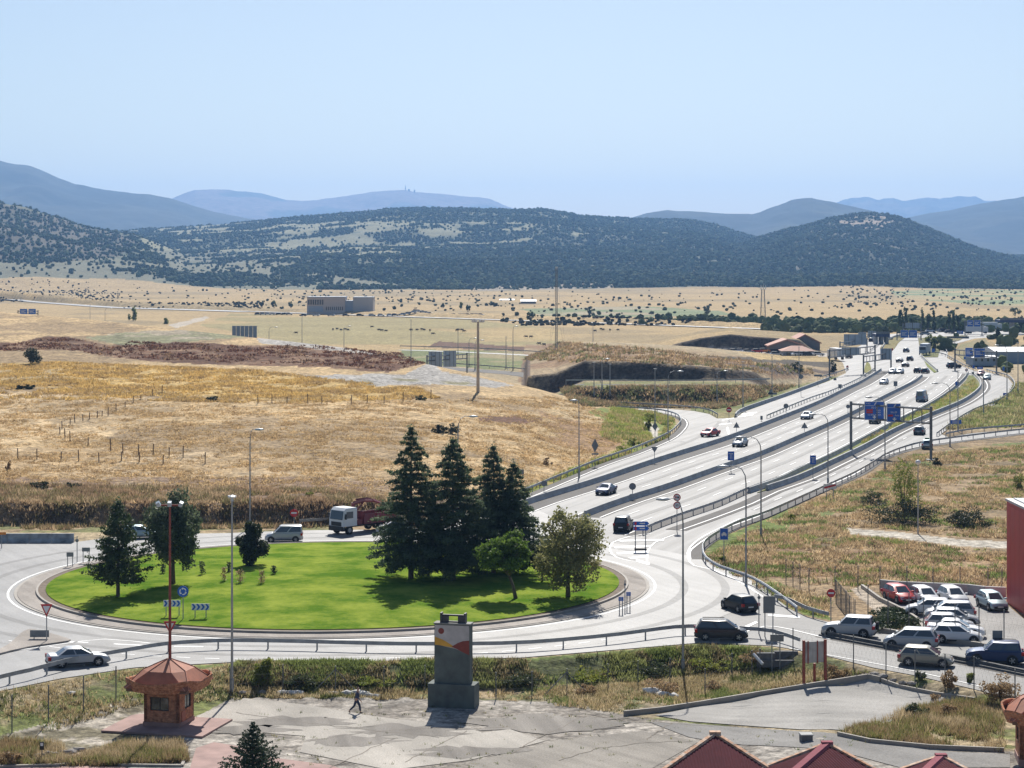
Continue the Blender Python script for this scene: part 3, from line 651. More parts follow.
# kerbs and slabs of the plaza
PZ0 = -1.6
def pz(name, poly, m, dz, kind='structure'):
    P = [G(x, y, PZ0+dz) for x, y in poly]; return wsheet(name, P, m, PZ0+dz, kind)
pz('plaza_slab_west', [(196,716),(244,698),(300,704),(380,717),(470,727),(500,741),(420,752),(330,738),(220,729)], PLAZA, .03)
pz('plaza_slab_centre', [(306,735),(420,742),(470,734),(510,729),(545,741),(470,760),(390,770),(300,752)], PLAZA, .034)
pz('plaza_slab_east', [(470,762),(560,740),(640,731),(700,741),(640,775),(560,800),(470,800)], asphalt_mat('worn_slab', (.30,.275,.24), .15, .7, .9, .1), .026)
pz('plaza_pink_paving', [(228,768),(262,756),(330,765),(360,775),(330,810),(200,810)], PINK, .03)
pz('kiosk_path', [(180,800),(196,748),(214,742),(262,750),(240,770),(250,800)], PINK, .038)
sheet('parking_paving', [(880,590),(930,592),(1006,597.5),(1006,604),(1024,619),(1200,680),(1200,683),(1024,653.5),(978,645.5),(939,640),(930,638),(926,630),(918,620.5),(905,611.5),(890,604)], asphalt_mat('parking_concrete', (.30,.295,.285), .05, .3, .8, .2), .03)

def joints():
    for i, pts in enumerate([[(512,753),(548,733),(590,713.5)],[(647,739),(660,730),(673,722)],[(405,762),(429,750),(473,728)],[(300,742),(360,733),(420,728),(520,727)],[(236,712),(300,722),(372,730),(450,738)],[(560,760),(600,748),(650,742),(700,741)],[(330,768),(372,748),(400,736)],[(590,714),(620,720),(660,723),(720,726)]]):
        P = [Vector((*G(x, y, PZ0+.05), 0)) for x, y in pts]; q = []
        for a, b in zip(P[:-1], P[1:]):
            for k in range(8): p = a.lerp(b, k/8); q.append(p+Vector((rnd.uniform(-.12,.12), rnd.uniform(-.2,.2), 0)))
        ribbon('slab_joint', q, -.03, .04, mat('joint_dirt', (.21,.18,.145), .95), PZ0+.045)
    st = asphalt_mat('stained_slab', (.25,.23,.205), .2, .2, .9, .1)
    for c, r, sd in (((405,731),2.2,1),((350,741),1.6,2),((300,722),1.9,3),((560,724),3.0,4),((470,752),1.8,5),((250,730),1.5,6)):
        x, y = G(*c, PZ0); qq = random.Random(sd); n = 26
        P = [(x+r*qq.uniform(.5,1.25)*2.2*math.cos(2*math.pi*i/n), y+r*qq.uniform(.5,1.25)*math.sin(2*math.pi*i/n)) for i in range(n)]
        wsheet('slab_stain', P, st, PZ0+.040)
joints()
def drape_sheet(name, poly, m, dz=.05, kind='structure'):
    P = [W(x, y) for x, y in poly]
    tri = tessellate_polygon([[Vector((p.x, p.y, 0)) for p in P]])
    bm = bmesh.new(); vs = [bm.verts.new((p.x, p.y, 0)) for p in P]
    for t in tri:
        try: bm.faces.new([vs[i] for i in t])
        except ValueError: pass
    for _ in range(4):
        es = [e for e in bm.edges if e.calc_length() > 2.2]
        if not es: break
        bmesh.ops.subdivide_edges(bm, edges=es, cuts=1, use_grid_fill=True)
        bmesh.ops.triangulate(bm, faces=[f for f in bm.faces if len(f.verts) > 3])
    A = np.array([v.co[:] for v in bm.verts]); zz = hgt(A[:,0], A[:,1])
    for v, q in zip(bm.verts, zz): v.co.z = q+dz
    for f in bm.faces:
        f.normal_update()
        if f.normal.z < 0: f.normal_flip()
    me = bpy.data.meshes.new(name); bm.to_mesh(me); bm.free(); me.materials.append(m)
    return tag(link(name, me), kind=kind)
drape_sheet('lot_paving', [(655,716),(700,707),(760,697),(815,687),(868,680),(880,683),(900,689),(935,696),(965,701),(992,706),(960,708),(925,713),(900,719),(862,732),(800,730),(740,726),(690,722)], LOT, .05)
drape_sheet('lot_apron', [(648,722),(690,724),(740,728),(800,732),(850,736),(880,744),(940,752),(1010,755),(1010,768),(900,768),(840,752),(760,746),(690,738)], asphalt_mat('worn_slab_dark', (.26,.25,.235), .12, .7, .9, .1), .035)
# kerb along the lot
def kerb(name, pts, hh=.16, ww=.18, zoff=.2, m=None):
    P = [W(*q) for q in pts]; mb = MB()
    for a, b in zip(P[:-1], P[1:]):
        d = (b-a); d.z = 0; d.normalize(); q = Vector((-d.y, d.x, 0))*ww/2
        v = [a-q, b-q, b+q, a+q]; z0 = -.1
        mb.add([(p.x, p.y, (p.z+z0)) for p in v]+[(p.x, p.y, p.z+zoff+hh) for p in v], [(0,3,2,1),(4,5,6,7),(0,1,5,4),(1,2,6,5),(2,3,7,6),(3,0,4,7)])
    return tag(mb.build(name, m or MATS['kerb_stone']), kind='structure')
kerb('lot_kerb', [(624,716),(660,712),(700,706),(760,696),(815,687),(868,679),(880,682)])
kerb('lot_kerb', [(882,682),(900,688),(935,695),(975,701)], .02)
kerb('weed_bed_kerb', [(838,736),(870,743),(930,749),(1004,752)], .08)
kerb('kiosk_kerb', [(-10,768),(60,766),(84,762),(120,766),(182,767),(188,752),(180,748)], .1, .2, .05)

# ---------------------------------------------------------------- vegetation
def leaves(P, size, n=1, flat=.0, seed=0, tri=True):
    """random small blades round the points P (m,3) -> V, F"""
    q = np.random.RandomState(seed); m = len(P)
    a = q.normal(size=(m,3)); a[:,2] *= (1-flat); a /= np.linalg.norm(a, axis=1)[:,None]
    b = q.normal(size=(m,3)); b -= (a*b).sum(1)[:,None]*a; b /= np.linalg.norm(b, axis=1)[:,None]
    s = (size*q.uniform(.6, 1.4, m))[:,None]
    Vv = np.stack([P-a*s*.5-b*s*.35, P+a*s*.55-b*s*.1, P+a*s*.1+b*s*.5], 1).reshape(-1,3)
    return Vv, np.arange(3*m).reshape(m,3)
def trunk_mb(h, r0, r1, lean=(0,0), fork=None, seed=0):
    mb = MB(); q = random.Random(seed)
    pts = [(lean[0]*t+.04*h*.1*q.uniform(-1,1)*(t > 0), lean[1]*t, h*t) for t in (0,.25,.5,.75,1)]
    mb.tube([(0,0,-.15)]+pts, [r0*1.4]+[r0+(r1-r0)*t for t in (0,.25,.5,.75,1)], 8); return mb
BARK = mat('bark', (.11,.085,.065), .95, scale=6, var=.35, bump=.6)
LF_CEDAR = leaf_mat('cedar_needles', (.065,.10,.055), (.15,.19,.11), .5)
LF_PINE = leaf_mat('pine_needles', (.07,.13,.02), (.16,.24,.04), .45)
LF_PINED = leaf_mat('dark_pine_needles', (.045,.07,.03), (.09,.125,.05), .38)
LF_OAK = leaf_mat('autumn_oak_leaves', (.19,.20,.08), (.32,.30,.13), .5)
LF_ASH = leaf_mat('grey_green_leaves', (.075,.10,.055), (.15,.18,.11), .42)
LF_POP = leaf_mat('poplar_leaves', (.06,.09,.035), (.12,.15,.055), .4)
LF_SHR = leaf_mat('shrub_leaves', (.055,.075,.035), (.10,.115,.05), .35)
LF_YEL = leaf_mat('yellow_green_leaves', (.15,.19,.04), (.26,.27,.06), .5)
LF_DRY = leaf_mat('dry_twigs', (.26,.18,.10), (.42,.30,.17), .45)
LF_DARK = leaf_mat('dark_holm_oak_leaves', (.035,.045,.025), (.07,.085,.045), .3)
def blob_points(n, r, seed, lumps=9, shell=.55, squash=1.0, lr=(.17,.36)):
    """points in an uneven crown: several off-centre lumps with hollows"""
    q = np.random.RandomState(seed); out = []
    c = q.normal(size=(lumps,3)); c /= np.linalg.norm(c, axis=1)[:,None]; c *= q.uniform(.3,.82,(lumps,1)); rr = q.uniform(lr[0],lr[1],lumps)
    k = q.randint(0, lumps, n); d = q.normal(size=(n,3)); d /= np.linalg.norm(d, axis=1)[:,None]
    P = c[k]+d*(rr[k]*q.uniform(shell**2,1,n)**.5)[:,None]
    P *= np.array([r, r, r*squash]); return P
def conifer(name, label, px, row, toprow, rad_px, group=None, seed=1, leafm=None, bare=.07, dens=1.0, skirt=1.0, dy=0, z=None, droop=.16):
    x, y = G(px, row, .5) if z is None else G(px, row, z); z0 = lawnz(x, y) if z is None else z
    y += dy; h = (row-toprow)*y/F; r = rad_px*y/F
    e = empty(name, (x, y, z0), label, 'tree', 0, group)
    trunk_mb(h*.93, .03*h*.5+.06, .02, seed=seed).build('trunk', BARK, e, smooth=True)
    q = np.random.RandomState(seed); pts = []; br = MB()
    nl = int(17*dens)+7
    for i in range(nl):
        f = bare+(1-bare)*(i+.5)/nl; L = r*(1-f)**.78*skirt*1.06+.12
        if f < .22: L *= .72+f*1.25
        nb = 6+int(4*(1-f))
        for k in range(nb):
            a = 2*math.pi*(k/nb)+q.uniform(0, 1.2)+i; l = L*q.uniform(.62, 1.15); up = q.uniform(.0,.34)*(.3+f)
            ln = max(9, int(l*30*dens)); t = q.uniform(.12, 1, ln)**.75
            sp = .28*l*(1-t*.72)*q.uniform(-1,1,ln)
            X_ = t*l*math.cos(a)-sp*math.sin(a); Y_ = t*l*math.sin(a)+sp*math.cos(a)
            Z_ = f*h+t*l*up-(t**1.7)*l*droop+q.uniform(-.14,.1,ln)
            pts.append(np.stack([X_, Y_, Z_], 1))
            if f < .7 and k % 2 == 0: br.tube([(0,0,f*h),(l*.8*math.cos(a), l*.8*math.sin(a), f*h+.8*l*up-.55*l*droop)], [.05,.015], 4)
    top = q.normal(size=(30,3))*np.array([.1,.1,.35])+np.array([0,0,h*.97]); pts.append(top)
    P = np.concatenate(pts); Vv, Ff = leaves(P, .25, seed=seed, flat=.35)
    Vv2, Ff2 = leaves(P+q.normal(size=P.shape)*.15, .15, seed=seed+5)
    Vv = np.concatenate([Vv, Vv2]); Ff = np.concatenate([Ff, Ff2+len(Vv2)])
    link('crown', np_mesh('crown', Vv, Ff, leafm or LF_CEDAR, smooth=False), e)
    br.build('branches', BARK, e); return e
def broadleaf(name, label, px, row, crown, leafm, group=None, seed=1, n=7000, size=.3, lean=(0,0), cat='tree', lumps=14, trunk_r=None, z=None, hollow=.6, limbs=7, lr=(.17,.36)):
    """crown = (x0, x1, top, bottom) in the view"""
    x, y = G(px, row, .5) if z is None else G(px, row, z); z0 = lawnz(x, y) if z is None else z
    s = y/F; cx = ((crown[0]+crown[1])/2-px)*s; r = (crown[1]-crown[0])/2*s; zt = (row-crown[2])*s; zb = (row-crown[3])*s
    e = empty(name, (x, y, z0), label, cat, 0, group)
    q = random.Random(seed); hr = (zt-zb)/2; zc = (zt+zb)/2; tr = trunk_r or .017*zt+.04
    P = blob_points(n, r*1.17, seed, lumps, hollow, hr/r*.95, lr); P = P+np.random.RandomState(seed+1).normal(size=P.shape)*r*.06
    mb = MB(); fz = max(zb*.9+.2, .25*zt)
    mb.tube([(0,0,-.15),(lean[0]*.4,lean[1]*.4,fz*.5),(lean[0],lean[1],fz)], [tr*1.4,tr,tr*.8], 8)
    for k in range(limbs):
        a = 2*math.pi*k/limbs+q.uniform(-.4,.4); rr = q.uniform(.35,.8)*r
        t = Vector((cx+rr*math.cos(a), rr*math.sin(a), zc+hr*q.uniform(-.2,.7))); b = Vector((lean[0], lean[1], fz))
        m_ = b.lerp(t, .5)+Vector((0,0,.2*hr)); mb.tube([b, m_, t], [tr*.6, tr*.35, .02], 5)
    mb.build('trunk', BARK, e, smooth=True)
    Vv, Ff = leaves(P+np.array([cx, 0, zc]), size, seed=seed)
    link('crown', np_mesh('crown', Vv, Ff, leafm, smooth=False), e); return e
conifer('cedar_tree', 'tall dark cedar at the left end of the conifer row on the roundabout', 411, 582, 430, 50, 'cedars on the roundabout', 3, dens=1.25)
conifer('cedar_tree', 'broad dark cedar in the middle of the roundabout row, with two trunks showing', 453, 583, 442, 54, 'cedars on the roundabout', 4, dens=1.3)
conifer('cedar_tree', 'slimmer dark cedar behind the round pine, with the higher of the paired tips', 493, 583, 456, 40, 'cedars on the roundabout', 5, dens=1.15, dy=5)
conifer('cedar_tree', 'dark cedar with a lower tip reaching right behind the round pine', 513, 580, 470, 42, 'cedars on the roundabout', 6, dens=1.1, dy=3)
broadleaf('pine_tree', 'round yellow-green pine with a leaning trunk in front of the cedars', 516, 599, (478,534,531,577), LF_PINE, seed=8, n=11000, size=.24, lean=(-.6,0), lumps=34, lr=(.14,.28))
broadleaf('oak_tree', 'thin crowned olive-brown broadleaf tree at the right end of the roundabout row', 568, 596, (536,607,506,590), LF_OAK, seed=21, n=10500, size=.25, lumps=90, hollow=.3, lr=(.10,.22), limbs=13)
broadleaf('small_oak_tree', 'small dark tree half hidden between the pine and the olive-brown tree', 542, 582, (527,556,538,574), LF_SHR, seed=22, n=3000, size=.26, lumps=20)
conifer('pine_tree', 'dark ragged pine alone at the left end of the roundabout lawn', 118, 597, 502, 38, None, 33, LF_PINED, bare=.13, dens=.8, skirt=1.0, droop=-.06)
broadleaf('ash_tree', 'tall grey-green broadleaf tree behind the red floodlight mast', 173, 586, (143,205,494,578), LF_ASH, seed=35, n=12500, size=.28, lumps=70, hollow=.3, lr=(.13,.26), limbs=11)
broadleaf('holly_bush', 'dark conical holly bush on the lawn behind the grey lamp post', 252, 568, (237,268,526,570), LF_DARK, seed=36, n=5200, size=.28, lumps=26, cat='bush')
# small shrubs on the lawn
for i, (px, row, wd_, ht, lab, lf) in enumerate([(202,576,6,13,'small thin shrub nearest the grey-green tree on the lawn',LF_SHR),(224,583,6,14,'narrow reddish shrub left of the grey lamp post on the lawn',LF_DRY),(229,574,5,10,'little dark shrub just behind the narrow reddish one',LF_SHR),(240,585,9,13,'bushy reddish shrub right of the grey lamp post',LF_DRY),(262,586,7,13,'upright tan shrub standing further right on the lawn',LF_DRY),(274,577,6,8,'small dark green tuft shrub rightmost of the lawn shrubs',LF_SHR),(163,574,6,9,'small shrub in the shade below the grey-green tree',LF_SHR)]):
    x, y = G(px, row, .6); z0 = lawnz(x, y); s = y/F
    e = empty('lawn_shrub', (x, y, z0), lab, 'shrub', 0, 'small shrubs on the roundabout lawn')
    _q = np.random.RandomState(60+i); P = np.abs(_q.normal(size=(150,3))*np.array([.3,.3,.33]))*np.where(_q.uniform(size=(150,3)) < .5, -1, 1)*np.array([wd_*s*.75,wd_*s*.75,0])+np.stack([np.zeros(150), np.zeros(150), _q.uniform(.05,1,150)*ht*s], 1); v, f = leaves(P, .16, seed=i)
    link('foliage', np_mesh('foliage', v, f, lf, smooth=False), e)
    mb = MB(); mb.tube([(0,0,-.1),(0,0,ht*.5*s)], .03, 5); mb.build('stem', BARK, e)
# lone trees and shrubs of the field and verges
def bush(name, px, row, w_, h_, lab, lf, seed, n=600, size=None, far=None, cat='bush', group=None, p=None):
    p = p or W(px, row, far); s = p.y/F; r = w_/2*s
    P = blob_points(n, r*1.3, seed, max(10, int(w_/2)), .4, h_/w_, (.2,.4)); P[:,2] = np.abs(P[:,2]+h_*.40*s)-.05
    v, f = leaves(P, size or max(.2, 1.6*s), seed=seed)
    e = empty(name, tuple(p), lab, cat, 0, group)
    link('foliage', np_mesh('foliage', v, f, lf, smooth=False), e)
    mb = MB(); q = random.Random(seed)
    for k in range(4): mb.tube([(0,0,-.2),(q.uniform(-.4,.4)*r, q.uniform(-.3,.3)*r, h_*.6*s)], [.07,.02], 4)
    mb.build('stem', BARK, e); return e
for i, (px, row, w_, h_, lab, lf, n) in enumerate([
 (32,364,22,17,'round dark holm oak alone at the left of the dry field',LF_DARK,1500),
 (18,389,9,5,'low dark bush below the lone holm oak, left of a pair',LF_DARK,400),(29,389,11,5,'low dark bush below the lone holm oak, right of a pair',LF_DARK,400),
 (213,401,13,6,'low dark bush in the middle of the golden field',LF_DARK,400),(420,400,12,6,'grey-green tussock left of the wooden pole',LF_SHR,300),
 (438,433,13,11,'left dark shrub of the pair behind the tall cedar tips',LF_DARK,700),(451,434,15,12,'right dark shrub of the pair beside the curved lamp',LF_DARK,700),
 (42,488,20,8,'dark mound of bramble above the concrete barrier',LF_DARK,700),(73,488,15,7,'smaller dark bramble mound right of the first one',LF_DARK,500),
 (133,321,9,13,'small upright green tree on the plain beyond the field crest',LF_YEL,500),(166,324,5,8,'little green sapling beside the pale farm track',LF_YEL,200),
 (547,465,10,8,'brown bush beside the back of a sign at the field edge',LF_DRY,300),
 (8,470,6,12,'thin weedy sapling at the far left of the field',LF_DRY,160),
 (309,496,10,5,'small green bush above the road bank',LF_YEL,200)]):
    bush('field_bush', px, row, w_, h_, lab, lf, 100+i, n)
for i, (px, row, w_, h_, lab, lf, n) in enumerate([
 (904,524,62,26,'wide dark bramble thicket under the tall leafy sapling',LF_DARK,3800),(905,520,30,66,'tall loose olive-green sapling clump below the gantry',LF_YEL,2600),
 (966,526,48,18,'long low dark bramble mound near the red building',LF_DARK,2800),(872,505,22,14,'grey-green bush left of the bramble thicket',LF_SHR,900),
 (1020,490,14,17,'round green bush above the roof of the red building',LF_YEL,900),(938,466,12,9,'small dark scrub beside the right gantry leg',LF_DARK,400),
 (793,520,10,7,'green bush by the guard rail below the lamp posts',LF_YEL,400),(724,562,8,8,'green weed clump at the foot of the car park sign',LF_YEL,250),
 (648,430,8,14,'bright green bush inside the bend of the slip road',LF_YEL,400),(634,446,12,9,'yellow-green bush along the slip road rail',LF_YEL,400),(622,452,12,8,'low yellow-green bush further down the slip road rail',LF_YEL,400),(650,420,10,8,'green bush at the top of the slip road bend',LF_YEL,300),
 (262,684,19,28,'bright green feathery bush behind the chain link fence',LF_YEL,1800),
 (797,372,12,11,'dark bush in front of the farm sheds',LF_DARK,400),(833,372,8,11,'rounded dark tree beside the far gantry leg',LF_DARK,400)]):
    bush('roadside_bush', px, row, w_, h_, lab, lf, 200+i, n)
# bottom conifer top, young, right by the plaza
def near_conifer():
    y = 118.; x = (253-512)/F*y; zt = H-(722-HOR)/F*y; z0 = zat(x, y); h = zt-z0
    e = empty('young_spruce', (x, y, z0), 'pointed blue-green spruce cut off by the bottom edge of the view', 'tree')
    trunk_mb(h*.95, .12, .02).build('trunk', BARK, e, smooth=True)
    q = np.random.RandomState(77); pts = []
    for i in range(30):
        f = .08+.92*(i+.5)/30; L = 4.3*(1-f)+.06
        for k in range(9):
            a = 2*math.pi*k/9+q.uniform(0,.7)+i*.5; l = L*q.uniform(.75,1.12); ln = int(l*40)+4; t = q.uniform(.1,1,ln)
            sp = .22*l*(1-t*.7)*q.uniform(-1,1,ln)
            pts.append(np.stack([t*l*math.cos(a)-sp*math.sin(a), t*l*math.sin(a)+sp*math.cos(a), f*h+t*l*.30+q.uniform(-.05,.05,ln)], 1))
    v, f = leaves(np.concatenate(pts), .13, seed=3); link('crown', np_mesh('crown', v, f, leaf_mat('spruce_needles', (.035,.06,.035), (.075,.105,.06), .2), smooth=False), e)
near_conifer()

EXC = [[(846,527),(900,530),(960,537),(1300,551),(1300,564),(960,549),(900,541),(848,536)],[(850,589),(862,585),(880,597),(922,621),(932,633),(915,638),(880,624)],[(640,420),(656,421),(665,427),(662,438),(653,441),(648,431)]]
# ---- masses nobody could count -------------------------------------------------
_t = (1+5**.5)/2
ICO = np.array([(-1,_t,0),(1,_t,0),(-1,-_t,0),(1,-_t,0),(0,-1,_t),(0,1,_t),(0,-1,-_t),(0,1,-_t),(_t,0,-1),(_t,0,1),(-_t,0,-1),(-_t,0,1)]); ICO /= np.linalg.norm(ICO[0])
ICF = np.array([(0,11,5),(0,5,1),(0,1,7),(0,7,10),(0,10,11),(1,5,9),(5,11,4),(11,10,2),(10,7,6),(7,1,8),(3,9,4),(3,4,2),(3,2,6),(3,6,8),(3,8,9),(4,9,5),(2,4,11),(6,2,10),(8,6,7),(9,8,1)])
def blobs(P, Rr, Hh, seed, cols=None):
    """many small uneven crowns as one mesh"""
    q = np.random.RandomState(seed); n = len(P)
    base = ICO[None]*q.uniform(.72,1.2,(n,12,1)); V = base*np.stack([Rr,Rr,Hh],1)[:,None,:]
    V = V+P[:,None,:]+np.array([0,0,1.])*(Hh*.72)[:,None,None]
    Fc = ICF[None]+(np.arange(n)*12)[:,None,None]
    return V.reshape(-1,3), Fc.reshape(-1,3), (np.repeat(cols, 12, 0) if cols is not None else None)
TM = tuft_mat('wood_foliage', .4); TG = tuft_mat('weed_blades', .55)
def scatter_hill():
    q = np.random.RandomState(5); N = 300000
    u = q.uniform(-200, 1240, N); y = 2240+(5100-2240)*q.uniform(0, 1, N)**1.0
    x = (u-512)/F*y; z = hgt(x, y); e1 = (z-hgt((u-512)/F*(y-25), y-25))
    # density follows what grows there
    iu = np.clip(np.searchsorted(us, u), 0, len(us)-1); iy = np.clip(np.searchsorted(ys, y), 0, len(ys)-1)
    g = PCOL[iy, iu].mean(1); row = HOR+F*(H-z)/y
    dens = np.clip((.15-g)/.09, .05, 1)*.62; dens[g > .2] = .035
    dens = np.where((u < 140) & (row < 258), dens*.45, dens)
    k = (y > 2235+300*fbm(x, x*0, 260, 61, 3)) & (q.uniform(0,1,N) < dens) & (row < 292) & (e1 > -3); x, y, z = x[k], y[k], z[k]; n = len(x)
    Rr = q.uniform(1.4, 3.6, n)*q.uniform(.6,1.15,n); Hh = Rr*q.uniform(.7,1.1,n); c = np.array((.125,.155,.08))*q.uniform(.6,1.6,(n,1))*np.array([1,1,1])
    yl = q.uniform(0,1,n) < .10; c[yl] = np.array((.15,.16,.06))*q.uniform(.8,1.3,(yl.sum(),1))
    V, Fc, cc = blobs(np.stack([x,y,z],1), Rr, Hh, 6, c)
    o = link('hillside_wood', np_mesh('hillside_wood', V, Fc, TM, cc, smooth=False)); tag(o, 'dark wood of small oaks and pines covering the foothills', 'woodland', None, 'stuff')
    print('hill trees', n)
scatter_hill()
def scatter_far(name, lab, quads, N, seed, rr, col, stuff=True, rng=(1, 1.0)):
    q = np.random.RandomState(seed); P = []; Q = []
    for (x0, x1, r0, r1, wgt) in quads:
        for _ in range(int(N*wgt)):
            P.append((q.uniform(x0, x1), r0+(r1-r0)*q.uniform(0, 1)))
    pts = np.array([tuple(W(*p)) for p in P]) if len(P) < 900 else np.array([(lambda g: (g[0], g[1], 0))(G(*p)) for p in P])
    if len(P) >= 900: pts[:,2] = hgt(pts[:,0], pts[:,1])
    n = len(pts); Rr = q.uniform(rr[0], rr[1], n); c = np.array(col)*q.uniform(.6,1.5,(n,1))
    V, Fc, cc = blobs(pts, Rr, Rr*q.uniform(.5,rng[1],n), seed, c)
    o = link(name, np_mesh(name, V, Fc, TM, cc, smooth=False)); tag(o, lab, 'scrub', None, 'stuff'); return o
scatter_far('plain_scrub', 'tiny dark bushes dotted over the far dry plain below the hills', [(-60,330,270,300,.35),(230,520,285,311,.2),(330,480,290,303,.06),(500,1080,288,312,.14),(560,1080,292,318,.10),(840,1080,286,306,.22),(500,640,318,324,.10),(520,700,296,322,.06)], 1000, 8, (.5,1.6), (.11,.125,.07))
scatter_far('tree_belt', 'dense belt of green trees along the far side of the motorway', [(765,905,324,333,.5),(690,770,322,326,.12),(905,990,322,332,.32),(990,1080,324,333,.14),(940,1080,338,352,.03),(640,700,320,325,.03),(1000,1080,364,374,.012)], 1100, 9, (1.1,2.6), (.15,.18,.08), rng=(1,1.3))
scatter_far('embankment_scrub', 'dark scrub covering the long embankment across the plain', [(-80,120,289,302,.5),(120,260,303,309,.2),(520,760,322,326,.3)], 1100, 10, (.6,1.3), (.06,.06,.035), rng=(.5,.9))
def tufts(name, lab, reg, N, seed, hgt_r, cols, cat='weeds', spread=.35, nb=5, wdt=.05, yf=.93):
    """clumps of blades; reg = list of (polygon in view, weight)"""
    q = np.random.RandomState(seed); PP = []
    for poly, wgt in reg:
        xs = [p[0] for p in poly]; r_ = [p[1] for p in poly]; m = int(N*wgt*1.0); got = 0
        # sample in ground space
        yy0 = F*H/(max(r_)-HOR)*yf; yy1 = F*H/(max(min(r_), HOR+8)-HOR)*1.05
        while got < m:
            k = 20000; y = np.sqrt(q.uniform(yy0**2, yy1**2, k)); u = q.uniform(min(xs), max(xs), k); x = (u-512)/F*y; z = hgt(x, y)
            row = HOR+F*(H-z)/y; ok = inpoly(u, row, poly) & ~(inpoly(u, row, EXC[0]) | inpoly(u, row, EXC[1]) | inpoly(u, row, EXC[2])) & (fbm(x, y, 5, seed, 3) > .34+q.uniform(-.05,.28,k))
            s = np.stack([x, y, z], 1)[ok][:m-got]
            if len(s) == 0: break
            PP.append(s); got += len(s)
    P = np.concatenate(PP); n = len(P); hh = q.uniform(*hgt_r, n); ci = q.randint(0, len(cols), n)
    pn = fbm(P[:,0], P[:,1], 3, seed+1, 2); ci = np.clip((pn*1.6-.3)*len(cols)+q.uniform(-.8,.8,n), 0, len(cols)-1).astype(int)
    c = np.array(cols)[ci]*q.uniform(.65,1.35,(n,1))
    a = q.uniform(0, 2*math.pi, (n, nb)); tl = q.uniform(.1,1,(n,nb))*spread; bx = q.uniform(-1,1,(n,nb))*spread*.5; by = q.uniform(-1,1,(n,nb))*spread*.5
    hb = hh[:,None]*q.uniform(.55,1.1,(n,nb)); wv = wdt*q.uniform(.6,1.5,(n,nb)); pa = q.uniform(0, math.pi, (n,nb))
    B = np.stack([P[:,0,None]+bx, P[:,1,None]+by, np.broadcast_to(P[:,2,None]-.05, bx.shape)], -1)
    w_ = np.stack([np.cos(pa)*wv, np.sin(pa)*wv, np.zeros_like(wv)], -1)
    T = B+np.stack([np.cos(a)*tl, np.sin(a)*tl, hb], -1)
    V = np.stack([B-w_, B+w_, T], 2).reshape(-1,3); Fc = np.arange(len(V)).reshape(-1,3)
    cc = np.repeat(c, nb*3, 0)
    o = link(name, np_mesh(name, V, Fc, TG, cc, smooth=False)); return tag(o, lab, cat, None, 'stuff')
DRYC = [(.42,.32,.19),(.36,.26,.15),(.27,.19,.11),(.19,.15,.08)]; GRNC = [(.12,.16,.04),(.17,.2,.06),(.25,.23,.1),(.08,.10,.035)]
MIXC = [(.20,.23,.08),(.46,.36,.21),(.33,.27,.14),(.52,.42,.26),(.15,.16,.06)]
tufts('dry_field_grass', 'dry straw grass covering the sloping field', [([(-40,500),(-40,400),(200,400),(420,400),(560,396),(640,425),(600,458),(520,490),(330,520)], 1)], 52000, 301, (.12,.38), [(.60,.44,.24),(.52,.38,.20),(.40,.28,.15),(.56,.41,.22)], 'grass', .5, 4, .07, yf=.7)
tufts('bank_weeds', 'tall brown weeds along the cut bank above the ring road', [([(-40,530),(-40,484),(330,490),(420,505),(330,528),(120,530)], 1)], 12000, 302, (.25,.8), [(.40,.28,.17),(.30,.21,.13),(.22,.19,.09),(.46,.34,.21)], 'weeds', .5, 5, .06)
tufts('verge_weeds', 'brown and green weeds on the land right of the motorway', [([(703,560),(770,520),(866,478),(910,456),(1100,438),(1100,590),(1000,592),(870,585),(830,600),(826,618),(800,612),(770,595)], 1)], 40000, 303, (.15,.6), [(.24,.27,.09),(.52,.38,.22),(.42,.31,.18),(.58,.45,.27),(.27,.2,.12),(.2,.25,.08)], 'weeds', .5, 5, .07)
tufts('ditch_weeds', 'dark green brambles and weeds down the roadside ditch', [([(236,664),(520,661),(700,648),(760,650),(760,668),(640,682),(500,688),(236,684)], 1)], 16000, 304, (.15,.6), [(.18,.22,.07),(.24,.28,.09),(.36,.29,.16),(.14,.13,.07),(.30,.32,.12)], 'weeds', .4, 6, .05)
tufts('fence_grass', 'mixed dry and green grass along the chain link fence', [([(0,692),(120,672),(240,665),(240,700),(140,705),(40,735),(-20,745)], .13),([(240,688),(500,690),(640,684),(770,668),(870,672),(700,704),(620,713),(500,700),(240,698)], .6)], 20000, 305, (.12,.5), MIXC, 'grass', .3, 5, .035)
tufts('bed_grass', 'pale dry grass filling the kerbed weed beds', [([(838,735),(900,712),(960,702),(1002,704),(1004,752),(930,748)], .5),([(30,766),(80,758),(120,745),(180,742),(188,762),(120,766)], .4),([(0,766),(0,740),(60,745),(70,764)], .1)], 14000, 306, (.12,.75), [(.45,.36,.22),(.38,.29,.17),(.2,.2,.07),(.3,.22,.12)], 'grass', .4, 6, .03)
tufts('plaza_weeds', 'sparse weeds growing from the plaza joints', [([(196,700),(480,705),(620,714),(900,740),(700,768),(300,768)], 1)], 260, 307, (.1,.3), GRNC, 'weeds', .25, 7, .03)
tufts('right_bank_grass', 'green and straw scrub above the ramp to the right', [([(945,430),(975,412),(1010,395),(1016,384),(1100,380),(1100,425),(1000,428)], 1)], 9000, 308, (.4,1.1), [(.27,.31,.10),(.44,.38,.2),(.32,.28,.13),(.2,.22,.08)], 'scrub', .8, 5, .12)
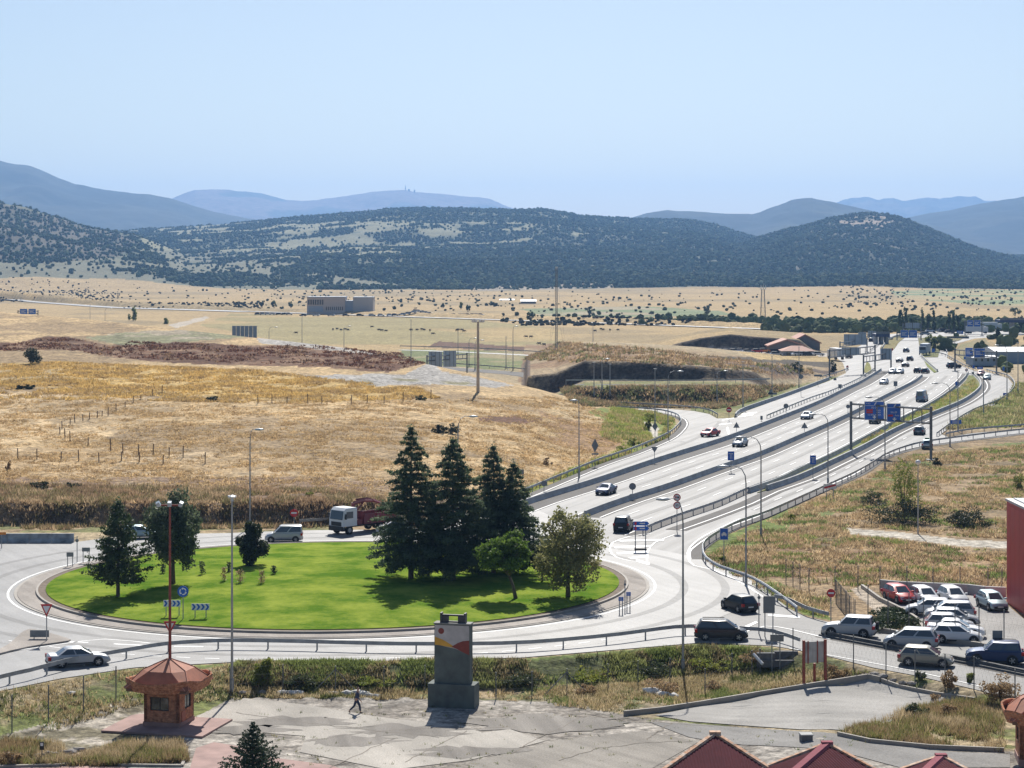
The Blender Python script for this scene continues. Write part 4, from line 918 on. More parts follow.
tufts('slip_road_weeds', 'yellow-green weeds beside the curving slip road', [([(520,494),(560,474),(600,458),(628,448),(600,436),(607,420),(612,409),(655,413),(674,420),(668,438),(600,464)], 1),([(860,442),(895,424),(926,409),(958,389),(974,380),(978,390),(926,416),(866,446)], .3)], 9000, 309, (.3,.9), [(.28,.33,.08),(.36,.36,.11),(.46,.36,.18),(.2,.25,.07)], 'weeds', .5, 5, .08)
tufts('band_heather', 'dark reddish heather growing in a band across the field', [([(-40,352),(20,343),(40,339),(70,338),(110,347),(135,341),(250,347),(300,345),(400,353),(425,364),(390,371),(330,367),(280,365),(180,361),(110,357),(70,350)], 1)], 15000, 311, (.2,.7), [(.13,.06,.04),(.18,.09,.055),(.10,.05,.035),(.28,.18,.11)], 'scrub', .7, 4, .16, yf=.55)
tufts('golden_grass', 'golden tall grass across the middle of the field', [([(-40,366),(60,362),(150,366),(260,370),(320,378),(420,388),(440,398),(300,404),(100,400),(-40,400)], 1)], 26000, 312, (.2,.6), [(.62,.44,.17),(.54,.37,.14),(.42,.30,.15)], 'grass', .6, 4, .10, yf=.55)
tufts('mound_grass', 'dry grass and scrub covering the excavated mound and its rim', [([(522,360),(560,342),(640,348),(760,362),(812,369),(812,374),(760,374),(640,364),(560,362)], .6),([(560,388),(795,386),(760,398),(735,406),(715,409),(575,406)], .4)], 12000, 313, (.3,1.1), [(.46,.33,.19),(.34,.24,.14),(.25,.19,.11),(.2,.21,.09)], 'scrub', .9, 4, .16, yf=.75)
tufts('slope_scrub', 'dark brown scrub on the lower slope above the slip road bend', [([(560,388),(795,386),(760,398),(735,406),(715,409),(575,406)], 1)], 5000, 314, (.3,.9), [(.22,.16,.10),(.16,.13,.08),(.26,.22,.12),(.2,.22,.1)], 'scrub', .9, 4, .14)
# brambles of the ditch: rounded clumps
for i, (px, row, w_, h_) in enumerate([(300,676,44,9),(370,678,40,8),(520,676,42,9),(585,672,50,10),(650,668,44,11),(710,661,46,11),(425,679,24,8),(755,656,24,12)]):
    bush('ditch_bramble', px, row+6, w_, h_, ['long dark bramble clump behind the walking person','dark bramble clump left of the sun-painted pylon','dark bramble clump right of the sun-painted pylon','thick bramble clump below the ring road rail, left of the lamp','thick bramble clump at the foot of the curved lamp post','bramble clump below the black people carrier','short bramble clump beside the pylon base','small reddish bramble at the end of the ditch'][i], LF_YEL if i in (1, 3, 5) else LF_SHR if i != 7 else LF_DRY, 400+i, int(w_*22), .2)
for i, (px, row, w_, h_, lab) in enumerate([(585,694,24,14,'rounded brown dead bush behind the chain link fence'),(662,692,42,14,'wide russet dry bush left of the lot kerb'),(921,680,13,11,'olive bush by the fence near the beige hatchback'),(950,688,20,20,'tall twiggy bush by the fence nearest the blue off-roader'),(1000,698,34,24,'large grey twiggy bush beside the road fence'),(935,700,14,7,'small reddish dry bush alone on the lot'),(835,678,24,16,'brown bush behind the blank panel'),(916,716,22,12,'dark weed bush at the edge of the weed bed'),(947,716,18,12,'twiggy weed bush in the weed bed'),(968,683,10,12,'bright yellow-green weed by the road fence'),(712,690,20,10,'russet dry weed mound near the fence'),(12,764,22,18,'grey dead shrub at the lower left corner')]):
    bush('weed_bush', px, row, w_, h_, lab, LF_DRY if ('brown' in lab or 'russet' in lab or 'red' in lab or 'twiggy' in lab or 'grey' in lab) else LF_YEL if 'bright' in lab else LF_SHR, 440+i, int(w_*h_*2.2), .16)
for i, (px, row, w_, h_, lab) in enumerate([(895,612,40,9,'low spreading juniper beside the red parked car'),(897,622,50,12,'wider juniper mat above the road kerb'),(870,626,34,12,'juniper mat behind the silver off-roader')]):
    bush('juniper_bush', px, row+4, w_, h_, lab, leaf_mat('juniper_green', (.05,.075,.035), (.09,.12,.05), .2), 480+i, 2600, .2)
# poplars and single trees in front of the plain
def fartree(name, px, row, w_, h_, lab, lf, seed, cat='tree', group=None, n=420):
    p = Vector((*G(px, row), 0)); s = p.y/F; p.z = zat(p.x, p.y)
    e = empty(name, tuple(p), lab, cat, 0, group)
    P = blob_points(n, w_/2*s*1.15, seed, 10, .35, h_/w_)+np.array([0,0,h_*.54*s]); v, f = leaves(P, max(.8, 1.35*s), seed=seed)
    link('crown', np_mesh('crown', v, f, lf, smooth=False), e)
    mb = MB(); mb.tube([(0,0,-.3),(0,0,h_*.7*s)], [.35,.1], 6); mb.build('trunk', BARK, e); return e
for i, (px, row, w_, h_, lab) in enumerate([(900,332,5,22,'leftmost slim poplar of the first poplar group'),(905,332,6,24,'second poplar, tallest of the first group'),(913,332,9,16,'broad lower poplar between the two narrow groups'),(922,333,6,22,'third narrow poplar left of the blue overhead sign'),(928,333,6,23,'narrow poplar standing just right of the third'),(934,333,5,23,'fifth narrow poplar beside the overhead sign'),(949,333,6,22,'leftmost poplar of the right-hand group'),(954,333,6,23,'middle poplar of the right-hand group'),(959,333,5,21,'rightmost poplar of the right-hand group')]):
    fartree('poplar_tree', px, row, w_, h_, lab, LF_POP, 500+i, group='poplars behind the motorway')
for i, (px, row, w_, h_, lab, lf) in enumerate([(531,322,9,11,'solid green tree on the plain left of the tall mast',LF_POP),(589,315,15,9,'dark clump of trees right of the tall mast',LF_DARK),(705,316,12,9,'round grey-green tree left of the lattice pylon',LF_SHR),(494,307,10,5,'dark spreading tree on the plain above the crossing road',LF_DARK),(461,309,5,7,'small green tree in a row on the plain',LF_YEL),(468,312,4,7,'narrow green tree in a row on the plain',LF_POP),(443,308,4,4,'little tree at the left of the row on the plain',LF_POP),(262,308,5,7,'dark tree left of the long building',LF_DARK),(274,308,6,8,'green tree nearest the long building',LF_POP),(291,308,5,6,'low green tree close to the long building end',LF_POP),(998,344,6,19,'dark cypress behind the warehouse',LF_DARK),(980,150,8,10,'leafy tree between the ramp and the cypress',LF_POP),(1006,150,14,14,'broad green tree right of the cypress',LF_POP),(1020,332,8,15,'dark fir at the right edge above the warehouse',LF_DARK),(1015,316,12,8,'round green tree on the plain at far right',LF_POP),(611,318,5,5,'small green tree on the plain right of the dark clump',LF_POP),(935,351,12,14,'dense green tree behind the white lorry on the motorway',LF_POP),(930,346,13,10,'yellowish tree left of the motorway tree clump',LF_YEL),(947,345,12,8,'green tree at the right end of the motorway tree clump',LF_POP),(845,330,16,9,'green tree mass above the far sign backs',LF_POP),(880,330,14,8,'green tree mass left of the poplars',LF_POP)]):
    fartree('plain_tree', px, row, w_, h_, lab, lf, 540+i)
# ---------------------------------------------------------------- barriers and rails
GALV = mat('galvanised_steel', (.36,.37,.38), .5, .45, scale=1.5, var=.2)
GALVD = mat('weathered_steel', (.17,.18,.19), .55, .4, scale=1.5, var=.2)
NJ = mat('barrier_concrete', (.42,.42,.41), .85, scale=.6, var=.22, detail=8)
SIGNBACK = mat('sign_back_grey', (.20,.215,.23), .5, .3, scale=2)
BLUE = mat('sign_blue', (.012,.12,.52), .4, scale=2, var=.06); WHT = mat('sign_white', (.78,.78,.78), .45, var=.04)
RED = mat('sign_red', (.55,.02,.025), .4, var=.06); BLK = mat('sign_black', (.02,.02,.02), .5)
GREEN = mat('sign_green', (.02,.12,.05), .5); ORG = mat('sign_orange', (.75,.25,.03), .5)
RUST = mat('rusty_red_paint', (.27,.06,.038), .6, scale=4, var=.25)
def nj_barrier(name, pts, label, hgt_=.78, w_=.30, group=None, z0=0):
    P = pxpath(pts, 4) if isinstance(pts[0], tuple) else pts
    prof_ = [(-w_,0),(-w_,.08),(-w_*.55,.3),(-w_*.4,hgt_),(w_*.4,hgt_),(w_*.55,.3),(w_,.08),(w_,0)]
    rings = []
    for i, p in enumerate(P):
        d = (P[min(i+1,len(P)-1)]-P[max(i-1,0)]).normalized(); q = Vector((-d.y, d.x, 0))
        rings.append([Vector((p.x+q.x*a, p.y+q.y*a, z0+.05+b)) for a, b in prof_])
    mb = MB(); mb.loft(rings); o = mb.build(name, NJ)
    return tag(o, label, 'barrier', group)
nj_barrier('concrete_barrier', A_, 'long concrete barrier between the slip road and the first carriageway')
nj_barrier('concrete_barrier', B_, 'long concrete median barrier between the two main carriageways')
nj_barrier('concrete_barrier', C_[4:], 'concrete barrier on the upper edge of the grassy wedge')
nj_barrier('concrete_barrier', D_[3:], 'concrete barrier on the lower edge of the grassy wedge')
nj_barrier('concrete_barrier', [(735.5,417.5),(745,410.8),(790,395),(829,380)], 'pale concrete parapet rising from the no entry sign along the slip road')
nj_barrier('concrete_barrier', [(882,349),(888,341),(898,336.5),(912,335)], 'curving concrete barrier on the far median beyond the bridge joint')
nj_barrier('concrete_barrier', [(922,358),(930,365.5),(937.5,372)], 'short dark concrete barrier left of the far triangular carriageway')
def guardrail(name, pts, label, spacing=4.0, zf=None, path=None, hb=.55, maxp=95, group=None, two=False):
    P = path or pxpath(pts, 3); zf = zf or (lambda x, y: 0.05); mb = MB()
    pr = [(-.02,0),(.03,.06),(.07,.1),(.0,.155),(.07,.21),(.03,.25),(-.02,.31),(-.05,.31),(-.05,0)]
    rings = []; L = [0]
    for i, p in enumerate(P):
        d = (P[min(i+1,len(P)-1)]-P[max(i-1,0)]).normalized(); q = Vector((-d.y, d.x, 0)); z = zf(p.x, p.y)
        rings.append([Vector((p.x+q.x*a, p.y+q.y*a, z+hb+b)) for a, b in pr])
        if i: L.append(L[-1]+(P[i]-P[i-1]).length)
    mb.loft(rings); c = P[len(P)//2]
    e = empty(name, (c.x, c.y, zf(c.x, c.y)), label, 'guard rail', 0, group)
    def off(o): o.matrix_parent_inverse = Matrix.Translation(-Vector(e.location)); return o
    off(mb.build('rail_beam', GALV, e))
    n = int(L[-1]/spacing)
    if n > maxp: n = maxp; spacing = L[-1]/n
    pb = MB(); pb.box(-.06,.06,-.06,.06,-.35,.8); me = pb.mesh('post', GALV)
    for k in range(n+1):
        s = k*spacing; x = float(np.interp(s, L, [p.x for p in P])); y = float(np.interp(s, L, [p.y for p in P]))
        off(link('post', me, e, (x, y+.1, zf(x, y))))
    return e
guardrail('guard_rail', [(-60,706),(0,687),(30,680),(65,670.5),(100,664),(137,657.5),(165,653),(200,650.5),(235,649.5),(300,650.5),(400,653),(500,652.5),(560,649),(620,643),(660,637.5),(690,635),(740,637),(773,640),(800,649)], 'long steel guard rail along the near side of the ring road, behind the plaza')
guardrail('guard_rail', [(797,616.5),(790,611),(775,600),(760,590),(745,582.5),(720,574),(706,565),(702.5,556),(705,547.5),(720,537),(741,526.5),(768,517),(820,493.5),(851,479)], 'guard rail wrapping the bend from the motorway slip down to the lower road')
guardrail('guard_rail', [(851,479),(866,471),(886,458.5),(903,451.5),(926.5,445.5),(973,439),(1024,433),(1100,426)], 'guard rail below the overhead gantry, following the ramp to the right edge')
guardrail('guard_rail', [(775,604),(790,608),(806,616),(829,622.5)], 'short heavy guard rail beside the round no entry sign')
guardrail('guard_rail', [(500,501),(520,496.5),(560,480),(600,463.5),(631,453),(652,444.5),(670,435.5),(680,426),(680.5,422),(676.5,417.5),(662,413.5),(640,411.5),(615,410)], 'guard rail round the outside of the curving slip road, beside the dry field')
guardrail('guard_rail', [(590,405),(615,405.8),(662,408),(694,410.5),(709,413.3),(718,418)], 'guard rail on the upper side of the slip road bend')
guardrail('guard_rail', [(643,535.5),(654,530),(679,520.5),(718,507),(749,493),(780,482),(798,473),(815,466)], 'guard rail at the tip of the grassy wedge, above the painted gore')
guardrail('guard_rail', A2, 'posted guard rail between the slip road and the narrow green strip')
guardrail('guard_rail', [(937,437),(951.5,426.3),(973,413),(998,403),(1011,393.6),(1014.5,385.6),(1008.5,378.3),(998,375.2),(986,371.8)], 'guard rail round the outer bend of the right carriageway')
guardrail('guard_rail', [(946,437.5),(973,432.8),(1024,428.4),(1100,421)], 'upper guard rail of the ramp leaving to the right')
guardrail('guard_rail', [(300,527),(325,525.5),(345,523.5)], 'short guard rail beside the white cab of the crane lorry', zf=lambda x, y: .05)
guardrail('guard_rail', [(820,379.5),(835,375.5),(847,371),(848,369)], 'far guard rail at the foot of the left gantry leg')
guardrail('guard_rail', [(924,355.3),(935,354.5),(945,356.5),(955,362),(965,367.5),(976,371.5)], 'far guard rail curving behind the far triangular carriageway', spacing=8)
guardrail('guard_rail', [(947,353.5),(946,350),(950,345),(956,342.3)], 'distant guard rail on the little ramp bend', spacing=8)
guardrail('guard_rail', [(870,352),(878,346),(882,341.5),(890,337)], 'distant guard rail left of the far median bushes', spacing=8)
guardrail('guard_rail', [(535,383.2),(600,383.2),(660,383.7),(720,383.2),(790,381),(812,378)], 'long distant guard rail below the dark excavated bank', spacing=8, path=smooth_path([G(x, y, 3) for x, y in [(566,383.4),(600,383.2),(660,383.7),(720,383.2),(770,382)]], 6), zf=lambda x, y: 3.05)
guardrail('guard_rail', [(400,348),(460,349.5),(520,352.5),(548,354.5)], 'distant rail along the brown bank beyond the wooden pole', spacing=10)
guardrail('guard_rail', [(430,364.5),(470,367),(520,371),(540,373)], 'distant rail beside the crossing highway behind the field crest', spacing=10)
# divider of the lower road: two rails back to back on a kerb
div = pxpath([(822,636.2),(860,643.5),(900,651),(953,661.2),(1024,675.5),(1120,697)], 3)
def divider():
    mb = MB(); rings = []
    for i, p in enumerate(div):
        d = (div[min(i+1,len(div)-1)]-div[max(i-1,0)]).normalized(); q = Vector((-d.y, d.x, 0))
        rings.append([Vector((p.x+q.x*a, p.y+q.y*a, .05+b)) for a, b in ((-.45,0),(-.4,.16),(-.14,.18),(-.12,.42),(.12,.42),(.14,.18),(.4,.16),(.45,0))])
    mb.loft(rings); tag(mb.build('road_divider', mat('dark_divider', (.10,.10,.10), .8, scale=2, var=.3)), 'low dark divider between the two directions of the lower road', 'barrier')
divider()
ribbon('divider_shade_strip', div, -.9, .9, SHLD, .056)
kerb('parking_kerb', [(862,630.5),(880,632.5),(939,642),(978,647.5),(1024,656),(1100,670)], .22, .3)
kerb('parking_kerb', [(862,588),(880,601),(905,613),(918,622),(924,632),(928,638)], .15, .25)
kerb('parking_wall', [(880,589),(900,591),(968,594),(985,596),(1006,597)], .7, .3, m=NJ)
# concrete blocks at the far left of the ring road
def block_barrier():
    x0, y0 = G(-14, 542.5, .05); x1, y1 = G(74, 542.5, .05)
    e = empty('block_barrier', ((x0+x1)/2, y0, .05), 'row of grey concrete blocks painted with faded marks at the edge of the ring road', 'barrier')
    n = 4; L = (x1-x0)/n
    for i in range(n):
        mb = MB(); pr = [(-.3,0),(-.3,.25),(-.16,.42),(-.13,1.0),(.13,1.0),(.16,.42),(.3,.25),(.3,0)]
        mb.xprism(pr, -(x1-x0)/2+i*L+.02, -(x1-x0)/2+(i+1)*L-.02); mb.build('concrete_block', mat('block_concrete', (.33,.35,.37), .85, scale=1.3, var=.4, detail=6), e)
block_barrier()
# gabion-like culvert wall and blocks
def culvert():
    p = W(785, 663); e = empty('culvert_wall', tuple(p), 'dark concrete culvert mouth with a pipe beside the road sign', 'culvert')
    s = p.y/F; mb = MB(); m = NJ
    mb.box(-28*s, -10*s, .0, .4, -.3, .75); mb.box(-10*s, 14*s, .5, .9, -.3, .8); mb.box(14*s, 26*s, .0, .4, -.3, .5); mb.box(-28*s,26*s,-.35,-.05,-.3,.25); mb.build('wall', mat('dark_concrete', (.14,.14,.145), .9, scale=2, var=.3), e)
    mb = MB(); mb.tube([(-32*s,-.3,.75),(-24*s,-1.1,.1)], .12, 8); mb.build('pipe', WHT, e)
culvert()

# ---------------------------------------------------------------- lamp posts
def dims(px, row, top, z=None, p=None):
    p = p or (W(px, row) if z is None else Vector((*G(px, row, z), z))); return p, (row-top)*p.y/F
def lamp(px, row, top, arm_px, head_row, label, name='street_lamp', lamp_z=None, r=.10, m=None, group='curved street lamps', p=None, arms=None):
    p, h = dims(px, row, top, lamp_z, p); s = p.y/F; e = empty(name, tuple(p), label, 'street lamp', 0, group)
    mb = MB(); m = m or GALV
    mb.tube([(0,0,-.3),(0,0,.9),(0,0,1.0),(0,0,h*.86)], [r*1.5,r*1.5,r,r*.65], 8)
    if not arm_px and not arms: mb.tube([(0,0,h*.85),(0,0,h)], [r*.65,r*.6], 8); mb.box(-.3,.3,-.12,.12,h-.03,h+.09)
    mb.build('pole', m, e, smooth=False)
    for ap in (arms or [arm_px]):
        a = ap*s; hz = h+(0 if head_row is None else 0)
        ab = MB()
        if abs(a) > .01:
            pts = [(0,0,h*.85),(a*.04,0,h*.92),(a*.2,0,h*.975),(a*.5,0,h),(a*.8,0,h*.995)]
            ab.tube(pts, [r*.65,r*.6,r*.5,r*.42,r*.4], 6); ab.build('arm', m, e, smooth=True)
            hb = MB(); sg = 1 if a > 0 else -1
            hb.loft([[Vector((a*.78+sg*k*.55, w_*math.cos(t), h*.995+zz*math.sin(t))) for t in np.linspace(0, 2*math.pi, 9)[:-1]] for k, w_, zz in ((0,.08,.06),(.4,.2,.13),(1,.24,.15),(1.7,.16,.1),(2,.05,.04))])
            hb.build('lamp_head', mat('lamp_head_pale', (.55,.58,.60), .35, .1, var=.05), e, smooth=True)
    return e
for a in [(232,692,497,0,None,'tall straight grey lamp post in front of the lawn, nearest the kiosk'),
          (683,672,499,-17,None,'nearest curved lamp post, standing below the ring road guard rail'),
          (746,586,466,-22,None,'curved lamp post on the bend just right of the blue car sign'),
          (761,537,437,-21,None,'curved lamp post behind the blue car sign, further up the slip road'),
          (828,485,414,-15,None,'curved lamp post rising above the red-striped town-end sign'),
          (250,528,429,6,None,'slim curved lamp post at the edge of the dry field'),
          (458,520,416,14,None,'curved lamp post behind the tallest cedars'),
          (579,478,400,-2,None,'straight lamp post at the near end of the slip road rail'),
          (885,470,397,-16,None,'curved lamp post passing behind the two overhead blue signs'),
          (950,447,383,-15,None,'lamp post left of the ramp with its arm over the carriageway'),
          (958,432,371,0,None,'straight lamp post right of the grassy wedge'),
          (983.5,416,374,0,None,'straight lamp post inside the right bend'),
          (1007,402,345,-10,None,'curved lamp post outside the right bend by the warehouse'),
          (1018,393,343,0,None,'rightmost straight lamp post in front of the warehouse'),
          (655,426,369,0,None,'straight lamp post on the island inside the slip road bend'),
          (668,436,371,12,None,'curved lamp post inside the slip road bend'),
          (743,409,362,0,None,'straight lamp post beside the far parapet and no entry sign'),
          (772,397,356,0,None,'thick lamp post above the parapet below the farm sheds'),
          (799,388,347,0,None,'thin lamp post in front of the pink-roofed shed'),
          (717,403,371,8,None,'small curved lamp post above the dark lower slope'),
          (610,397,365,0,None,'thin post on the lower slope right of the paired lamps'),
          (602,390,359,4,None,'left post of the pair in front of the excavated bank'),
          (594,397,363,0,None,'slim post at the left end of the dark lower slope'),
          (593,347,322,0,None,'distant lamp post behind the excavated mound'),
          (411,348,320,0,None,'distant straight lamp post beyond the dry field crest'),
          (469,364,338,6,None,'distant curved lamp post left of the tall wooden pole'),
          (475,366,340,7,None,'distant lamp post just left of the wooden pole'),
          (458,350,332,0,None,'faint distant lamp post in front of the dark cattle'),
          (506,364,337,0,None,'distant lamp post right of the wooden pole'),
          (513,368,326,2,None,'taller distant lamp post right of the wooden pole'),
          (344,340,326,5,None,'distant curved lamp post above the bare track'),
          (302,339,316,0,None,'distant thin lamp post left of the bare track'),
          (269,336,327,7,None,'distant curved lamp post near the grey panels'),
          (105,318,308,6,None,'tiny distant curved lamp on the left crest'),
          (90,317,305,0,None,'tiny distant straight lamp on the left crest')]:
    px, row = a[0], a[1]
    pp = None
    if row < 372 and px < 600: 
        d_ = {411:620,469:620,475:600,458:700,506:610,513:600,344:700,302:700,269:700,105:900,90:900,593:790}[px]
        pp = Vector(((px-512)/F*d_, d_, zat((px-512)/F*d_, d_)))
        row2 = HOR+F*(H-pp.z)/d_; 
        a = (px, row2, a[2])+a[3:]
    e = lamp(*a[:6], p=pp, r=.10 if a[1] > 420 else .12)
def small_head():   # flat head of the nearest grey post
    e = [o for o in COL.objects if o.get('label', '').startswith('tall straight grey lamp')][0]
    h = 195*e.location.y/F; mb = MB(); mb.cyl((0,0,h-.35),(0,0,h-.1), .12); mb.tube([(-.0,0,h-.1),(0,0,h+.02),(0,0,h+.12)], [.28,.34,.1], 12); mb.build('lamp_head', mat('lamp_head_pale', (.55,.58,.60)), e)
    for q in (.4,): pass
small_head()
def field_lamp():
    p = W(918, 534); s = p.y/F; h = (534-464)*s; e = empty('globe_lamp', tuple(p), 'slim post with a small white globe lamp beside the bramble thicket', 'street lamp')
    MB().tube([(0,0,-.3),(0,0,1),(0,0,h)], [.1,.08,.05], 8).build('pole', GALV, e)
    mb = MB(); mb.tube([(0,0,h-.1),(0,0,h),(0,0,h+.2),(0,0,h+.4),(0,0,h+.45)], [.08,.25,.32,.22,.05], 10); mb.build('lamp_globe', WHT, e, smooth=True)
field_lamp()
def wooden_pole():
    p = W(478, 392); h = (392-322)*p.y/F; s = p.y/F; e = empty('floodlight_pole', tuple(p), 'tall pale wooden pole with a row of floodlights standing in the dry field', 'pole')
    MB().tube([(0,0,-.3),(0,0,h)], [.34,.22], 10).build('pole', mat('pale_wood', (.50,.43,.35), .85, scale=2, var=.2), e)
    MB().box(-5.5*s, 5.5*s, -.08, .08, h-.1, h+.08).build('crossbar', GALV, e)
    for k in (-5,-2.2,2.2,5):
        mb = MB(); mb.box(k*s-.3, k*s+.3, -.2, .2, h-.05, h+.38); mb.build('floodlight', WHT, e)
wooden_pole()
def lattice(px, row, d, top, wb, wt, label, name, m=GALVD, guys=False):
    x = (px-512)/F*d; z = zat(x, d); h = H-(top-HOR)*d/F-z; e = empty(name, (x, d, z), label, 'pylon')
    mb = MB(); cs = [(-1,-1),(1,-1),(1,1),(-1,1)]
    for cx_, cy_ in cs: mb.tube([(cx_*wb, cy_*wb, -.3), (cx_*wt, cy_*wt, h)], .11 if wb > .5 else .06, 4)
    n = max(6, int(h/(wb*2.4)))
    for i in range(n):
        a, b = i/n, (i+1)/n; wa, w2 = wb+(wt-wb)*a, wb+(wt-wb)*b
        for k in range(4):
            c1, c2 = cs[k], cs[(k+1) % 4]
            mb.tube([(c1[0]*wa, c1[1]*wa, h*a), (c2[0]*w2, c2[1]*w2, h*b)], .05, 3)
            mb.tube([(c1[0]*w2, c1[1]*w2, h*b), (c2[0]*w2, c2[1]*w2, h*b)], .05, 3)
    mb.build('lattice_frame', m, e)
    return e, h, z
e, h, z = lattice(763, 322, 1090, 289, 1.3, .7, 'lattice telecom pylon on the plain behind the excavated bank', 'lattice_pylon')
mb = MB(); mb.box(-1.4,1.4,-1.4,1.4,h-.3,h); [mb.box(a-.2,a+.2,-1.5,-1.3,h,h+2) for a in (-1.2,0,1.2)]; mb.build('antenna_panels', WHT, e)
e, h, z = lattice(556.5, 348, 640, 268, .28, .28, 'very tall thin guyed mast standing behind the excavated mound', 'guyed_mast')
mb = MB()
for a in range(3):
    for f in (.5,.95): mb.tube([(0,0,h*f),(3.2*math.cos(a*2.1+.3), 3.2*math.sin(a*2.1+.3)+1, 0)], .02, 3)
mb.build('guy_wires', GALVD, e)
MB().box(-.4,.4,-.1,.1,h-.4,h+.4).build('beacon', WHT, e)

# ---------------------------------------------------------------- signs
def disc(r, n=28): return [(r*math.cos(2*math.pi*i/n), r*math.sin(2*math.pi*i/n)) for i in range(n)]
def plate(shape, w_, h_):
    if shape == 'circle': return disc(w_/2)
    if shape == 'tri_up': return [(-w_/2,-h_/2),(w_/2,-h_/2),(0,h_/2)]
    if shape == 'tri_down': return [(-w_/2,h_/2),(0,-h_/2),(w_/2,h_/2)]
    if shape == 'diamond': return [(-w_/2,0),(0,-h_/2),(w_/2,0),(0,h_/2)]
    if shape == 'arrow_r': return [(-w_/2,-h_/2),(w_*.36,-h_/2),(w_/2,0),(w_*.36,h_/2),(-w_/2,h_/2)]
    return [(-w_/2,-h_/2),(w_/2,-h_/2),(w_/2,h_/2),(-w_/2,h_/2)]
def sh(poly, dx, dz, s=1): return [(p[0]*s+dx, p[1]*s+dz) for p in poly]
def text(e, body, x, z, size, m, y=-.05):
    cu = bpy.data.curves.new('lettering', 'FONT'); cu.body = body; cu.size = size; cu.extrude = .004; cu.align_x = 'CENTER'; cu.align_y = 'CENTER'
    t_ = bpy.data.objects.new('tmp', cu); COL.objects.link(t_); bpy.context.view_layer.update()
    me = bpy.data.meshes.new_from_object(t_.evaluated_get(bpy.context.evaluated_depsgraph_get())); COL.objects.unlink(t_); bpy.data.objects.remove(t_)
    me.materials.clear(); me.materials.append(m); o = bpy.data.objects.new('lettering', me); COL.objects.link(o); o.parent = e; o.location = (x, y, z); o.rotation_euler = (R(90), 0, 0); return o
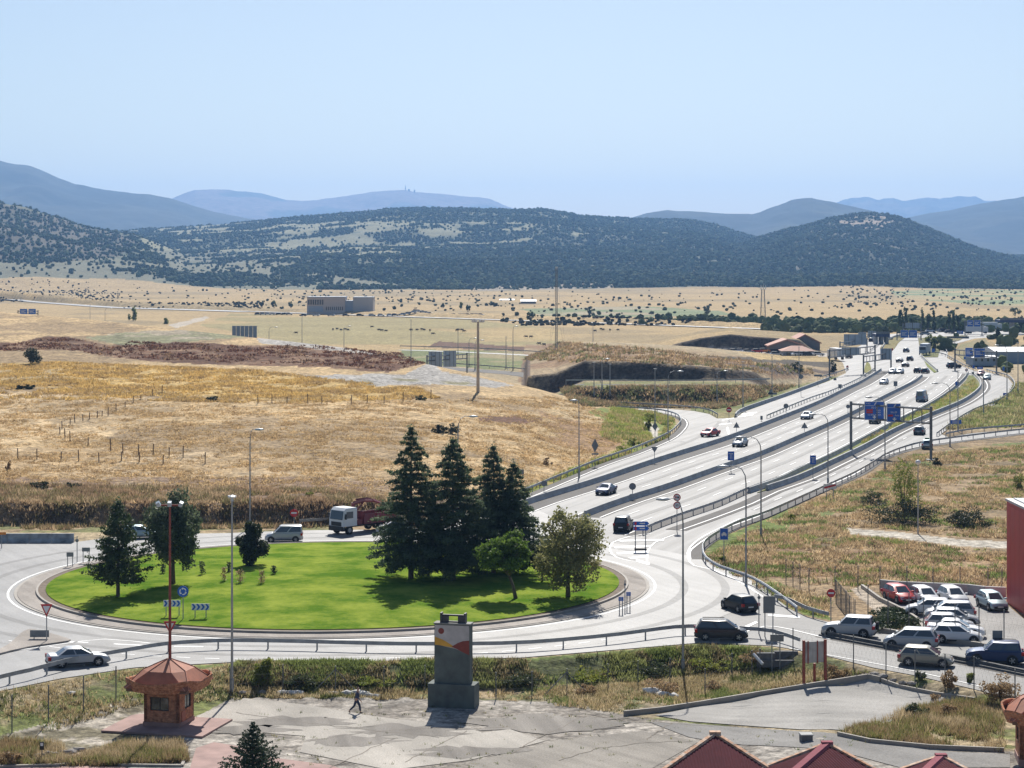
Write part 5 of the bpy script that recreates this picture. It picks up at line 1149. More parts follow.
def sign(px, row, plates, label, poles=(0,), cat='road sign', name='road_sign', rz=0, z=None, pm=None, group=None, pr=.045, p=None):
    """plates: (shape, w_px, h_px, centre_row, dx_px, style)"""
    p = p or (W(px, row) if z is None else Vector((*G(px, row, z), z))); s = p.y/F
    e = empty(name, tuple(p), label, cat, rz, group)
    top = max((row-c+h_*.5)*s for _, w_, h_, c, dx, st in plates)
    for q in poles: MB().tube([(q*s,.05,-.25),(q*s,.05,top-.05)], pr, 8).build('post', pm or GALV, e)
    for (shp, wp, hp, c, dx, st) in plates:
        w_, h_ = wp*s, hp*s; cz = (row-c)*s; X = dx*s; P = plate(shp, w_, h_)
        base = {'back':SIGNBACK,'noentry':RED,'yield':RED,'round':BLUE,'blue':BLUE,'chev':WHT,'speed':RED,'nopass':RED,'white':WHT,'green':SIGNBACK,'orange':ORG,'car':WHT,'exit':BLUE,'town':WHT,'bluewhite':BLUE,'arrowblue':BLUE,'redsq':RED}[st]
        MB().prism(sh(P, X, cz), -.02, .02).build('plate', base, e)
        g = MB(); gm = WHT
        if st == 'back': g.box(X-w_*.4, X+w_*.4, .022, .05, cz-.03, cz+.03); gm = GALV
        elif st == 'noentry': g.box(X-w_*.34, X+w_*.34, -.035, -.022, cz-h_*.1, cz+h_*.1)
        elif st == 'yield': g.prism(sh(P, X, cz+h_*.05, .62), -.035, -.022)
        elif st == 'speed' or st == 'nopass':
            g.prism(sh(P, X, cz, .74), -.035, -.022)
            if st == 'speed': text(e, '60', X, cz, h_*.42, BLK, -.04)
            else:
                k = MB(); k.box(X-w_*.26, X-w_*.04, -.05, -.037, cz-h_*.1, cz+h_*.08); k.box(X-w_*.21, X-w_*.09, -.05, -.037, cz+h_*.08, cz+h_*.15); k.build('car_symbol', RED, e)
                k = MB(); k.box(X+w_*.04, X+w_*.26, -.05, -.037, cz-h_*.1, cz+h_*.08); k.box(X+w_*.09, X+w_*.21, -.05, -.037, cz+h_*.08, cz+h_*.15); k.build('car_symbol', BLK, e)
        elif st == 'round':
            r = w_*.27
            for k in range(3):
                a0 = k*2*math.pi/3+.3; pts = [(r*math.cos(a0+t), r*math.sin(a0+t)) for t in np.linspace(0, 1.35, 7)]
                outer = [(p_[0]*1.22, p_[1]*1.22) for p_ in pts]; inner = [(p_[0]*.84, p_[1]*.84) for p_ in pts]
                g.prism(sh(outer+inner[::-1], X, cz), -.035, -.022)
                a1 = a0+1.35; g.prism(sh([(r*.6*math.cos(a1), r*.6*math.sin(a1)), (r*1.45*math.cos(a1), r*1.45*math.sin(a1)), (r*math.cos(a1+.5), r*math.sin(a1+.5))], X, cz), -.035, -.022)
            k = MB(); n_ = 28; k.prism(sh([(w_*.5*math.cos(t), w_*.5*math.sin(t)) for t in np.linspace(0, 2*math.pi, 29)[:-1]], X, cz), -.026, -.023); 
        elif st == 'chev':
            gm = BLUE; n_ = 4; q = w_/n_
            for k in range(n_):
                x0 = X-w_/2+k*q+q*.04; g.prism([(x0, cz-h_*.46),(x0+q*.45, cz-h_*.46),(x0+q*.92, cz),(x0+q*.45, cz+h_*.46),(x0, cz+h_*.46),(x0+q*.45, cz)], -.035, -.022)
        elif st == 'car':
            gm = BLUE; g.box(X-w_*.44, X+w_*.44, -.035, -.022, cz-h_*.45, cz+h_*.45)
            k = MB(); k.prism([(X-w_*.3, cz-h_*.12),(X+w_*.3, cz-h_*.12),(X+w_*.3, cz+h_*.03),(X+w_*.18, cz+h_*.06),(X+w_*.12, cz+h_*.16),(X-w_*.12, cz+h_*.16),(X-w_*.18, cz+h_*.06),(X-w_*.3, cz+h_*.03)], -.05, -.037); k.box(X-w_*.27, X-w_*.15, -.05, -.037, cz-h_*.18, cz-h_*.12); k.box(X+w_*.15, X+w_*.27, -.05, -.037, cz-h_*.18, cz-h_*.12); k.build('car_symbol', WHT, e)
        elif st == 'exit':
            for t in (-.12,.12): g.prism([(X+w_*(t-.03), cz-h_*.35),(X+w_*(t+.05), cz-h_*.35),(X+w_*(t+.05), cz+h_*.3),(X+w_*(t-.03), cz+h_*.3)], -.035, -.022)
            g.box(X-w_*.36, X+w_*.36, -.036, -.0225, cz+h_*.22, cz+h_*.28)
        elif st == 'arrowblue':
            for t, f in ((.18,.55),(-.2,.42)): g.box(X-w_*.1, X+w_*(f-.2), -.035, -.022, cz+h_*(t-.07), cz+h_*(t+.07))
            k = MB(); k.box(X-w_*.42, X-w_*.16, -.036, -.023, cz-h_*.34, cz+h_*.34); k.build('road_number_panel', RED, e)
        elif st == 'town':
            g.prism([(X-w_*.46, cz-h_*.4),(X-w_*.3, cz-h_*.4),(X+w_*.46, cz+h_*.15),(X+w_*.46, cz+h_*.4),(X+w_*.3, cz+h_*.4),(X-w_*.46, cz-h_*.15)], -.035, -.022); gm = RED
        elif st == 'bluewhite':
            for t in (.25, 0, -.25): g.box(X-w_*.34, X+w_*.34*(.6+abs(t)), -.035, -.022, cz+h_*(t-.05), cz+h_*(t+.05))
        if g.v: g.build('symbol' if st not in ('back',) else 'bracket', gm, e)
    return e
LZ = .3
for a in [
 (183,623,[('circle',11,11,592,0,'round')],'round blue roundabout arrows sign between the two chevron boards'),
 (173,620,[('rect',17,6.5,604,-1,'chev')],'blue and white chevron board left of the round arrows sign',(-7,6)),
 (201,622,[('rect',18,6.5,607.5,-.5,'chev')],'blue and white chevron board right of the round arrows sign',(-6,5)),
 (46.5,642,[('tri_down',12,13,610,0,'yield')],'yield sign on the splitter island at far left'),
 (170,672,[('tri_down',13,13,628,0,'yield')],'yield sign half hidden by the red kiosk mast'),
 (39.5,640,[('rect',19,7,633,0,'back')],'low grey direction board seen from behind on the splitter island',(-5.5,)),
 (70,567,[('rect',7,4.5,555,0,'back')],'small dark board seen from behind, left of the pair beyond the lawn',(-2.5,2.5)),
 (86,563,[('rect',8,4,550,0,'back')],'small dark board seen from behind, right of the pair beyond the lawn',(-3,3)),
 (77,562,[('circle',3.5,10,541,0,'back')],'narrow edge-on disc sign between the two dark boards'),
 (2,548,[('rect',8,2.6,533,0,'orange')],'orange topped sign cut by the left edge',(-.5,)),
 (294,529,[('circle',8,8,512.5,0,'noentry')],'no entry sign between the silver van and the field bank'),
 (625,609,[('circle',2.6,10,585,0,'back')],'edge-on blue disc sign at the right end of the lawn'),
 (621,613,[('rect',5,4,599.5,0,'bluewhite')],'small blue board left of the edge-on disc sign',(-1.5,1.5)),
 (628.5,610,[('rect',4.5,4,594.5,0,'bluewhite')],'small blue board right of the edge-on disc sign',(-1.5,1.5)),
 (677,531,[('circle',7.5,7.5,497,0,'nopass'),('circle',7.5,7.5,505,0,'speed')],'two red ringed round signs one above the other: no overtaking over a speed limit'),
 (724,562,[('rect',8.5,12,533.5,0,'car')],'tall blue motor road sign showing a white car on the bend'),
 (731,472,[('rect',6.5,9,455.5,0,'exit')],'blue exit countdown sign in front of the median barrier, left one'),
 (813,478,[('rect',6,9,459.5,0,'exit')],'blue exit countdown sign on the wedge barrier, right one'),
 (830,499,[('rect',13,5,486,0,'town')],'white town-end sign crossed by a red stripe beside the guard rail',(-3.5,3.5)),
 (632.5,499,[('circle',7,7,486,0,'back')],'grey back of a round sign on the median right of the blue coupe'),
 (544,497,[('circle',6,6,483,0,'back')],'grey back of a round sign on the slip road barrier'),
 (654.5,463,[('tri_down',7,6,449.5,0,'back')],'back of a triangular sign with a small plate, below the slip road bend'),
 (655,441,[('diamond',6,9,426,0,'back')],'dark back of a pointed sign on the bend island'),
 (595,467,[('diamond',7,14,445.5,0,'back'),('rect',7,1.6,454,0,'back')],'tall dark diamond sign back at the edge of the dry field'),
 (519,483,[('rect',10,5,471.5,0,'back')],'grey board seen from behind at the edge of the field behind the cedars',(-3.5,3.5)),
 (736.5,432,[('tri_up',6.5,6,424.5,0,'back')],'back of a triangular sign on the first barrier, left of the gore'),
 (804.5,434,[('tri_up',7,6,425,0,'back')],'back of a triangular sign on the median near the white car'),
 (786,416,[('circle',5,5,405.8,0,'back')],'round sign back on the posted guard rail'),
 (848,416,[('circle',4,4,406.2,0,'back')],'small round sign back beside the left gantry leg'),
 (729,421,[('circle',5.5,5.5,409.5,0,'noentry')],'no entry sign at the tip of the far parapet'),
 (761.5,421,[('rect',2.4,4,417.5,0,'back')],'tiny dark marker sign on the slip road gore'),
 (831,623,[('circle',8.5,8.5,592.5,0,'noentry')],'round red no entry sign above the front of the silver off-roader'),
 (759,633,[('circle',3.2,9,597,0,'back')],'dark edge-on disc sign on the splitter by the black hatchback'),
 (769,636,[('rect',11.5,17,604,0,'back')],'cluster of stacked grey direction boards seen from behind',(-4,4)),
 (777,671,[('rect',13.5,7,638.5,0,'back')],'low grey board on two posts beside the culvert',(-5,3)),
 (997.5,662,[('rect',10,9,635,0,'back')],'small grey square board hung by the car park fence',(4.5,)),
 (957,397,[('rect',3.6,4,383.3,0,'blue')],'small blue square sign on the wedge barrier'),
 (895.5,391,[('rect',3.8,5,383.5,0,'back')],'small grey board standing on the median barrier'),
 (840,390,[('rect',3.6,4,386,0,'back')],'small grey board on the guard rail of the slip road'),
 (956,430,[('rect',11,4,421.7,0,'bluewhite')],'wide blue exit arrow board at the ramp nose',(-3,3)),
 (1005,397,[('rect',4,3.6,394.5,0,'blue')],'small blue board outside the right bend'),
 (835,380,[('circle',3.2,4,379.2,0,'green')],'small dark green round sign at the end of the parapet'),
 (847.5,369,[('circle',2.6,2.8,366.6,0,'redsq')],'small red disc sign by the far left gantry leg'),
 (892,352,[('circle',2.6,2.8,349.3,0,'redsq')],'small red and white disc sign on the far median'),
 (966.5,378,[('circle',3,4,369.8,0,'speed')],'small white speed sign at the end of the wedge'),
 (973,376,[('circle',2.4,3,372.8,0,'green')],'small green sign at the tip of the wedge'),
 (933.3,356,[('rect',3,3.6,350.2,0,'blue')],'small blue square sign right of the white lorry'),
 (980,371,[('rect',6,2.5,367.8,0,'bluewhite')],'wide little blue board behind the right bend',(-1,1)),
 (973.5,371,[('rect',2,3,366.5,0,'blue')],'tiny blue upright sign behind the right bend'),
 (1003.5,373,[('rect',2,4,368.4,0,'blue')],'tiny blue upright sign near the warehouse bushes'),
 (965,361,[('rect',2.6,3,357.8,0,'blue')],'tiny blue sign under the far right gantry'),
 (960,336,[('rect',6.5,3.4,332.3,0,'bluewhite')],'blue board beside the far upper road',(-2,2)),
 (818,386,[('rect',8,2,375.3,0,'back')],'low grey arrow board below the farm sheds',(0,)),
 (801,396,[('circle',4.5,5,376.5,0,'back')],'dark round sign back below the pink-roofed shed'),
 (770.5,400,[('tri_up',5,5,391.3,0,'back'),('rect',9,2,393.4,2,'back')],'dark triangular sign back with arrow board beside the thick lamp post'),
]:
    px, row = a[0], a[1]; onisl = a[0] < 640 and 560 < row < 625
    z = None if row < 300 else None
    p = Vector((*G(px, row, .1), .05)) if (500 < row < 670 or row < 500 and px > 500) and not (px > 770 and row > 660) else W(px, row)
    if abs(px-595) < 2: p = W(px, row)
    if onisl: p.z = .15
    sign(px, row, a[2], a[3], a[4] if len(a) > 4 else (0,), p=p)
def dir_sign():
    p = Vector((*G(641, 549.5, .1), .05)); s = p.y/F; e = empty('direction_sign', tuple(p), 'two stacked blue arrow boards on posts in the painted gore behind the black car', 'road sign')
    for q in (-5.6, 4.6): MB().tube([(q*s,.05,-.1),(q*s,.05,28*s)], .06, 8).build('post', GALV, e)
    MB().box(-6.5*s, 5.5*s, -.3, .3, -.02, .16).build('footing', SHLD, e)
    for zc_ in (26.5*s, 21.5*s):
        h_ = 4.1*s; P = [(-7.5*s, zc_-h_/2),(6.3*s, zc_-h_/2),(8.2*s, zc_),(6.3*s, zc_+h_/2),(-7.5*s, zc_+h_/2)]
        MB().prism(P, -.03, .03).build('arrow_board', BLUE, e)
        MB().box(-6.4*s, -4.4*s, -.045, -.033, zc_-h_*.33, zc_+h_*.33).build('road_number_panel', RED, e)
        MB().box(-1.4*s, 4*s, -.045, -.033, zc_-h_*.12, zc_+h_*.16).build('symbol', WHT, e)
dir_sign()
def gantry(px0, row0, px1, row1, brows, panels, label, m=None, d0=None, d1=None):
    a = Vector((*G(px0, row0, .05), 0)) if d0 is None else Vector(((px0-512)/F*d0, d0, 0)); b = Vector((*G(px1, row1, .05), 0)) if d1 is None else Vector(((px1-512)/F*d1, d1, 0)); m = m or GALVD
    e = empty('overhead_gantry', ((a.x+b.x)/2, (a.y+b.y)/2, 0), label, 'gantry'); c = Vector(e.location)
    s = (a.y+b.y)/2/F; rm = (HOR+F*H/((a.y+b.y)/2)); zt = (rm-brows[0])*s; zb = (rm-brows[1])*s; A_2 = a-c; B_2 = b-c
    for q in (A_2, B_2):
        mb = MB(); mb.box(q.x-.19, q.x+.19, q.y-.19, q.y+.19, -.3, zt+.45); mb.build('column', m, e)
        mb = MB(); mb.box(q.x-.7, q.x+.7, q.y-.7, q.y+.7, -.3, .25); mb.build('footing', NJ, e)
    for zz in (zt, zb):
        mb = MB(); mb.tube([(A_2.x, A_2.y, zz), (B_2.x, B_2.y, zz)], .16, 4); mb.build('beam', m, e)
    mb = MB(); n = 9
    for i in range(1, n): q = A_2.lerp(B_2, i/n); mb.box(q.x-.07, q.x+.07, q.y-.07, q.y+.07, zb, zt)
    mb.build('lattice', m, e)
    for (x0, x1, r0, r1, style) in panels:
        t = ((x0+x1)/2-px0)/(px1-px0); q = A_2.lerp(B_2, t); w_ = (x1-x0)*s; z0 = (rm-r1)*s; z1 = (rm-r0)*s; X = q.x; Y_ = q.y-.35; h_ = z1-z0
        if style == 'back':
            MB().box(X-w_/2, X+w_/2, Y_+.2, Y_+.28, z0, z1).build('sign_panel_back', mat('panel_back_pale', (.36,.42,.48), .5, .2, scale=.6, var=.12), e)
            k = MB(); [k.box(X-w_/2+w_*f-.06, X-w_/2+w_*f+.06, Y_+.1, Y_+.2, z0, z1) for f in (.2,.5,.8)]; k.build('panel_ribs', GALVD, e); continue
        MB().box(X-w_/2, X+w_/2, Y_-.05, Y_+.05, z0, z1).build('sign_panel', WHT, e)
        bl = MB(); bl.box(X-w_/2+.08, X+w_/2-.08, Y_-.07, Y_-.055, z0+.08, z0+h_*.76); bl.box(X-w_/2+.08, X+w_/2-.08, Y_-.07, Y_-.055, z0+h_*.78, z1-.08); bl.build('blue_field', BLUE, e)
        yy = Y_-.085
        if style == 'two':
            text(e, 'SG-20', X, z0+h_*.66, h_*.13, WHT, yy); text(e, 'Soria', X+w_*.2, z0+h_*.53, h_*.12, WHT, yy); text(e, 'Ávila', X+w_*.2, z0+h_*.41, h_*.12, WHT, yy); text(e, 'CL-605 Arévalo', X, z0+h_*.28, h_*.11, WHT, yy)
            text(e, 'A-601', X-w_*.3, z0+h_*.88, h_*.1, WHT, yy)
            k = MB(); k.box(X-w_*.4, X-w_*.08, yy, yy+.012, z0+h_*.48, z0+h_*.58); k.box(X-w_*.4, X-w_*.08, yy, yy+.012, z0+h_*.36, z0+h_*.46); k.build('road_number_panel', RED, e)
        elif style == 'one':
            text(e, 'SG-20', X, z0+h_*.52, h_*.13, WHT, yy); text(e, 'Ávila', X+w_*.22, z0+h_*.35, h_*.12, WHT, yy)
            k = MB(); k.box(X-w_*.42, X-w_*.06, yy, yy+.012, z0+h_*.3, z0+h_*.4); k.build('road_number_panel', RED, e)
        else:
            k = MB(); [k.box(X-w_*.36, X+w_*f, yy, yy+.012, z0+h_*t_, z0+h_*(t_+.07)) for f, t_ in ((.3,.6),(.1,.45),(.36,.3))]; k.build('lettering', WHT, e)
        if style in ('two', 'one'):
            ar = MB(); c_ = X+(0 if style == 'two' else w_*.05); b_ = z0+h_*.06; ar.prism([(c_-.12, b_+.55),(c_-.12, b_+.35),(c_-.35, b_+.35),(c_, b_),(c_+.35, b_+.35),(c_+.12, b_+.35),(c_+.12, b_+.55)], yy, yy+.012); ar.build('arrow', WHT, e)
            ar = MB(); c_ = X-w_*.02; b_ = z0+h_*.82; ar.prism([(c_, b_),(c_+.2, b_),(c_+.45, b_+.4),(c_+.25, b_+.4)], yy, yy+.012); ar.build('arrow', WHT, e)
    return e
gantry(851, 453.5, 931, 460.5, (406.5,420.5), [(864.5,884.5,402.2,421,'two'),(887,901,403,421.7,'one')], 'big overhead gantry with two blue direction signs across the near motorway')
gantry(829.5, 377, 875, 371, (348.5,355), [(841,859,347,354.5,'back')], 'far left gantry frame carrying pale sign backs over the slip road')
gantry(863.5, 375.5, 891, 371, (354.8,360.3), [(880,891.5,349.5,361,'back')], 'smaller far gantry frame with one grey sign back above the white car')
gantry(955, 371.5, 996.5, 374.5, (351.0,356), [(965.2,973,348,357.3,'plain'),(974,985,348,357.3,'plain')], 'far right gantry with two blue signs in front of the warehouse')
gantry(840, 356, 867, 349, (341,345), [(843.5,866,334.3,345,'back')], 'distant gantry with a wide pale sign back on the left', d0=690, d1=720)
gantry(856, 345, 876, 341, (334,337), [(858,866,331.6,338.5,'back'),(867.5,875.2,331.6,338.5,'back')], 'distant pair of pale sign backs left of the far blue signs', d0=800, d1=830)
gantry(897, 341, 921, 340, (333,337), [(900.3,908,330,337.8,'plain'),(908.5,917,330,337.8,'plain')], 'distant gantry with two blue signs over the middle carriageway', d0=830, d1=830)
gantry(903, 336, 921, 336, (324.5,327.5), [(905.5,912,322.8,328.3,'back'),(912.8,919.3,322.8,328.3,'back')], 'distant pale sign backs in front of the poplars', d0=900, d1=900)
gantry(965, 337, 982, 337, (321.5,325.5), [(967,973,320,326.7,'plain'),(973.6,980.3,320,326.7,'plain')], 'distant blue pair of signs right of the poplars', d0=880, d1=880)
gantry(427, 372, 467, 374, (355.3,359.6), [(428.5,442,350.8,367,'back'),(443,456,350.8,367,'back')], 'gantry seen from behind past the field crest, two big pale panels', d0=560, d1=575)
gantry(18, 330, 38, 330, (311.2,313.7), [(20,27.6,308.8,314.2,'plain'),(28.6,36,308.8,314.2,'plain')], 'pair of blue signs above the crest at far left', d0=980, d1=980)
def panels():
    d = 700; x0 = (232-512)/F*d; x1 = (257-512)/F*d; e = empty('panel_screen', ((x0+x1)/2, d, 0), 'row of blue-grey upright panels behind the field crest', 'screen'); z1 = H-(325.8-HOR)/F*d; w_ = (x1-x0)/6
    for i in range(6): MB().box(-(x1-x0)/2+i*w_+.06, -(x1-x0)/2+(i+1)*w_-.06, -.1, .1, 0, z1).build('panel', mat('screen_panel', (.20,.27,.36), .5, .1), e)
panels()
# ---------------------------------------------------------------- fences
WIRE = mat('fence_wire', (.13,.13,.13), .8)
def fence(name, pts, heights, label, posts='grey', braces=(), wires=4, z_top=2.0, wr=.005, cat='fence', rust=(), step=None, bars_=False, px_posts=None, lean=0):
    P = [W(*q) for q in pts]; c = P[len(P)//2]
    e = empty(name, tuple(c), label, cat)
    def off(o): o.matrix_parent_inverse = Matrix.Translation(-Vector(e.location)); return o
    me = MB().tube([(0,0,-.3),(0,0,z_top)], .045, 6).mesh('post', GALVD)
    L = [0]
    for i in range(1, len(P)): L.append(L[-1]+(P[i]-P[i-1]).length)
    if px_posts: pos = [W(*q) for q in px_posts]
    else:
        n = max(1, int(L[-1]/step)); pos = []
        for k in range(n+1):
            t = L[-1]*k/n; x = float(np.interp(t, L, [p.x for p in P])); y = float(np.interp(t, L, [p.y for p in P])); pos.append(Vector((x, y, zat(x, y))))
    for p in pos: off(link('post', me, e, tuple(p)))
    mb = MB()
    for w_ in range(wires):
        zz = .12+(z_top-.18)*w_/(wires-1)
        mb.tube([(p.x, p.y, p.z+zz) for p in pos], wr, 3, caps=False)
    # diagonal chain link, coarse enough to be counted as one surface
    for a, b in zip(pos[:-1], pos[1:]):
        l = (b-a).length; k = max(3, int(l/.45))
        for j in range(k):
            for s0, s1 in ((0, 1), (1, 0)):
                q0 = a.lerp(b, j/k); q1 = a.lerp(b, min(1, (j+2.2)/k))
                mb.tube([(q0.x, q0.y, q0.z+.1+s0*(z_top-.2)), (q1.x, q1.y, q1.z+.1+s1*(z_top-.2))], wr*.6, 3, caps=False)
    off(mb.build('wire_mesh', WIRE, e, fixn=False))
    if bars_:
        mb = MB()
        for a, b in zip(pos[:-1], pos[1:]):
            l = (b-a).length; k = max(3, int(l/.5))
            for j in range(k): q = a.lerp(b, j/k); mb.tube([(q.x, q.y, q.z), (q.x, q.y, q.z+z_top)], .02, 4)
        off(mb.build('palings', GALVD, e))
    for (bx, br) in braces:
        q = W(bx, br); s = q.y/F
        for sg in (-1, 1): off(MB().tube([(q.x, q.y, q.z+1.75), (q.x+sg*1.7, q.y-.1, q.z)], .035, 5).build('brace', GALVD, e))
    return e
fence('chain_link_fence', [(12,733),(50,724),(84,711),(116,702)], None, 'leaning chain link fence on the grassy bank left of the kiosk', px_posts=[(-28,748),(12,733),(48.5,722),(83.5,712),(116,702)], z_top=2.6)
fence('chain_link_fence', [(230,692),(760,680)], None, 'long chain link fence between the plaza and the bramble ditch', px_posts=[(230,694),(283,691),(335.5,693),(384,693),(425,692),(496,699),(532,698),(567,695),(608,690),(638,686.5),(670,684),(705,695),(732,679),(752,676),(760,674)], braces=((335.5,693),(567,695)), z_top=2.0)
fence('chain_link_fence', [(768,668),(1024,720)], None, 'tall post fence along the lower road above the lot', px_posts=[(793,660),(825,663),(853.5,668),(886,676),(915,684),(945,688),(974,691),(1015,705),(1050,715)], z_top=2.5)
fence('car_park_fence', [(785,598),(1024,600)], None, 'wire fence with grey posts behind the parked cars', px_posts=[(786,584),(793,587),(800,590),(809,594),(835,592),(858,591),(880,592),(907,592),(933,592),(960,592),(988,593),(1002,594)], z_top=2.4)
fence('car_park_fence', [(820,606),(1024,640)], None, 'front wire fence of the car park, posts among the junipers', px_posts=[(868,622),(888,631),(909,631),(923.5,636),(955,643),(979,646),(1004,650),(1040,656)], z_top=3.2)
fence('palisade_fence', [(824,598),(855,618)], None, 'dark close-railed fence climbing the bank behind the silver off-roader', px_posts=[(836,604),(841,610),(846,616),(850,621),(855,625)], z_top=2.2, bars_=True)
def field_fence(pts, label, hh=1.25):
    P = [W(*q) for q in pts]; c = P[len(P)//2]; e = empty('post_fence', tuple(c), label, 'fence'); m = mat('old_fence_wood', (.12,.09,.065), .9, scale=3, var=.3)
    q = random.Random(3)
    for p in P:
        o = MB().tube([(0,0,-.3),(q.uniform(-.12,.12),0,hh*q.uniform(.75,1.2))], .075, 5).build('post', m, e); o.matrix_parent_inverse = Matrix.Translation(-Vector(e.location)); o.location = tuple(p)
    mb = MB(); [mb.tube([(p.x, p.y, p.z+hz) for p in P], .01, 3, caps=False) for hz in (.5,.95)]; o = mb.build('wire', WIRE, e, fixn=False); o.matrix_parent_inverse = Matrix.Translation(-Vector(e.location))
field_fence([(60,435),(62,429),(70,425),(75,423),(83,421),(89,420),(97,418.5),(102,417),(108,415.5),(116,411.5),(125,407.5),(133,403.5),(141,400),(152,396),(162,393)], 'line of old wooden posts climbing the field towards the crest')
field_fence([(65,439),(70,442),(88,446),(111,451),(123,453),(138,455),(153,455),(169,457),(183,459)], 'line of old wooden posts running right below the climbing line', 1.6)
field_fence([(18,459),(37,460),(61,460),(79,462),(99,462),(121,462),(139,463),(163,464),(205,465)], 'lowest short row of old wooden posts across the field', 1.5)
field_fence([(258,404),(272,403.5),(287,404),(308,404),(322,404),(351,404),(367,403.5),(384,403.5),(403,402),(431,399)], 'row of pale wooden posts across the field left of the tall pole', 1.6)

# ---------------------------------------------------------------- kiosk, pylon, panels
BRK = brick_mat('rough_red_brick', (.38,.12,.055), (.52,.22,.11), (.30,.2,.14))
ROOFM = mat('terracotta_sheet', (.40,.15,.085), .75, scale=1.2, var=.22, bump=.2)
def kiosk(px, row, label, rz, fw=3.05, sc=1.0, p=None):
    p = p or W(px, row); e = empty('brick_kiosk', tuple(p), label, 'kiosk', rz)
    a = 1.32*sc
    MB().box(-a-.05, a+.05, -a-.05, a+.05, 0, .45).build('plinth', mat('pink_plinth', (.33,.2,.17), .85, scale=2), e)
    # walls with window openings
    mb = MB(); t = .25; z0, z1 = .45, 2.75; wz0, wz1 = 1.25, 2.2
    for side in range(4):
        rot = Matrix.Rotation(side*math.pi/2, 4, 'Z'); q = MB(); w0, w1 = (-.85*sc, .55*sc) if side != 1 else (-.3*sc, .9*sc)
        for b in ((-a, w0, z0, z1), (w1, a, z0, z1), (w0, w1, z0, wz0), (w0, w1, wz1, z1)):
            q.box(b[0], b[1], -a, -a+t, b[2], b[3])
        mb.add([rot @ Vector(v) for v in q.v], q.f)
        f = MB(); f.box(w0, w1, -a+.08, -a+.14, wz0, wz0+.07); f.box(w0, w1, -a+.08, -a+.14, wz1-.07, wz1)
        for fx in (w0, (w0+w1)/2-.03, w1-.07): f.box(fx, fx+.07, -a+.075, -a+.145, wz0, wz1)
        f.v = [tuple(rot @ Vector(v)) for v in f.v]; fo = f.build('window', mat('dark_frame', (.03,.025,.02), .5), e)
        g = MB(); g.box(w0+.02, w1-.02, -a+.10, -a+.115, wz0+.03, wz1-.03); g.v = [tuple(rot @ Vector(v)) for v in g.v]; g.build('pane', GLASS, fo)
    mb.build('wall', BRK, e)
    d = MB(); d.box(a-.02, a+.04, -.9*sc, -.2*sc, .02, 1.2); d.build('door', mat('red_door', (.33,.07,.03), .5), e)
    # wavy fascia with upturned corners
    F_ = MB(); n = 64; ring = []
    def hw(i):
        t_ = 2*math.pi*i/n; c, s = math.cos(t_), math.sin(t_); m_ = max(abs(c), abs(s)); r = (fw-.35)/m_; r = min(r, fw*1.0)
        cor = abs(math.sin(2*t_)); return r*c, r*s, cor
    for (dz, off_) in ((0, -.22), (.62, 0), (.74, -.02), (.7, -.14), (.55, -.2)):
        rr = []
        for i in range(n):
            x, y, cor = hw(i); l = math.hypot(x, y); k = (l+off_)/l; wave = .22*cor**3+.06*math.sin(8*math.pi*i/n)*(1-cor); rr.append(Vector((x*k, y*k, 2.62+dz+wave*(dz > 0)+.1*cor*(dz == 0))))
        ring.append(rr)
    F_.loft(ring, cap=False); fs = F_.build('fascia', BRK, e)
    MB().zprism([(-fw+.8,-fw+.8),(fw-.8,-fw+.8),(fw-.8,fw-.8),(-fw+.8,fw-.8)], 2.70, 2.9).build('soffit', mat('soffit_dark', (.16,.09,.06), .8), e)
    r0, r1 = fw-.62, fw-1.45
    def oct_(r, z, ch): return [Vector(v) for v in ((-r+ch,-r,z),(r-ch,-r,z),(r,-r+ch,z),(r,r-ch,z),(r-ch,r,z),(-r+ch,r,z),(-r,r-ch,z),(-r,-r+ch,z))]
    rf = MB(); rf.loft([oct_(r0,2.95,.2), oct_(r1,4.0,.75), oct_(.12,4.66,.05)]); ro = rf.build('roof', ROOFM, e)
    sm_ = MB()
    for a_, b_ in zip(oct_(r0,2.97,.2), oct_(r1,4.02,.75)): sm_.tube([a_, b_], .03, 4)
    for a_, b_ in zip(oct_(r1,4.02,.75), oct_(.12,4.68,.05)): sm_.tube([a_, b_], .03, 4)
    sm_.build('seams', mat('roof_seam', (.62,.3,.2), .6), ro)
    return e
GLASS = mat('window_glass', (.03,.04,.05), .06, .0, var=.1, spec=.9)
k1 = kiosk(169, 725, 'octagonal-roofed brick kiosk with a wavy tiled fascia standing on the plaza', R(-14))
k2 = kiosk(1041, 762, 'second brick kiosk cut off by the lower right corner', R(-8), fw=2.75, sc=1.1)
MB_ = MB(); MB_.zprism([(-3.6,-3.4),(3.9,-3.4),(3.9,2.2),(-3.6,2.2)], .03, .16); so_ = tag(MB_.build('kiosk_slab', PINK), kind='structure'); so_.location = k1.location; so_.rotation_euler = (0,0,R(-14))
def red_mast():
    b = Vector(k1.location)+Vector((0.05,0.1,4.64)); s = b.y/F; h = (HOR+F*(H-b.z)/b.y-505)*s
    e = empty('red_mast', tuple(b), 'tall thin red mast with three floodlights rising from the kiosk roof', 'mast')
    MB().tube([(0,0,0),(0,0,h)], [.11,.07], 8).build('pole', RUST, e)
    MB().box(-.72, .72, -.04, .04, h-.08, h+.04).build('crossbar', RUST, e)
    for i, (x, rz) in enumerate(((-.75,.7),(0,0),(.75,-.7))):
        mb = MB(); mb.box(-.13,.13,-.17,.17,-.03,.27); o = mb.build('floodlight', mat('floodlight_white', (.42,.48,.54), .4, .1), e); o.location = (x, -.1, h-.02); o.rotation_euler = (R(20), -rz*.6, 0)
red_mast()
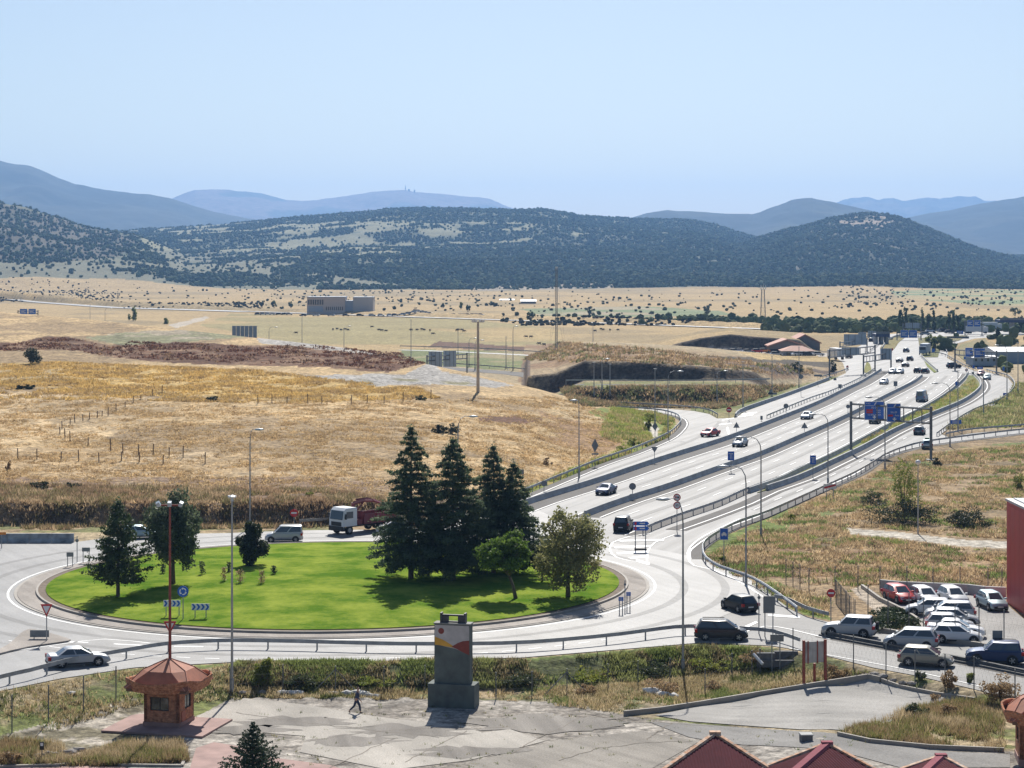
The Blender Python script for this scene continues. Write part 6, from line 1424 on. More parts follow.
def pylon():
    p = W(660, 0) if False else W(459, 708); p = W(453.5, 706); s = p.y/F
    e = empty('painted_pylon', tuple(p), 'grey-green concrete pylon painted with a sun and hills, on a wider base', 'monument', R(-13))
    m = mat('pylon_concrete', (.115,.135,.125), .85, scale=1.2, var=.25, detail=8, bump=.2)
    # board-marked ribs on the base and shaft
    mb = MB(); mb.box(-1.76,1.76,-.75,.75,-.2,1.72)
    for i in range(23): mb.box(-1.7+i*.148, -1.7+i*.148+.09, -.765, -.752, .02, 1.70)
    mb.build('base', m, e)
    mb = MB(); mb.box(-1.34,1.34,-.42,.42,1.72,6.05)
    for i in range(18): mb.box(-1.3+i*.146, -1.3+i*.146+.09, -.432, -.422, 1.74, 4.6)
    mb.build('shaft', m, e); mb = MB(); mb.box(-1.40,1.40,-.48,.48,6.05,6.14); mb.build('cap', mat('pylon_cap', (.22,.22,.21), .8), e)
    mb = MB()
    for x in (-.9, .9): mb.box(x-.06, x+.06+.0, -.25, .25, 6.14, 6.85)
    for x in (-.62, .62): mb.box(x-.24, x+.24, -.18, .18, 6.14, 6.62)
    mb.box(-.9,.9,-.1,.1,6.60,6.72); mb.box(-.38,.38,-.1,.1,6.16,6.24); mb.build('top_bracket', mat('dark_bracket', (.06,.055,.06), .6), e)
    white = mat('faded_white_paint', (.48,.45,.44), .8, scale=1.5, var=.15)
    W_ = 1.30; zt = 5.98
    hill1 = [(-W_,4.82),(-.9,4.88),(-.5,4.78),(0,4.50),(.4,4.30)]
    MB().prism([(-W_,4.62),(-.9,4.5),(-.3,4.38),(.2,4.30),(.9,4.05),(W_,3.9),(W_,zt),(-W_,zt)], -.436, -.423).build('white_field', white, e)
    MB().prism([(-W_,4.52),(-.9,4.50),(-.4,4.42),(.1,4.36),(.15,4.45),(-.25,4.68),(-.7,4.92),(-W_,5.12)], -.445, -.437).build('yellow_hill', mat('ochre_paint', (.62,.33,.04), .7, scale=3), e)
    MB().prism([(-.05,4.42),(.45,4.72),(.8,4.86),(W_,4.92),(W_,3.86),(.8,4.06),(.35,4.28)], -.449, -.4372).build('red_hill', mat('maroon_paint', (.22,.045,.03), .7, scale=3), e)
    MB().prism([(-.82+.22*math.cos(t), 5.55+.22*math.sin(t)) for t in np.linspace(0, 2*math.pi, 25)[:-1]], -.449, -.4372).build('sun_disc', MATS['maroon_paint'], e)
pylon()
def blank_panel():
    p = W(815, 685); p.z += 0; e = empty('blank_panel', tuple(p), 'blank boarded panel on rusty red posts at the corner of the lot', 'hoarding', R(14)); s = p.y/F
    for x in (-12*s, 11*s): MB().box(x-.09, x+.09, -.09, .09, -.2, 45*s).build('post', RUST, e)
    k = MB(); k.box(1.5*s, 1.5*s+.16, .5, .66, -.2, 20*s); k.build('stay', RUST, e)
    mb = MB()
    for i in range(7): mb.box(-11.3*s+i*3.12*s, -11.3*s+i*3.12*s+2.98*s, .1, .14, 22*s, 43*s)
    mb.build('board', mat('grey_boards', (.44,.42,.40), .8, scale=1, var=.3), e)
    k = MB(); [k.box(x*s-.04, x*s+.04, .04, .1, 21*s, 44*s) for x in (-7, 3)]; k.build('battens', RUST, e)
blank_panel()
def small_marker():
    p = W(42, 762); e = empty('trail_marker', tuple(p), 'short post with a dark and white plate at the lower left', 'sign post'); s = p.y/F
    MB().tube([(0,0,-.2),(0,0,17*s)], .04, 6).build('post', GALVD, e); MB().box(-.14,.14,-.06,-.03,12*s,20*s).build('plate', BLK, e); MB().box(-.09,.09,-.075,-.062,16*s,19*s).build('symbol', WHT, e)
small_marker()
def inspection_box():
    p = W(806, 741); e = empty('concrete_box', tuple(p), 'small square concrete box lying on the pavement above the second roof', 'box', R(6))
    mb = MB(); mb.box(-.38,.38,-.35,.35,0,.42); mb.build('box_body', MATS['dark_concrete'], e); MB().box(-.42,.42,-.39,.39,.42,.5).build('lid', NJ, e)
inspection_box()
def rocks():
    q = random.Random(5)
    spots = [(283+i*7.5, 694+q.uniform(-.8,.8), q.uniform(.25,.5), 'white') for i in range(3)]+[(347,695.5,.5,'white'),(351,695,.42,'white'),(358.5,695,.55,'white'),(362.5,695.5,.5,'white'),(369,697,.4,'white'),(375,697,.38,'white'),(334,694.5,.35,'white'),(655,694,.75,'white'),(661,696,.5,'white'),(674,697,.4,'white'),(242,694,.3,'g'),(250,694.5,.3,'g'),(262,694,.4,'g'),(40,757,.4,'g'),(48,756,.45,'g'),(56,756,.35,'g'),(64,754,.4,'g'),(72,753,.35,'g'),(80,751,.4,'g'),(71,694,.3,'white'),(875,676,.35,'g'),(883,678,.4,'g'),(893,681,.3,'g'),(903,684,.35,'g'),(912,685,.3,'g')]
    for i, (px, row, r, c) in enumerate(spots):
        p = W(px, row); mb = MB(); qs = np.random.RandomState(i); v = ICO*qs.uniform(.7,1.2,(12,1))*np.array([r*1.3,r*.8,r*.6]); mb.add([tuple(a) for a in v], [tuple(f) for f in ICF])
        o = mb.build('rock', mat('white_block', (.62,.6,.56), .8) if c == 'white' else mat('grey_rock', (.3,.27,.24), .9, scale=3, var=.3)); o.location = (p.x, p.y, p.z+r*.2)
        tag(o, ('pale block lying among others along the fence foot' if c == 'white' else 'rough grey stone in a line edging the plaza'), 'rock', 'pale blocks by the fence' if c == 'white' else 'grey edging stones')
rocks()
# corrugated maroon roofs below the viewpoint
MAR = mat('maroon_sheet', (.105,.026,.034), .85, scale=1, var=.15, spec=.08); PNK = mat('pink_ridge_cap', (.30,.10,.12), .85, var=.1, spec=.1)
COP = brick_mat('roof_edge_brick', (.50,.27,.16), (.6,.45,.34), (.45,.4,.35), w_=.3, h_=.3)
def fan_roof(apex, base, y0, ys_, label, caps):
    """roof whose slopes fan out from an apex over the rear wall; apex/base given where they show, at distances y0/ys_"""
    def pt(px, row, y): return Vector(((px-512)/F*y, y, H-(row-HOR)*y/F))
    A = pt(*apex, y0); B = [pt(*b, y) for b, y in zip(base, ys_)]; z0 = zat(A.x, A.y); o_ = Vector((A.x, A.y, z0))
    e = empty('pavilion', tuple(o_), label, 'pavilion'); A = A-o_; B = [b-o_ for b in B]
    for a, b in zip(B[:-1], B[1:]):
        n = int((b-a).length/.085); V = []; nrm = (b-a).cross(A-a).normalized(); nrm = nrm if nrm.z > 0 else -nrm
        up = (A-a)-(b-a)*((A-a).dot(b-a)/(b-a).length_squared); tA = (A-a).dot(b-a)/(b-a).length_squared
        for i in range(n+1):
            t = i/n; lo = a.lerp(b, t)+nrm*(.03 if i % 2 else 0)
            k = t/tA if 0 < tA and t < tA else ((1-t)/(1-tA) if tA < 1 else 1); k = min(1, max(0, k)); V += [lo, lo+up*k]
        mb = MB(); mb.add(V, [(2*i, 2*i+2, 2*i+3, 2*i+1) for i in range(n)]); mb.build('roof_slope', MAR, e, fixn=False)
    for c, k in zip(B, caps):
        m_ = COP if k == 'b' else PNK; d = (c-A).normalized(); q = d.cross(Vector((0,0,1))).normalized(); wv = .17 if k == 'b' else .28; up = Vector((0,0,.09)); mb = MB()
        mb.loft([[v-q*wv-up*.6, v-q*wv*.7+up, v+q*wv*.7+up, v+q*wv-up*.6] for v in (A-d*.05, c)]); mb.build('hip_cap', m_, e)
    P = B+[Vector((A.x, A.y, A.z))]
    w = MB(); n = len(P); w.add([(p.x*.97, p.y, 0) for p in P]+[(p.x*.97, p.y, p.z-.12) for p in P], [(i, (i+1) % n, (i+1) % n+n, i+n) for i in range(n)]); w.build('wall', BRK, e)
    k = MB(); k.box(A.x-.3, A.x+.3, A.y-.2, A.y+.2, A.z-.15, A.z+.12); k.build('ridge_block', COP if caps[0] == 'b' and len(caps) == 2 else PNK, e)
fan_roof((715,733.5), [(637,789),(803,790)], 113, (108,108.5), 'left maroon corrugated roof edged with pale bricks, at the bottom edge of the view', 'bb')
fan_roof((827,743.5), [(735,779),(757,803),(905,786)], 111, (110,104,108), 'middle maroon corrugated roof with a wide pink ridge cap', 'bpb')
fan_roof((941,756), [(862,783),(900,794),(1012,794)], 110, (109,104.5,106.5), 'right maroon corrugated roof with a pink ridge cap, mostly below the frame', 'bpb')
# ---------------------------------------------------------------- buildings
def red_building():
    e = empty('red_building', (45, 181, 0), 'dark red cladded building cut off by the right edge beside the car park', 'building'); m = mat('red_cladding', (.46,.022,.03), .45, scale=.5, var=.08)
    mb = MB(); mb.box(0,30,-9,10,.0,9.3); 
    for i in range(12): mb.box(-.03,-.002,-8.9+i*1.57,-8.9+i*1.57+1.53,.3,9.0)
    mb.build('wall', m, e); MB().box(-.12,30.1,-9.1,10.1,9.3,9.5).build('roof_edge', mat('pale_trim', (.5,.47,.46), .5), e)
    MB().box(.5,29.5,-8.5,9.5,9.4,9.6).build('roof', mat('roof_grey', (.35,.38,.42), .6), e)
    MB().box(.4,4,-9.08,-9.0,5,7.4).build('window', GLASS, e)
red_building()
def long_building():
    y = 1240; s = y/F; x = (340-512)*s; z0 = zat(x, y); rb = HOR+F*(H-z0)/y
    e = empty('long_building', (x, y, z0), 'long flat-roofed brown and grey building on the plain', 'building'); Wl = mat('brown_facade', (.55,.46,.40), .8); W2 = mat('grey_facade', (.36,.40,.46), .7)
    h = (rb-297.5)*s
    MB().box(-33*s, 5*s, 0, 16, -1, h).build('wall', Wl, e); MB().box(5*s, 13*s, 2, 15, -1, h*.8).build('link_block', W2, e); MB().box(13*s, 33*s, 0, 16, -1, h*.98).build('wall', mat('pale_brown_facade', (.45,.43,.42), .8), e)
    MB().box(-33.3*s, 5.3*s, -.3, 16.3, h, h+.5).build('roof', W2, e); MB().box(12.8*s, 33.2*s, -.3, 16.3, h*.98, h*.98+.5).build('roof', W2, e)
    for i in range(7): MB().box((-32+i*2.3)*s, (-30.4+i*2.3)*s, -.15, -.02, h*.55, h*.86).build('window', GLASS, e)
    for i in range(9): MB().box((-14+i*2.0)*s, (-13+i*2.0)*s, -.15, -.02, h*.2, h*.42).build('window', GLASS, e)
    MB().box(-33*s, -17*s, -.2, -.05, h*.1, h*.45).build('dark_base', W2, e)
long_building()
def shed(name, x0, x1, r_eave, r_top, r_base, y, depth, label, wallm, roofm, gable=True, side=0, wins=0):
    s = y/F; xa, xb = (x0-512)*s, (x1-512)*s; zb = H-(r_base-HOR)*s; ze = H-(r_eave-HOR)*s; zt = H-(r_top-HOR)*s; xc = (xa+xb)/2
    e = empty(name, (xc, y, zb), label, 'building'); w_ = (xb-xa)/2; he = ze-zb; ht = zt-zb
    if gable == 'front':
        MB().prism([(-w_,-1),(w_,-1),(w_,he),(0,ht),(-w_,he)], 0, depth).build('wall', wallm, e)
        for sg in (-1, 1): mb = MB(); mb.prism([(0,ht+.1),(sg*(w_+.5),he-.1),(sg*(w_+.5),he+.3),(0,ht+.5)], -.5, depth+.5); mb.build('roof', roofm, e)
    elif gable == 'hip':
        MB().box(-w_, w_, 0, depth, -1, he).build('wall', wallm, e)
        mb = MB(); o = .5; mb.loft([[Vector((-w_-o,-o,he)),Vector((w_+o,-o,he)),Vector((w_+o,depth+o,he)),Vector((-w_-o,depth+o,he))],[Vector((-w_*.35,depth*.45,ht)),Vector((w_*.35,depth*.45,ht)),Vector((w_*.35,depth*.55,ht)),Vector((-w_*.35,depth*.55,ht))]]); mb.build('roof', roofm, e)
    else:
        MB().box(-w_, w_, 0, depth, -1, he).build('wall', wallm, e)
        mb = MB(); mb.xprism([(-.4,he),(depth/2,ht),(depth+.4,he),(depth+.4,he-.2),(-.4,he-.2)], -w_-.4, w_+.4); mb.build('roof', roofm, e)
    for i in range(wins):
        MB().box(-w_+(i+.5)*2*w_/wins-w_/wins*.3, -w_+(i+.5)*2*w_/wins+w_/wins*.3, -.15, -.02, he*.25, he*.8).build('window', GLASS, e)
    return e
WT = mat('farm_wall', (.20,.19,.19), .8); RT = mat('pink_tile_roof', (.50,.27,.20), .8); DK = mat('dark_opening', (.03,.03,.035), .8)
shed('farm_shed', 790, 820, 343.5, 335.5, 354.8, 735, 14, 'rear farm shed with a red edged gable, tallest of the group', WT, RT, 'front')
shed('farm_shed', 769, 805, 346.5, 340.5, 355.5, 715, 12, 'wide grey gabled shed with a dark open bay at the left', mat('farm_wall_brown', (.22,.19,.17), .8), RT, 'front')
e = [o for o in COL.objects if o.get('label','').startswith('wide grey gabled')][0]; MB().box(-5.6,-1.2,-.2,-.04,0,2.2).build('open_bay', DK, e)
shed('farm_shed', 783, 814, 351, 346.3, 357.2, 695, 9, 'low square shed with a pink tiled hipped roof', mat('farm_wall_grey', (.25,.27,.30), .8), RT, 'hip', wins=3)
WH = mat('warehouse_cladding', (.22,.29,.38), .6, scale=.3, var=.08); WR = mat('warehouse_roof', (.62,.64,.66), .5)
shed('warehouse', 996, 1100, 351.5, 348.2, 360.5, 640, 20, 'large blue-grey warehouse with a white roof at the right edge', WH, WR, 'side', wins=0)
shed('warehouse', 973, 997, 357.5, 356, 362.5, 620, 10, 'lower grey annex left of the warehouse', mat('annex_wall', (.26,.33,.42), .6), WR, 'side', wins=4)
shed('low_shed', 521, 536, 301.2, 299.8, 303, 1560, 10, 'small white-roofed shed alone on the plain', WT, WR, 'side', wins=3)
shed('low_shed', 500, 514, 300, 299, 301.5, 1700, 10, 'little white shed left of the lone shed on the plain', WT, WR, 'side', wins=2)
shed('low_shed', 769, 776, 324.2, 323, 326.5, 1020, 8, 'small grey hut among the scrub right of the pylon', WT, WH, 'side', wins=1)
def overpass(px0, px1, r0, r1, y, label):
    s = y/F; e = empty('road_bridge', ((px0-512)*s, y, 0), label, 'bridge'); L = (px1-px0)*s; zt = H-(r0-HOR)*s; zb = H-(r1-HOR)*s
    MB().box(0, L, 0, 9, zb, zt).build('deck', mat('dark_blue_deck', (.035,.05,.13), .6), e)
    for f in (.12,.5,.88): MB().box(L*f-.5, L*f+.5, 2, 7, zat(e.location.x+L*f, y)-.5, zb).build('pier', NJ, e)
    MB().box(0, L, -.1, -.02, zt, zt+.9).build('parapet', GALVD, e)
overpass(876, 890, 334, 337, 790, 'dark blue little bridge on the left of the distant carriageway')
overpass(1000, 1120, 320, 322.5, 900, 'dark blue bridge deck at the right edge beyond the trees')
overpass(947, 969, 338.6, 340.4, 850, 'short dark bridge below the far upper road')
def summit():
    D = 14460; s = D/F
    for px, row, w_, h_, lab, nm in ((405.5,191,1.6,7.5,'tallest tiny antenna tower on the pale summit',0),(409,191.5,1.8,3.4,'small square building right of the summit antenna',1),(414.5,191.8,1.4,3.0,'lower hut at the right on the pale summit',1)):
        x = (px-512)*s; z = H+(HOR-row-1.2)*s; e = empty('summit_station', (x, D, z), lab, 'antenna station')
        m = mat('summit_white', (.22,.23,.25), .6)
        if nm == 0: MB().tube([(0,0,-10),(0,0,h_*s*.5),(0,0,h_*s)], [w_*s*.4, w_*s*.25, .8], 8).build('tower', m, e); MB().tube([(0,0,h_*s*.55),(0,0,h_*s*.62)], w_*s*.45, 8).build('platform', m, e)
        else: MB().box(-w_*s/2, w_*s/2, -6, 6, -10, h_*s).build('block', m, e); MB().box(-w_*s/2-.5, w_*s/2+.5, -6.5, 6.5, h_*s, h_*s+1.5).build('roof', GALVD, e)
summit()
# bare silos
for i, (px, row, w_, h_) in enumerate([]): pass
# ---------------------------------------------------------------- cars
def paint_mat(name, col, metal=.3):
    return mat(name, col, .42, metal*.6, var=.03, coat=.25, scale=.6)
TYRE = mat('tyre_rubber', (.018,.018,.019), .85); RIM = mat('alloy_rim', (.42,.43,.44), .35, .7, var=.1); PLAS = mat('black_plastic', (.025,.025,.027), .6)
HEAD = mat('headlight_glass', (.62,.66,.7), .12, .3); TAIL = mat('taillight_red', (.42,.01,.012), .2); PLATE = mat('number_plate', (.7,.7,.68), .5); CGL = mat('car_glass', (.05,.065,.08), .08, var=.05, spec=1.0)
STY = {  # L, W, H, belt, bonnet z, [cabin: rear base, rear top, front top, front base], tail height, wheelbase ends
 'sedan': dict(L=4.75, W=1.8, H=1.43, belt=.93, bon=.80, cab=(-1.72,-1.0,.28,1.12), tail=.95, ax=(-1.35,1.42), r=.32),
 'hatch': dict(L=4.15, W=1.75, H=1.47, belt=.93, bon=.82, cab=(-1.98,-1.55,.3,1.12), tail=.93, ax=(-1.25,1.33), r=.32),
 'mpv':   dict(L=4.35, W=1.82, H=1.62, belt=1.0, bon=.90, cab=(-2.08,-1.7,.55,1.42), tail=1.0, ax=(-1.3,1.42), r=.32),
 'suv':   dict(L=4.4, W=1.82, H=1.74, belt=1.08, bon=1.02, cab=(-2.0,-1.85,.25,.88), tail=1.08, ax=(-1.3,1.35), r=.37),
 'box':   dict(L=4.15, W=1.75, H=1.82, belt=1.05, bon=.95, cab=(-2.03,-1.96,.45,1.22), tail=1.05, ax=(-1.3,1.4), r=.31),
 'coupe': dict(L=4.5, W=1.8, H=1.36, belt=.88, bon=.78, cab=(-1.7,-.6,.2,.98), tail=.92, ax=(-1.3,1.4), r=.33),
 'van':   dict(L=5.4, W=2.0, H=2.45, belt=1.25, bon=1.1, cab=(-2.66,-2.6,1.35,1.95), tail=1.25, ax=(-1.75,1.75), r=.35)}
_cm = {}
def car_meshes(st):
    if st in _cm: return _cm[st]
    s = STY[st]; L, W_, H_, bz, hz = s['L'], s['W']/2, s['H'], s['belt'], s['bon']; rb, rt, ft, fb = s['cab']; D = {}
    def ring(x, zt, w_, z0=.2, zm=None):
        zm = zm or (z0+zt)*.55; c = min(.06, (zt-z0)*.15)
        return [Vector((x, y*w_, z)) for y, z in ((-.86,z0),(-1,z0+.16),(-1.0,zm),(-.965,zt-.07),(-.88,zt),(0,zt+.035),(.88,zt),(.965,zt-.07),(1.0,zm),(1,z0+.16),(.86,z0))]
    x0, x1 = -L/2, L/2; tl = s['tail']
    R_ = [ring(x0, tl-.38, W_*.86, .34), ring(x0+.04, tl-.12, W_*.93, .28), ring(x0+.18, tl, W_*.98, .24), ring(max(rb+.15, x0+.5), bz+.0, W_), ring(0, bz-.01, W_), ring(fb-.25, bz-.02, W_), ring(fb+.1, hz+.06, W_*.99), ring(x1-.75, hz, W_*.98), ring(x1-.3, hz-.1, W_*.93), ring(x1-.08, hz-.26, W_*.84, .24), ring(x1, hz-.42, W_*.7, .3)]
    b = MB(); b.loft(R_)
    # cabin shell
    cw, tw = W_*.93, W_*.74; zr = H_-.06
    def cr(x0_, x1_, z, w_): return [Vector((x0_+.1, -w_, z)), Vector((x1_-.12, -w_, z)), Vector((x1_, -w_*.8, z)), Vector((x1_, w_*.8, z)), Vector((x1_-.12, w_, z)), Vector((x0_+.1, w_, z)), Vector((x0_, w_*.8, z)), Vector((x0_, -w_*.8, z))]
    lo, hi = cr(rb, fb, bz-.05, cw), cr(rt, ft, zr, tw); rf = cr(rt+.12, ft-.16, H_, tw*.82)
    b.loft([lo, hi, rf])
    for ax in s['ax']:
        for sg in (-1, 1): b.tube([(ax, sg*(W_-.3), s['r']+.02), (ax, sg*(W_+.006), s['r']+.02)], s['r']+.075, 18, 1)
    b.box(x0-.02, x0+.16, -W_*.86, W_*.86, .3, .46, 1); b.box(x1-.12, x1+.02, -W_*.66, W_*.66, .28, .46, 1)
    b.box(x1-.04, x1+.012, -W_*.42, W_*.42, .5, hz-.3, 1)
    for sg in (-1, 1): b.box(s['ax'][0]+s['r']+.1, s['ax'][1]-s['r']-.1, sg*W_-.02, sg*W_+.012, .22, .34, 1)
    D['body'] = b
    # glass panels laid on the cabin
    def quad(a, b_, c, d, ins=.05, off=.012):
        cen = (a+b_+c+d)/4; n = (b_-a).cross(d-a).normalized(); n = n if n.dot(cen-Vector((0,0,bz))) > 0 else -n
        P = [p+(cen-p)*ins for p in (a, b_, c, d)]; q = MB(); q.add([p+n*off for p in P]+[p-n*.02 for p in P], [(0,1,2,3),(7,6,5,4),(0,4,5,1),(1,5,6,2),(2,6,7,3),(3,7,4,0)]); return q
    g = quad(lo[2], lo[3], hi[3], hi[2], .09); D['windscreen'] = g
    g = quad(lo[7], lo[6], hi[6], hi[7], .14); D['rear_window'] = g
    for sg, (i0, i1) in ((0, (0, 1)), (1, (5, 4))):
        a, bb, c, d = lo[i0], lo[i1], hi[i1], hi[i0]; up = .12
        a2, b2 = a.lerp(d, .18), bb.lerp(c, .14); c2, d2 = bb.lerp(c, .93), a.lerp(d, .93); m0, m1 = a2.lerp(b2, .52), d2.lerp(c2, .45)
        if st == 'van': D['side_window_%d' % sg] = quad(a2.lerp(b2, .72), b2, c2, d2.lerp(c2, .72), .06)
        else:
            q1 = quad(a2, m0-(b2-a2)*.015, m1-(c2-d2)*.015, d2, .05); q2 = quad(m0+(b2-a2)*.015, b2, c2, m1+(c2-d2)*.015, .05)
            D['side_window_%d' % (2*sg)] = q1; D['side_window_%d' % (2*sg+1)] = q2
    w_ = MB(); w_.tube([(0,-.1,0),(0,-.085,0),(0,.085,0),(0,.1,0)], [s['r']-.04, s['r'], s['r'], s['r']-.04], 20); D['tyre'] = w_
    w_ = MB(); rr = s['r']*.62
    w_.tube([(0,-.104,0),(0,.104,0)], rr*.28, 8)
    for k in range(5):
        a = 2*math.pi*k/5; c, s_ = math.cos(a), math.sin(a)
        w_.add([(c*rr*.2-s_*.045, y, s_*rr*.2+c*.045) for y in (-.106,.106)]+[(c*rr*.2+s_*.045, y, s_*rr*.2-c*.045) for y in (-.106,.106)]+[(c*rr-s_*.035, y, s_*rr+c*.035) for y in (-.106,.106)]+[(c*rr+s_*.035, y, s_*rr-c*.035) for y in (-.106,.106)], [(0,2,6,4),(1,5,7,3),(0,4,5,1),(2,3,7,6)])
    w_.tube([(0,-.105,0),(0,-.1,0),(0,.1,0),(0,.105,0)], [rr*1.02, rr*1.06, rr*1.06, rr*1.02], 18, caps=False); D['rim'] = w_
    for sg, nm in ((-1, 'l'), (1, 'r')):
        q = MB(); y = sg*W_*.62; q.add([(x1-.02, y-.16, hz-.36),(x1-.02+0, y+.16, hz-.36),(x1-.16, y+.17, hz-.16),(x1-.16, y-.17, hz-.16),(x1-.3, y-.16, hz-.36),(x1-.3, y+.16, hz-.36),(x1-.3, y+.17, hz-.16),(x1-.3, y-.17, hz-.16)], [(0,1,2,3),(4,7,6,5),(0,4,5,1),(1,5,6,2),(2,6,7,3),(3,7,4,0)]); D['headlight_'+nm] = q
        q = MB(); q.box(x0-.012, x0+.22, sg*W_*.9-.16, sg*W_*.9+.12-.04, tl-.32, tl-.06); D['taillight_'+nm] = q
        q = MB(); q.box(fb-.3, fb-.12, sg*(W_+.04)-.1, sg*(W_+.04)+.1, bz-.03, bz+.12); D['mirror_'+nm] = q
    q = MB(); q.box(x0-.035, x0+.01, -.26, .26, .5, .61); D['plate_r'] = q
    q = MB(); q.box(x1-.0, x1+.035, -.26, .26, .36, .47); D['plate_f'] = q
    M = {}
    for k, m_ in D.items():
        mt = [PLATE, PLAS] if k == 'body' else {'tyre':TYRE,'rim':RIM}.get(k, CGL if 'window' in k or 'windscreen' in k else HEAD if 'headl' in k else TAIL if 'tail' in k else PLATE if 'plate' in k else PLAS)
        nm = k.rstrip('0123456789').rstrip('_'); nm = nm[:-2] if nm[-2:] in ('_l','_r','_f') else nm
        me = m_.mesh('number_plate' if nm == 'plate' else nm, mt, smooth=k in ('body','tyre'))
        if k == 'body': me.set_sharp_from_angle(angle=R(38))
        M[k] = me
    _cm[st] = M; return M
def car(px, row, deg, st, pm, label, cat='car', name='car', group=None, detail=True, spare=False, rails=False, p=None, sc=1.0, rimless=False, z=.06):
    if p is None: x, y = G(px, row, z); p = (x, y, z)
    e = empty(name, p, label, cat, R(deg), group); e.scale = (sc,)*3; M = car_meshes(st); s = STY[st]; W_ = s['W']/2
    def put(k, nm=None, parent=e, loc=(0,0,0), m=None):
        o = link(nm or M[k].name, M[k], parent, loc)
        if m: o.material_slots[0].link = 'OBJECT'; o.material_slots[0].material = m
        return o
    put('body', 'body', m=pm)
    for k in M:
        if 'window' in k or k == 'windscreen': put(k, 'windscreen' if k == 'windscreen' else 'rear_window' if k == 'rear_window' else 'side_window')
        elif k[:5] in ('headl','taill'): put(k, k[:-2])
        elif detail and k[:5] == 'plate': put(k, 'number_plate')
        elif detail and k[:6] == 'mirror': put(k, 'mirror', m=pm)
    for ax in s['ax']:
        for sg in (-1, 1):
            t = put('tyre', 'tyre', loc=(ax, sg*(W_-.075), s['r'])); t.name = 'wheel'
            if detail: put('rim', 'rim', parent=t)
    if spare:
        a = MB(); a.tube([(-s['L']/2-.24,0,.98),(-s['L']/2-.02,0,.98)], [.34,.34], 18); a.build('spare_wheel', TYRE, e)
    if rails:
        for sg in (-1, 1): MB().tube([(s['cab'][1]+.2, sg*W_*.66, s['H']+.05),(s['cab'][2]-.25, sg*W_*.66, s['H']+.05)], .03, 5).build('roof_rail', PLAS, e)
    return e
SILV = paint_mat('silver_paint', (.42,.44,.46), .6); WHP = paint_mat('white_paint', (.72,.73,.74), .0); BLKP = paint_mat('black_paint', (.018,.02,.026), .2); DBL = paint_mat('dark_blue_paint', (.02,.04,.12), .4)
BEI = paint_mat('beige_paint', (.34,.32,.26), .5); REDP = paint_mat('red_paint', (.48,.02,.025), .1); PBL = paint_mat('pale_blue_paint', (.36,.46,.50), .5); GRYP = paint_mat('grey_paint', (.12,.13,.14), .4); BLP = paint_mat('blue_paint', (.015,.04,.12), .4); VAN = paint_mat('grey_blue_paint', (.20,.27,.36), .3); BURG = paint_mat('burgundy_paint', (.16,.02,.03), .3)
car(78, 665, 20, 'sedan', SILV, 'silver saloon entering the roundabout at the lower left')
car(284, 541.5, 184, 'box', SILV, 'silver leisure van on the far side of the roundabout, left of the crane lorry', 'van', 'small_van', rails=True)
car(394, 533, 182, 'hatch', WHP, 'whitish car mostly hidden behind the left cedar, right of the crane lorry')
car(140, 538, 12, 'hatch', PBL, 'pale blue car half hidden behind the two trees at the left of the lawn')
car(739, 610, 114, 'hatch', BLKP, 'black hatchback leaving the roundabout, seen from behind')
car(721, 639, -4, 'mpv', BLKP, 'black people carrier seen from the side behind the guard rail', rails=True)
car(849, 636, 163, 'suv', SILV, 'silver short off-roader with a spare wheel on its tail, beside the no entry sign', spare=True)
car(911, 647.5, 164, 'mpv', SILV, 'silver-white people carrier following the silver off-roader', rails=False)
car(926, 665, -17, 'hatch', BEI, 'beige hatchback driving right on the near lane of the lower road')
car(994.5, 663, 169, 'suv', BLP, 'dark blue off-roader with spare wheel at the right end of the lower road', spare=True, rails=True)
PK = 'cars parked in the car park'
car(899, 601, -76, 'hatch', REDP, 'red parked car, leftmost of the back row', group=PK)
car(924.5, 603, -79, 'hatch', WHP, 'white parked car next to the red one in the back row', group=PK)
car(953, 603, -81, 'hatch', WHP, 'white parked car third in the back row, right of two others', group=PK)
car(992, 608, -82, 'hatch', PBL, 'pale blue parked car alone beside the red building', group=PK)
car(929, 614.5, 170, 'hatch', WHP, 'white parked car mostly hidden behind the tall silver one', group=PK)
car(950, 619.5, 172, 'mpv', SILV, 'tall silver parked estate with dark rear glass, facing left', group=PK)
car(955, 625, -10, 'hatch', SILV, 'silver parked car squeezed below the tall silver estate, facing right', group=PK)
car(950, 630.5, -10, 'hatch', SILV, 'silver parked car third from the road in the close row', group=PK)
car(956, 636, -11, 'sedan', WHP, 'white parked saloon second from the road in the close row', group=PK)
car(957, 642, -12, 'hatch', WHP, 'white parked hatchback nearest the road in the close row', group=PK)
MW = 'cars on the motorway'
for a in [(606,493.5,249,'coupe',DBL,'dark blue coupe coming down the middle carriageway'),
          (623.5,530,78,'suv',BLKP,'black car joining the motorway behind the blue arrow boards'),
          (710,436,236,'sedan',REDP,'red car turning on the slip road bend'),
          (740,446,247,'hatch',SILV,'silver car with bright windscreen just below the red car'),
          (807,418.5,249,'sedan',WHP,'white car on the middle carriageway above the triangular sign back'),
          (875,423,70,'hatch',BLKP,'black car passing under the overhead blue signs'),
          (919.5,434,72,'hatch',GRYP,'dark car driving away right of the overhead blue signs'),
          (927,448,80,'hatch',PBL,'pale car with a roof sign behind the right gantry leg'),
          (884,384,249,'hatch',WHP,'white car on the far middle carriageway below the grey sign back'),
          (987,379.5,250,'hatch',PBL,'pale blue car on the right bend'),
          (981,375.5,250,'hatch',BURG,'burgundy car just ahead of the pale blue one on the right bend')]:
    car(*a[:6], group=MW, z=.1)
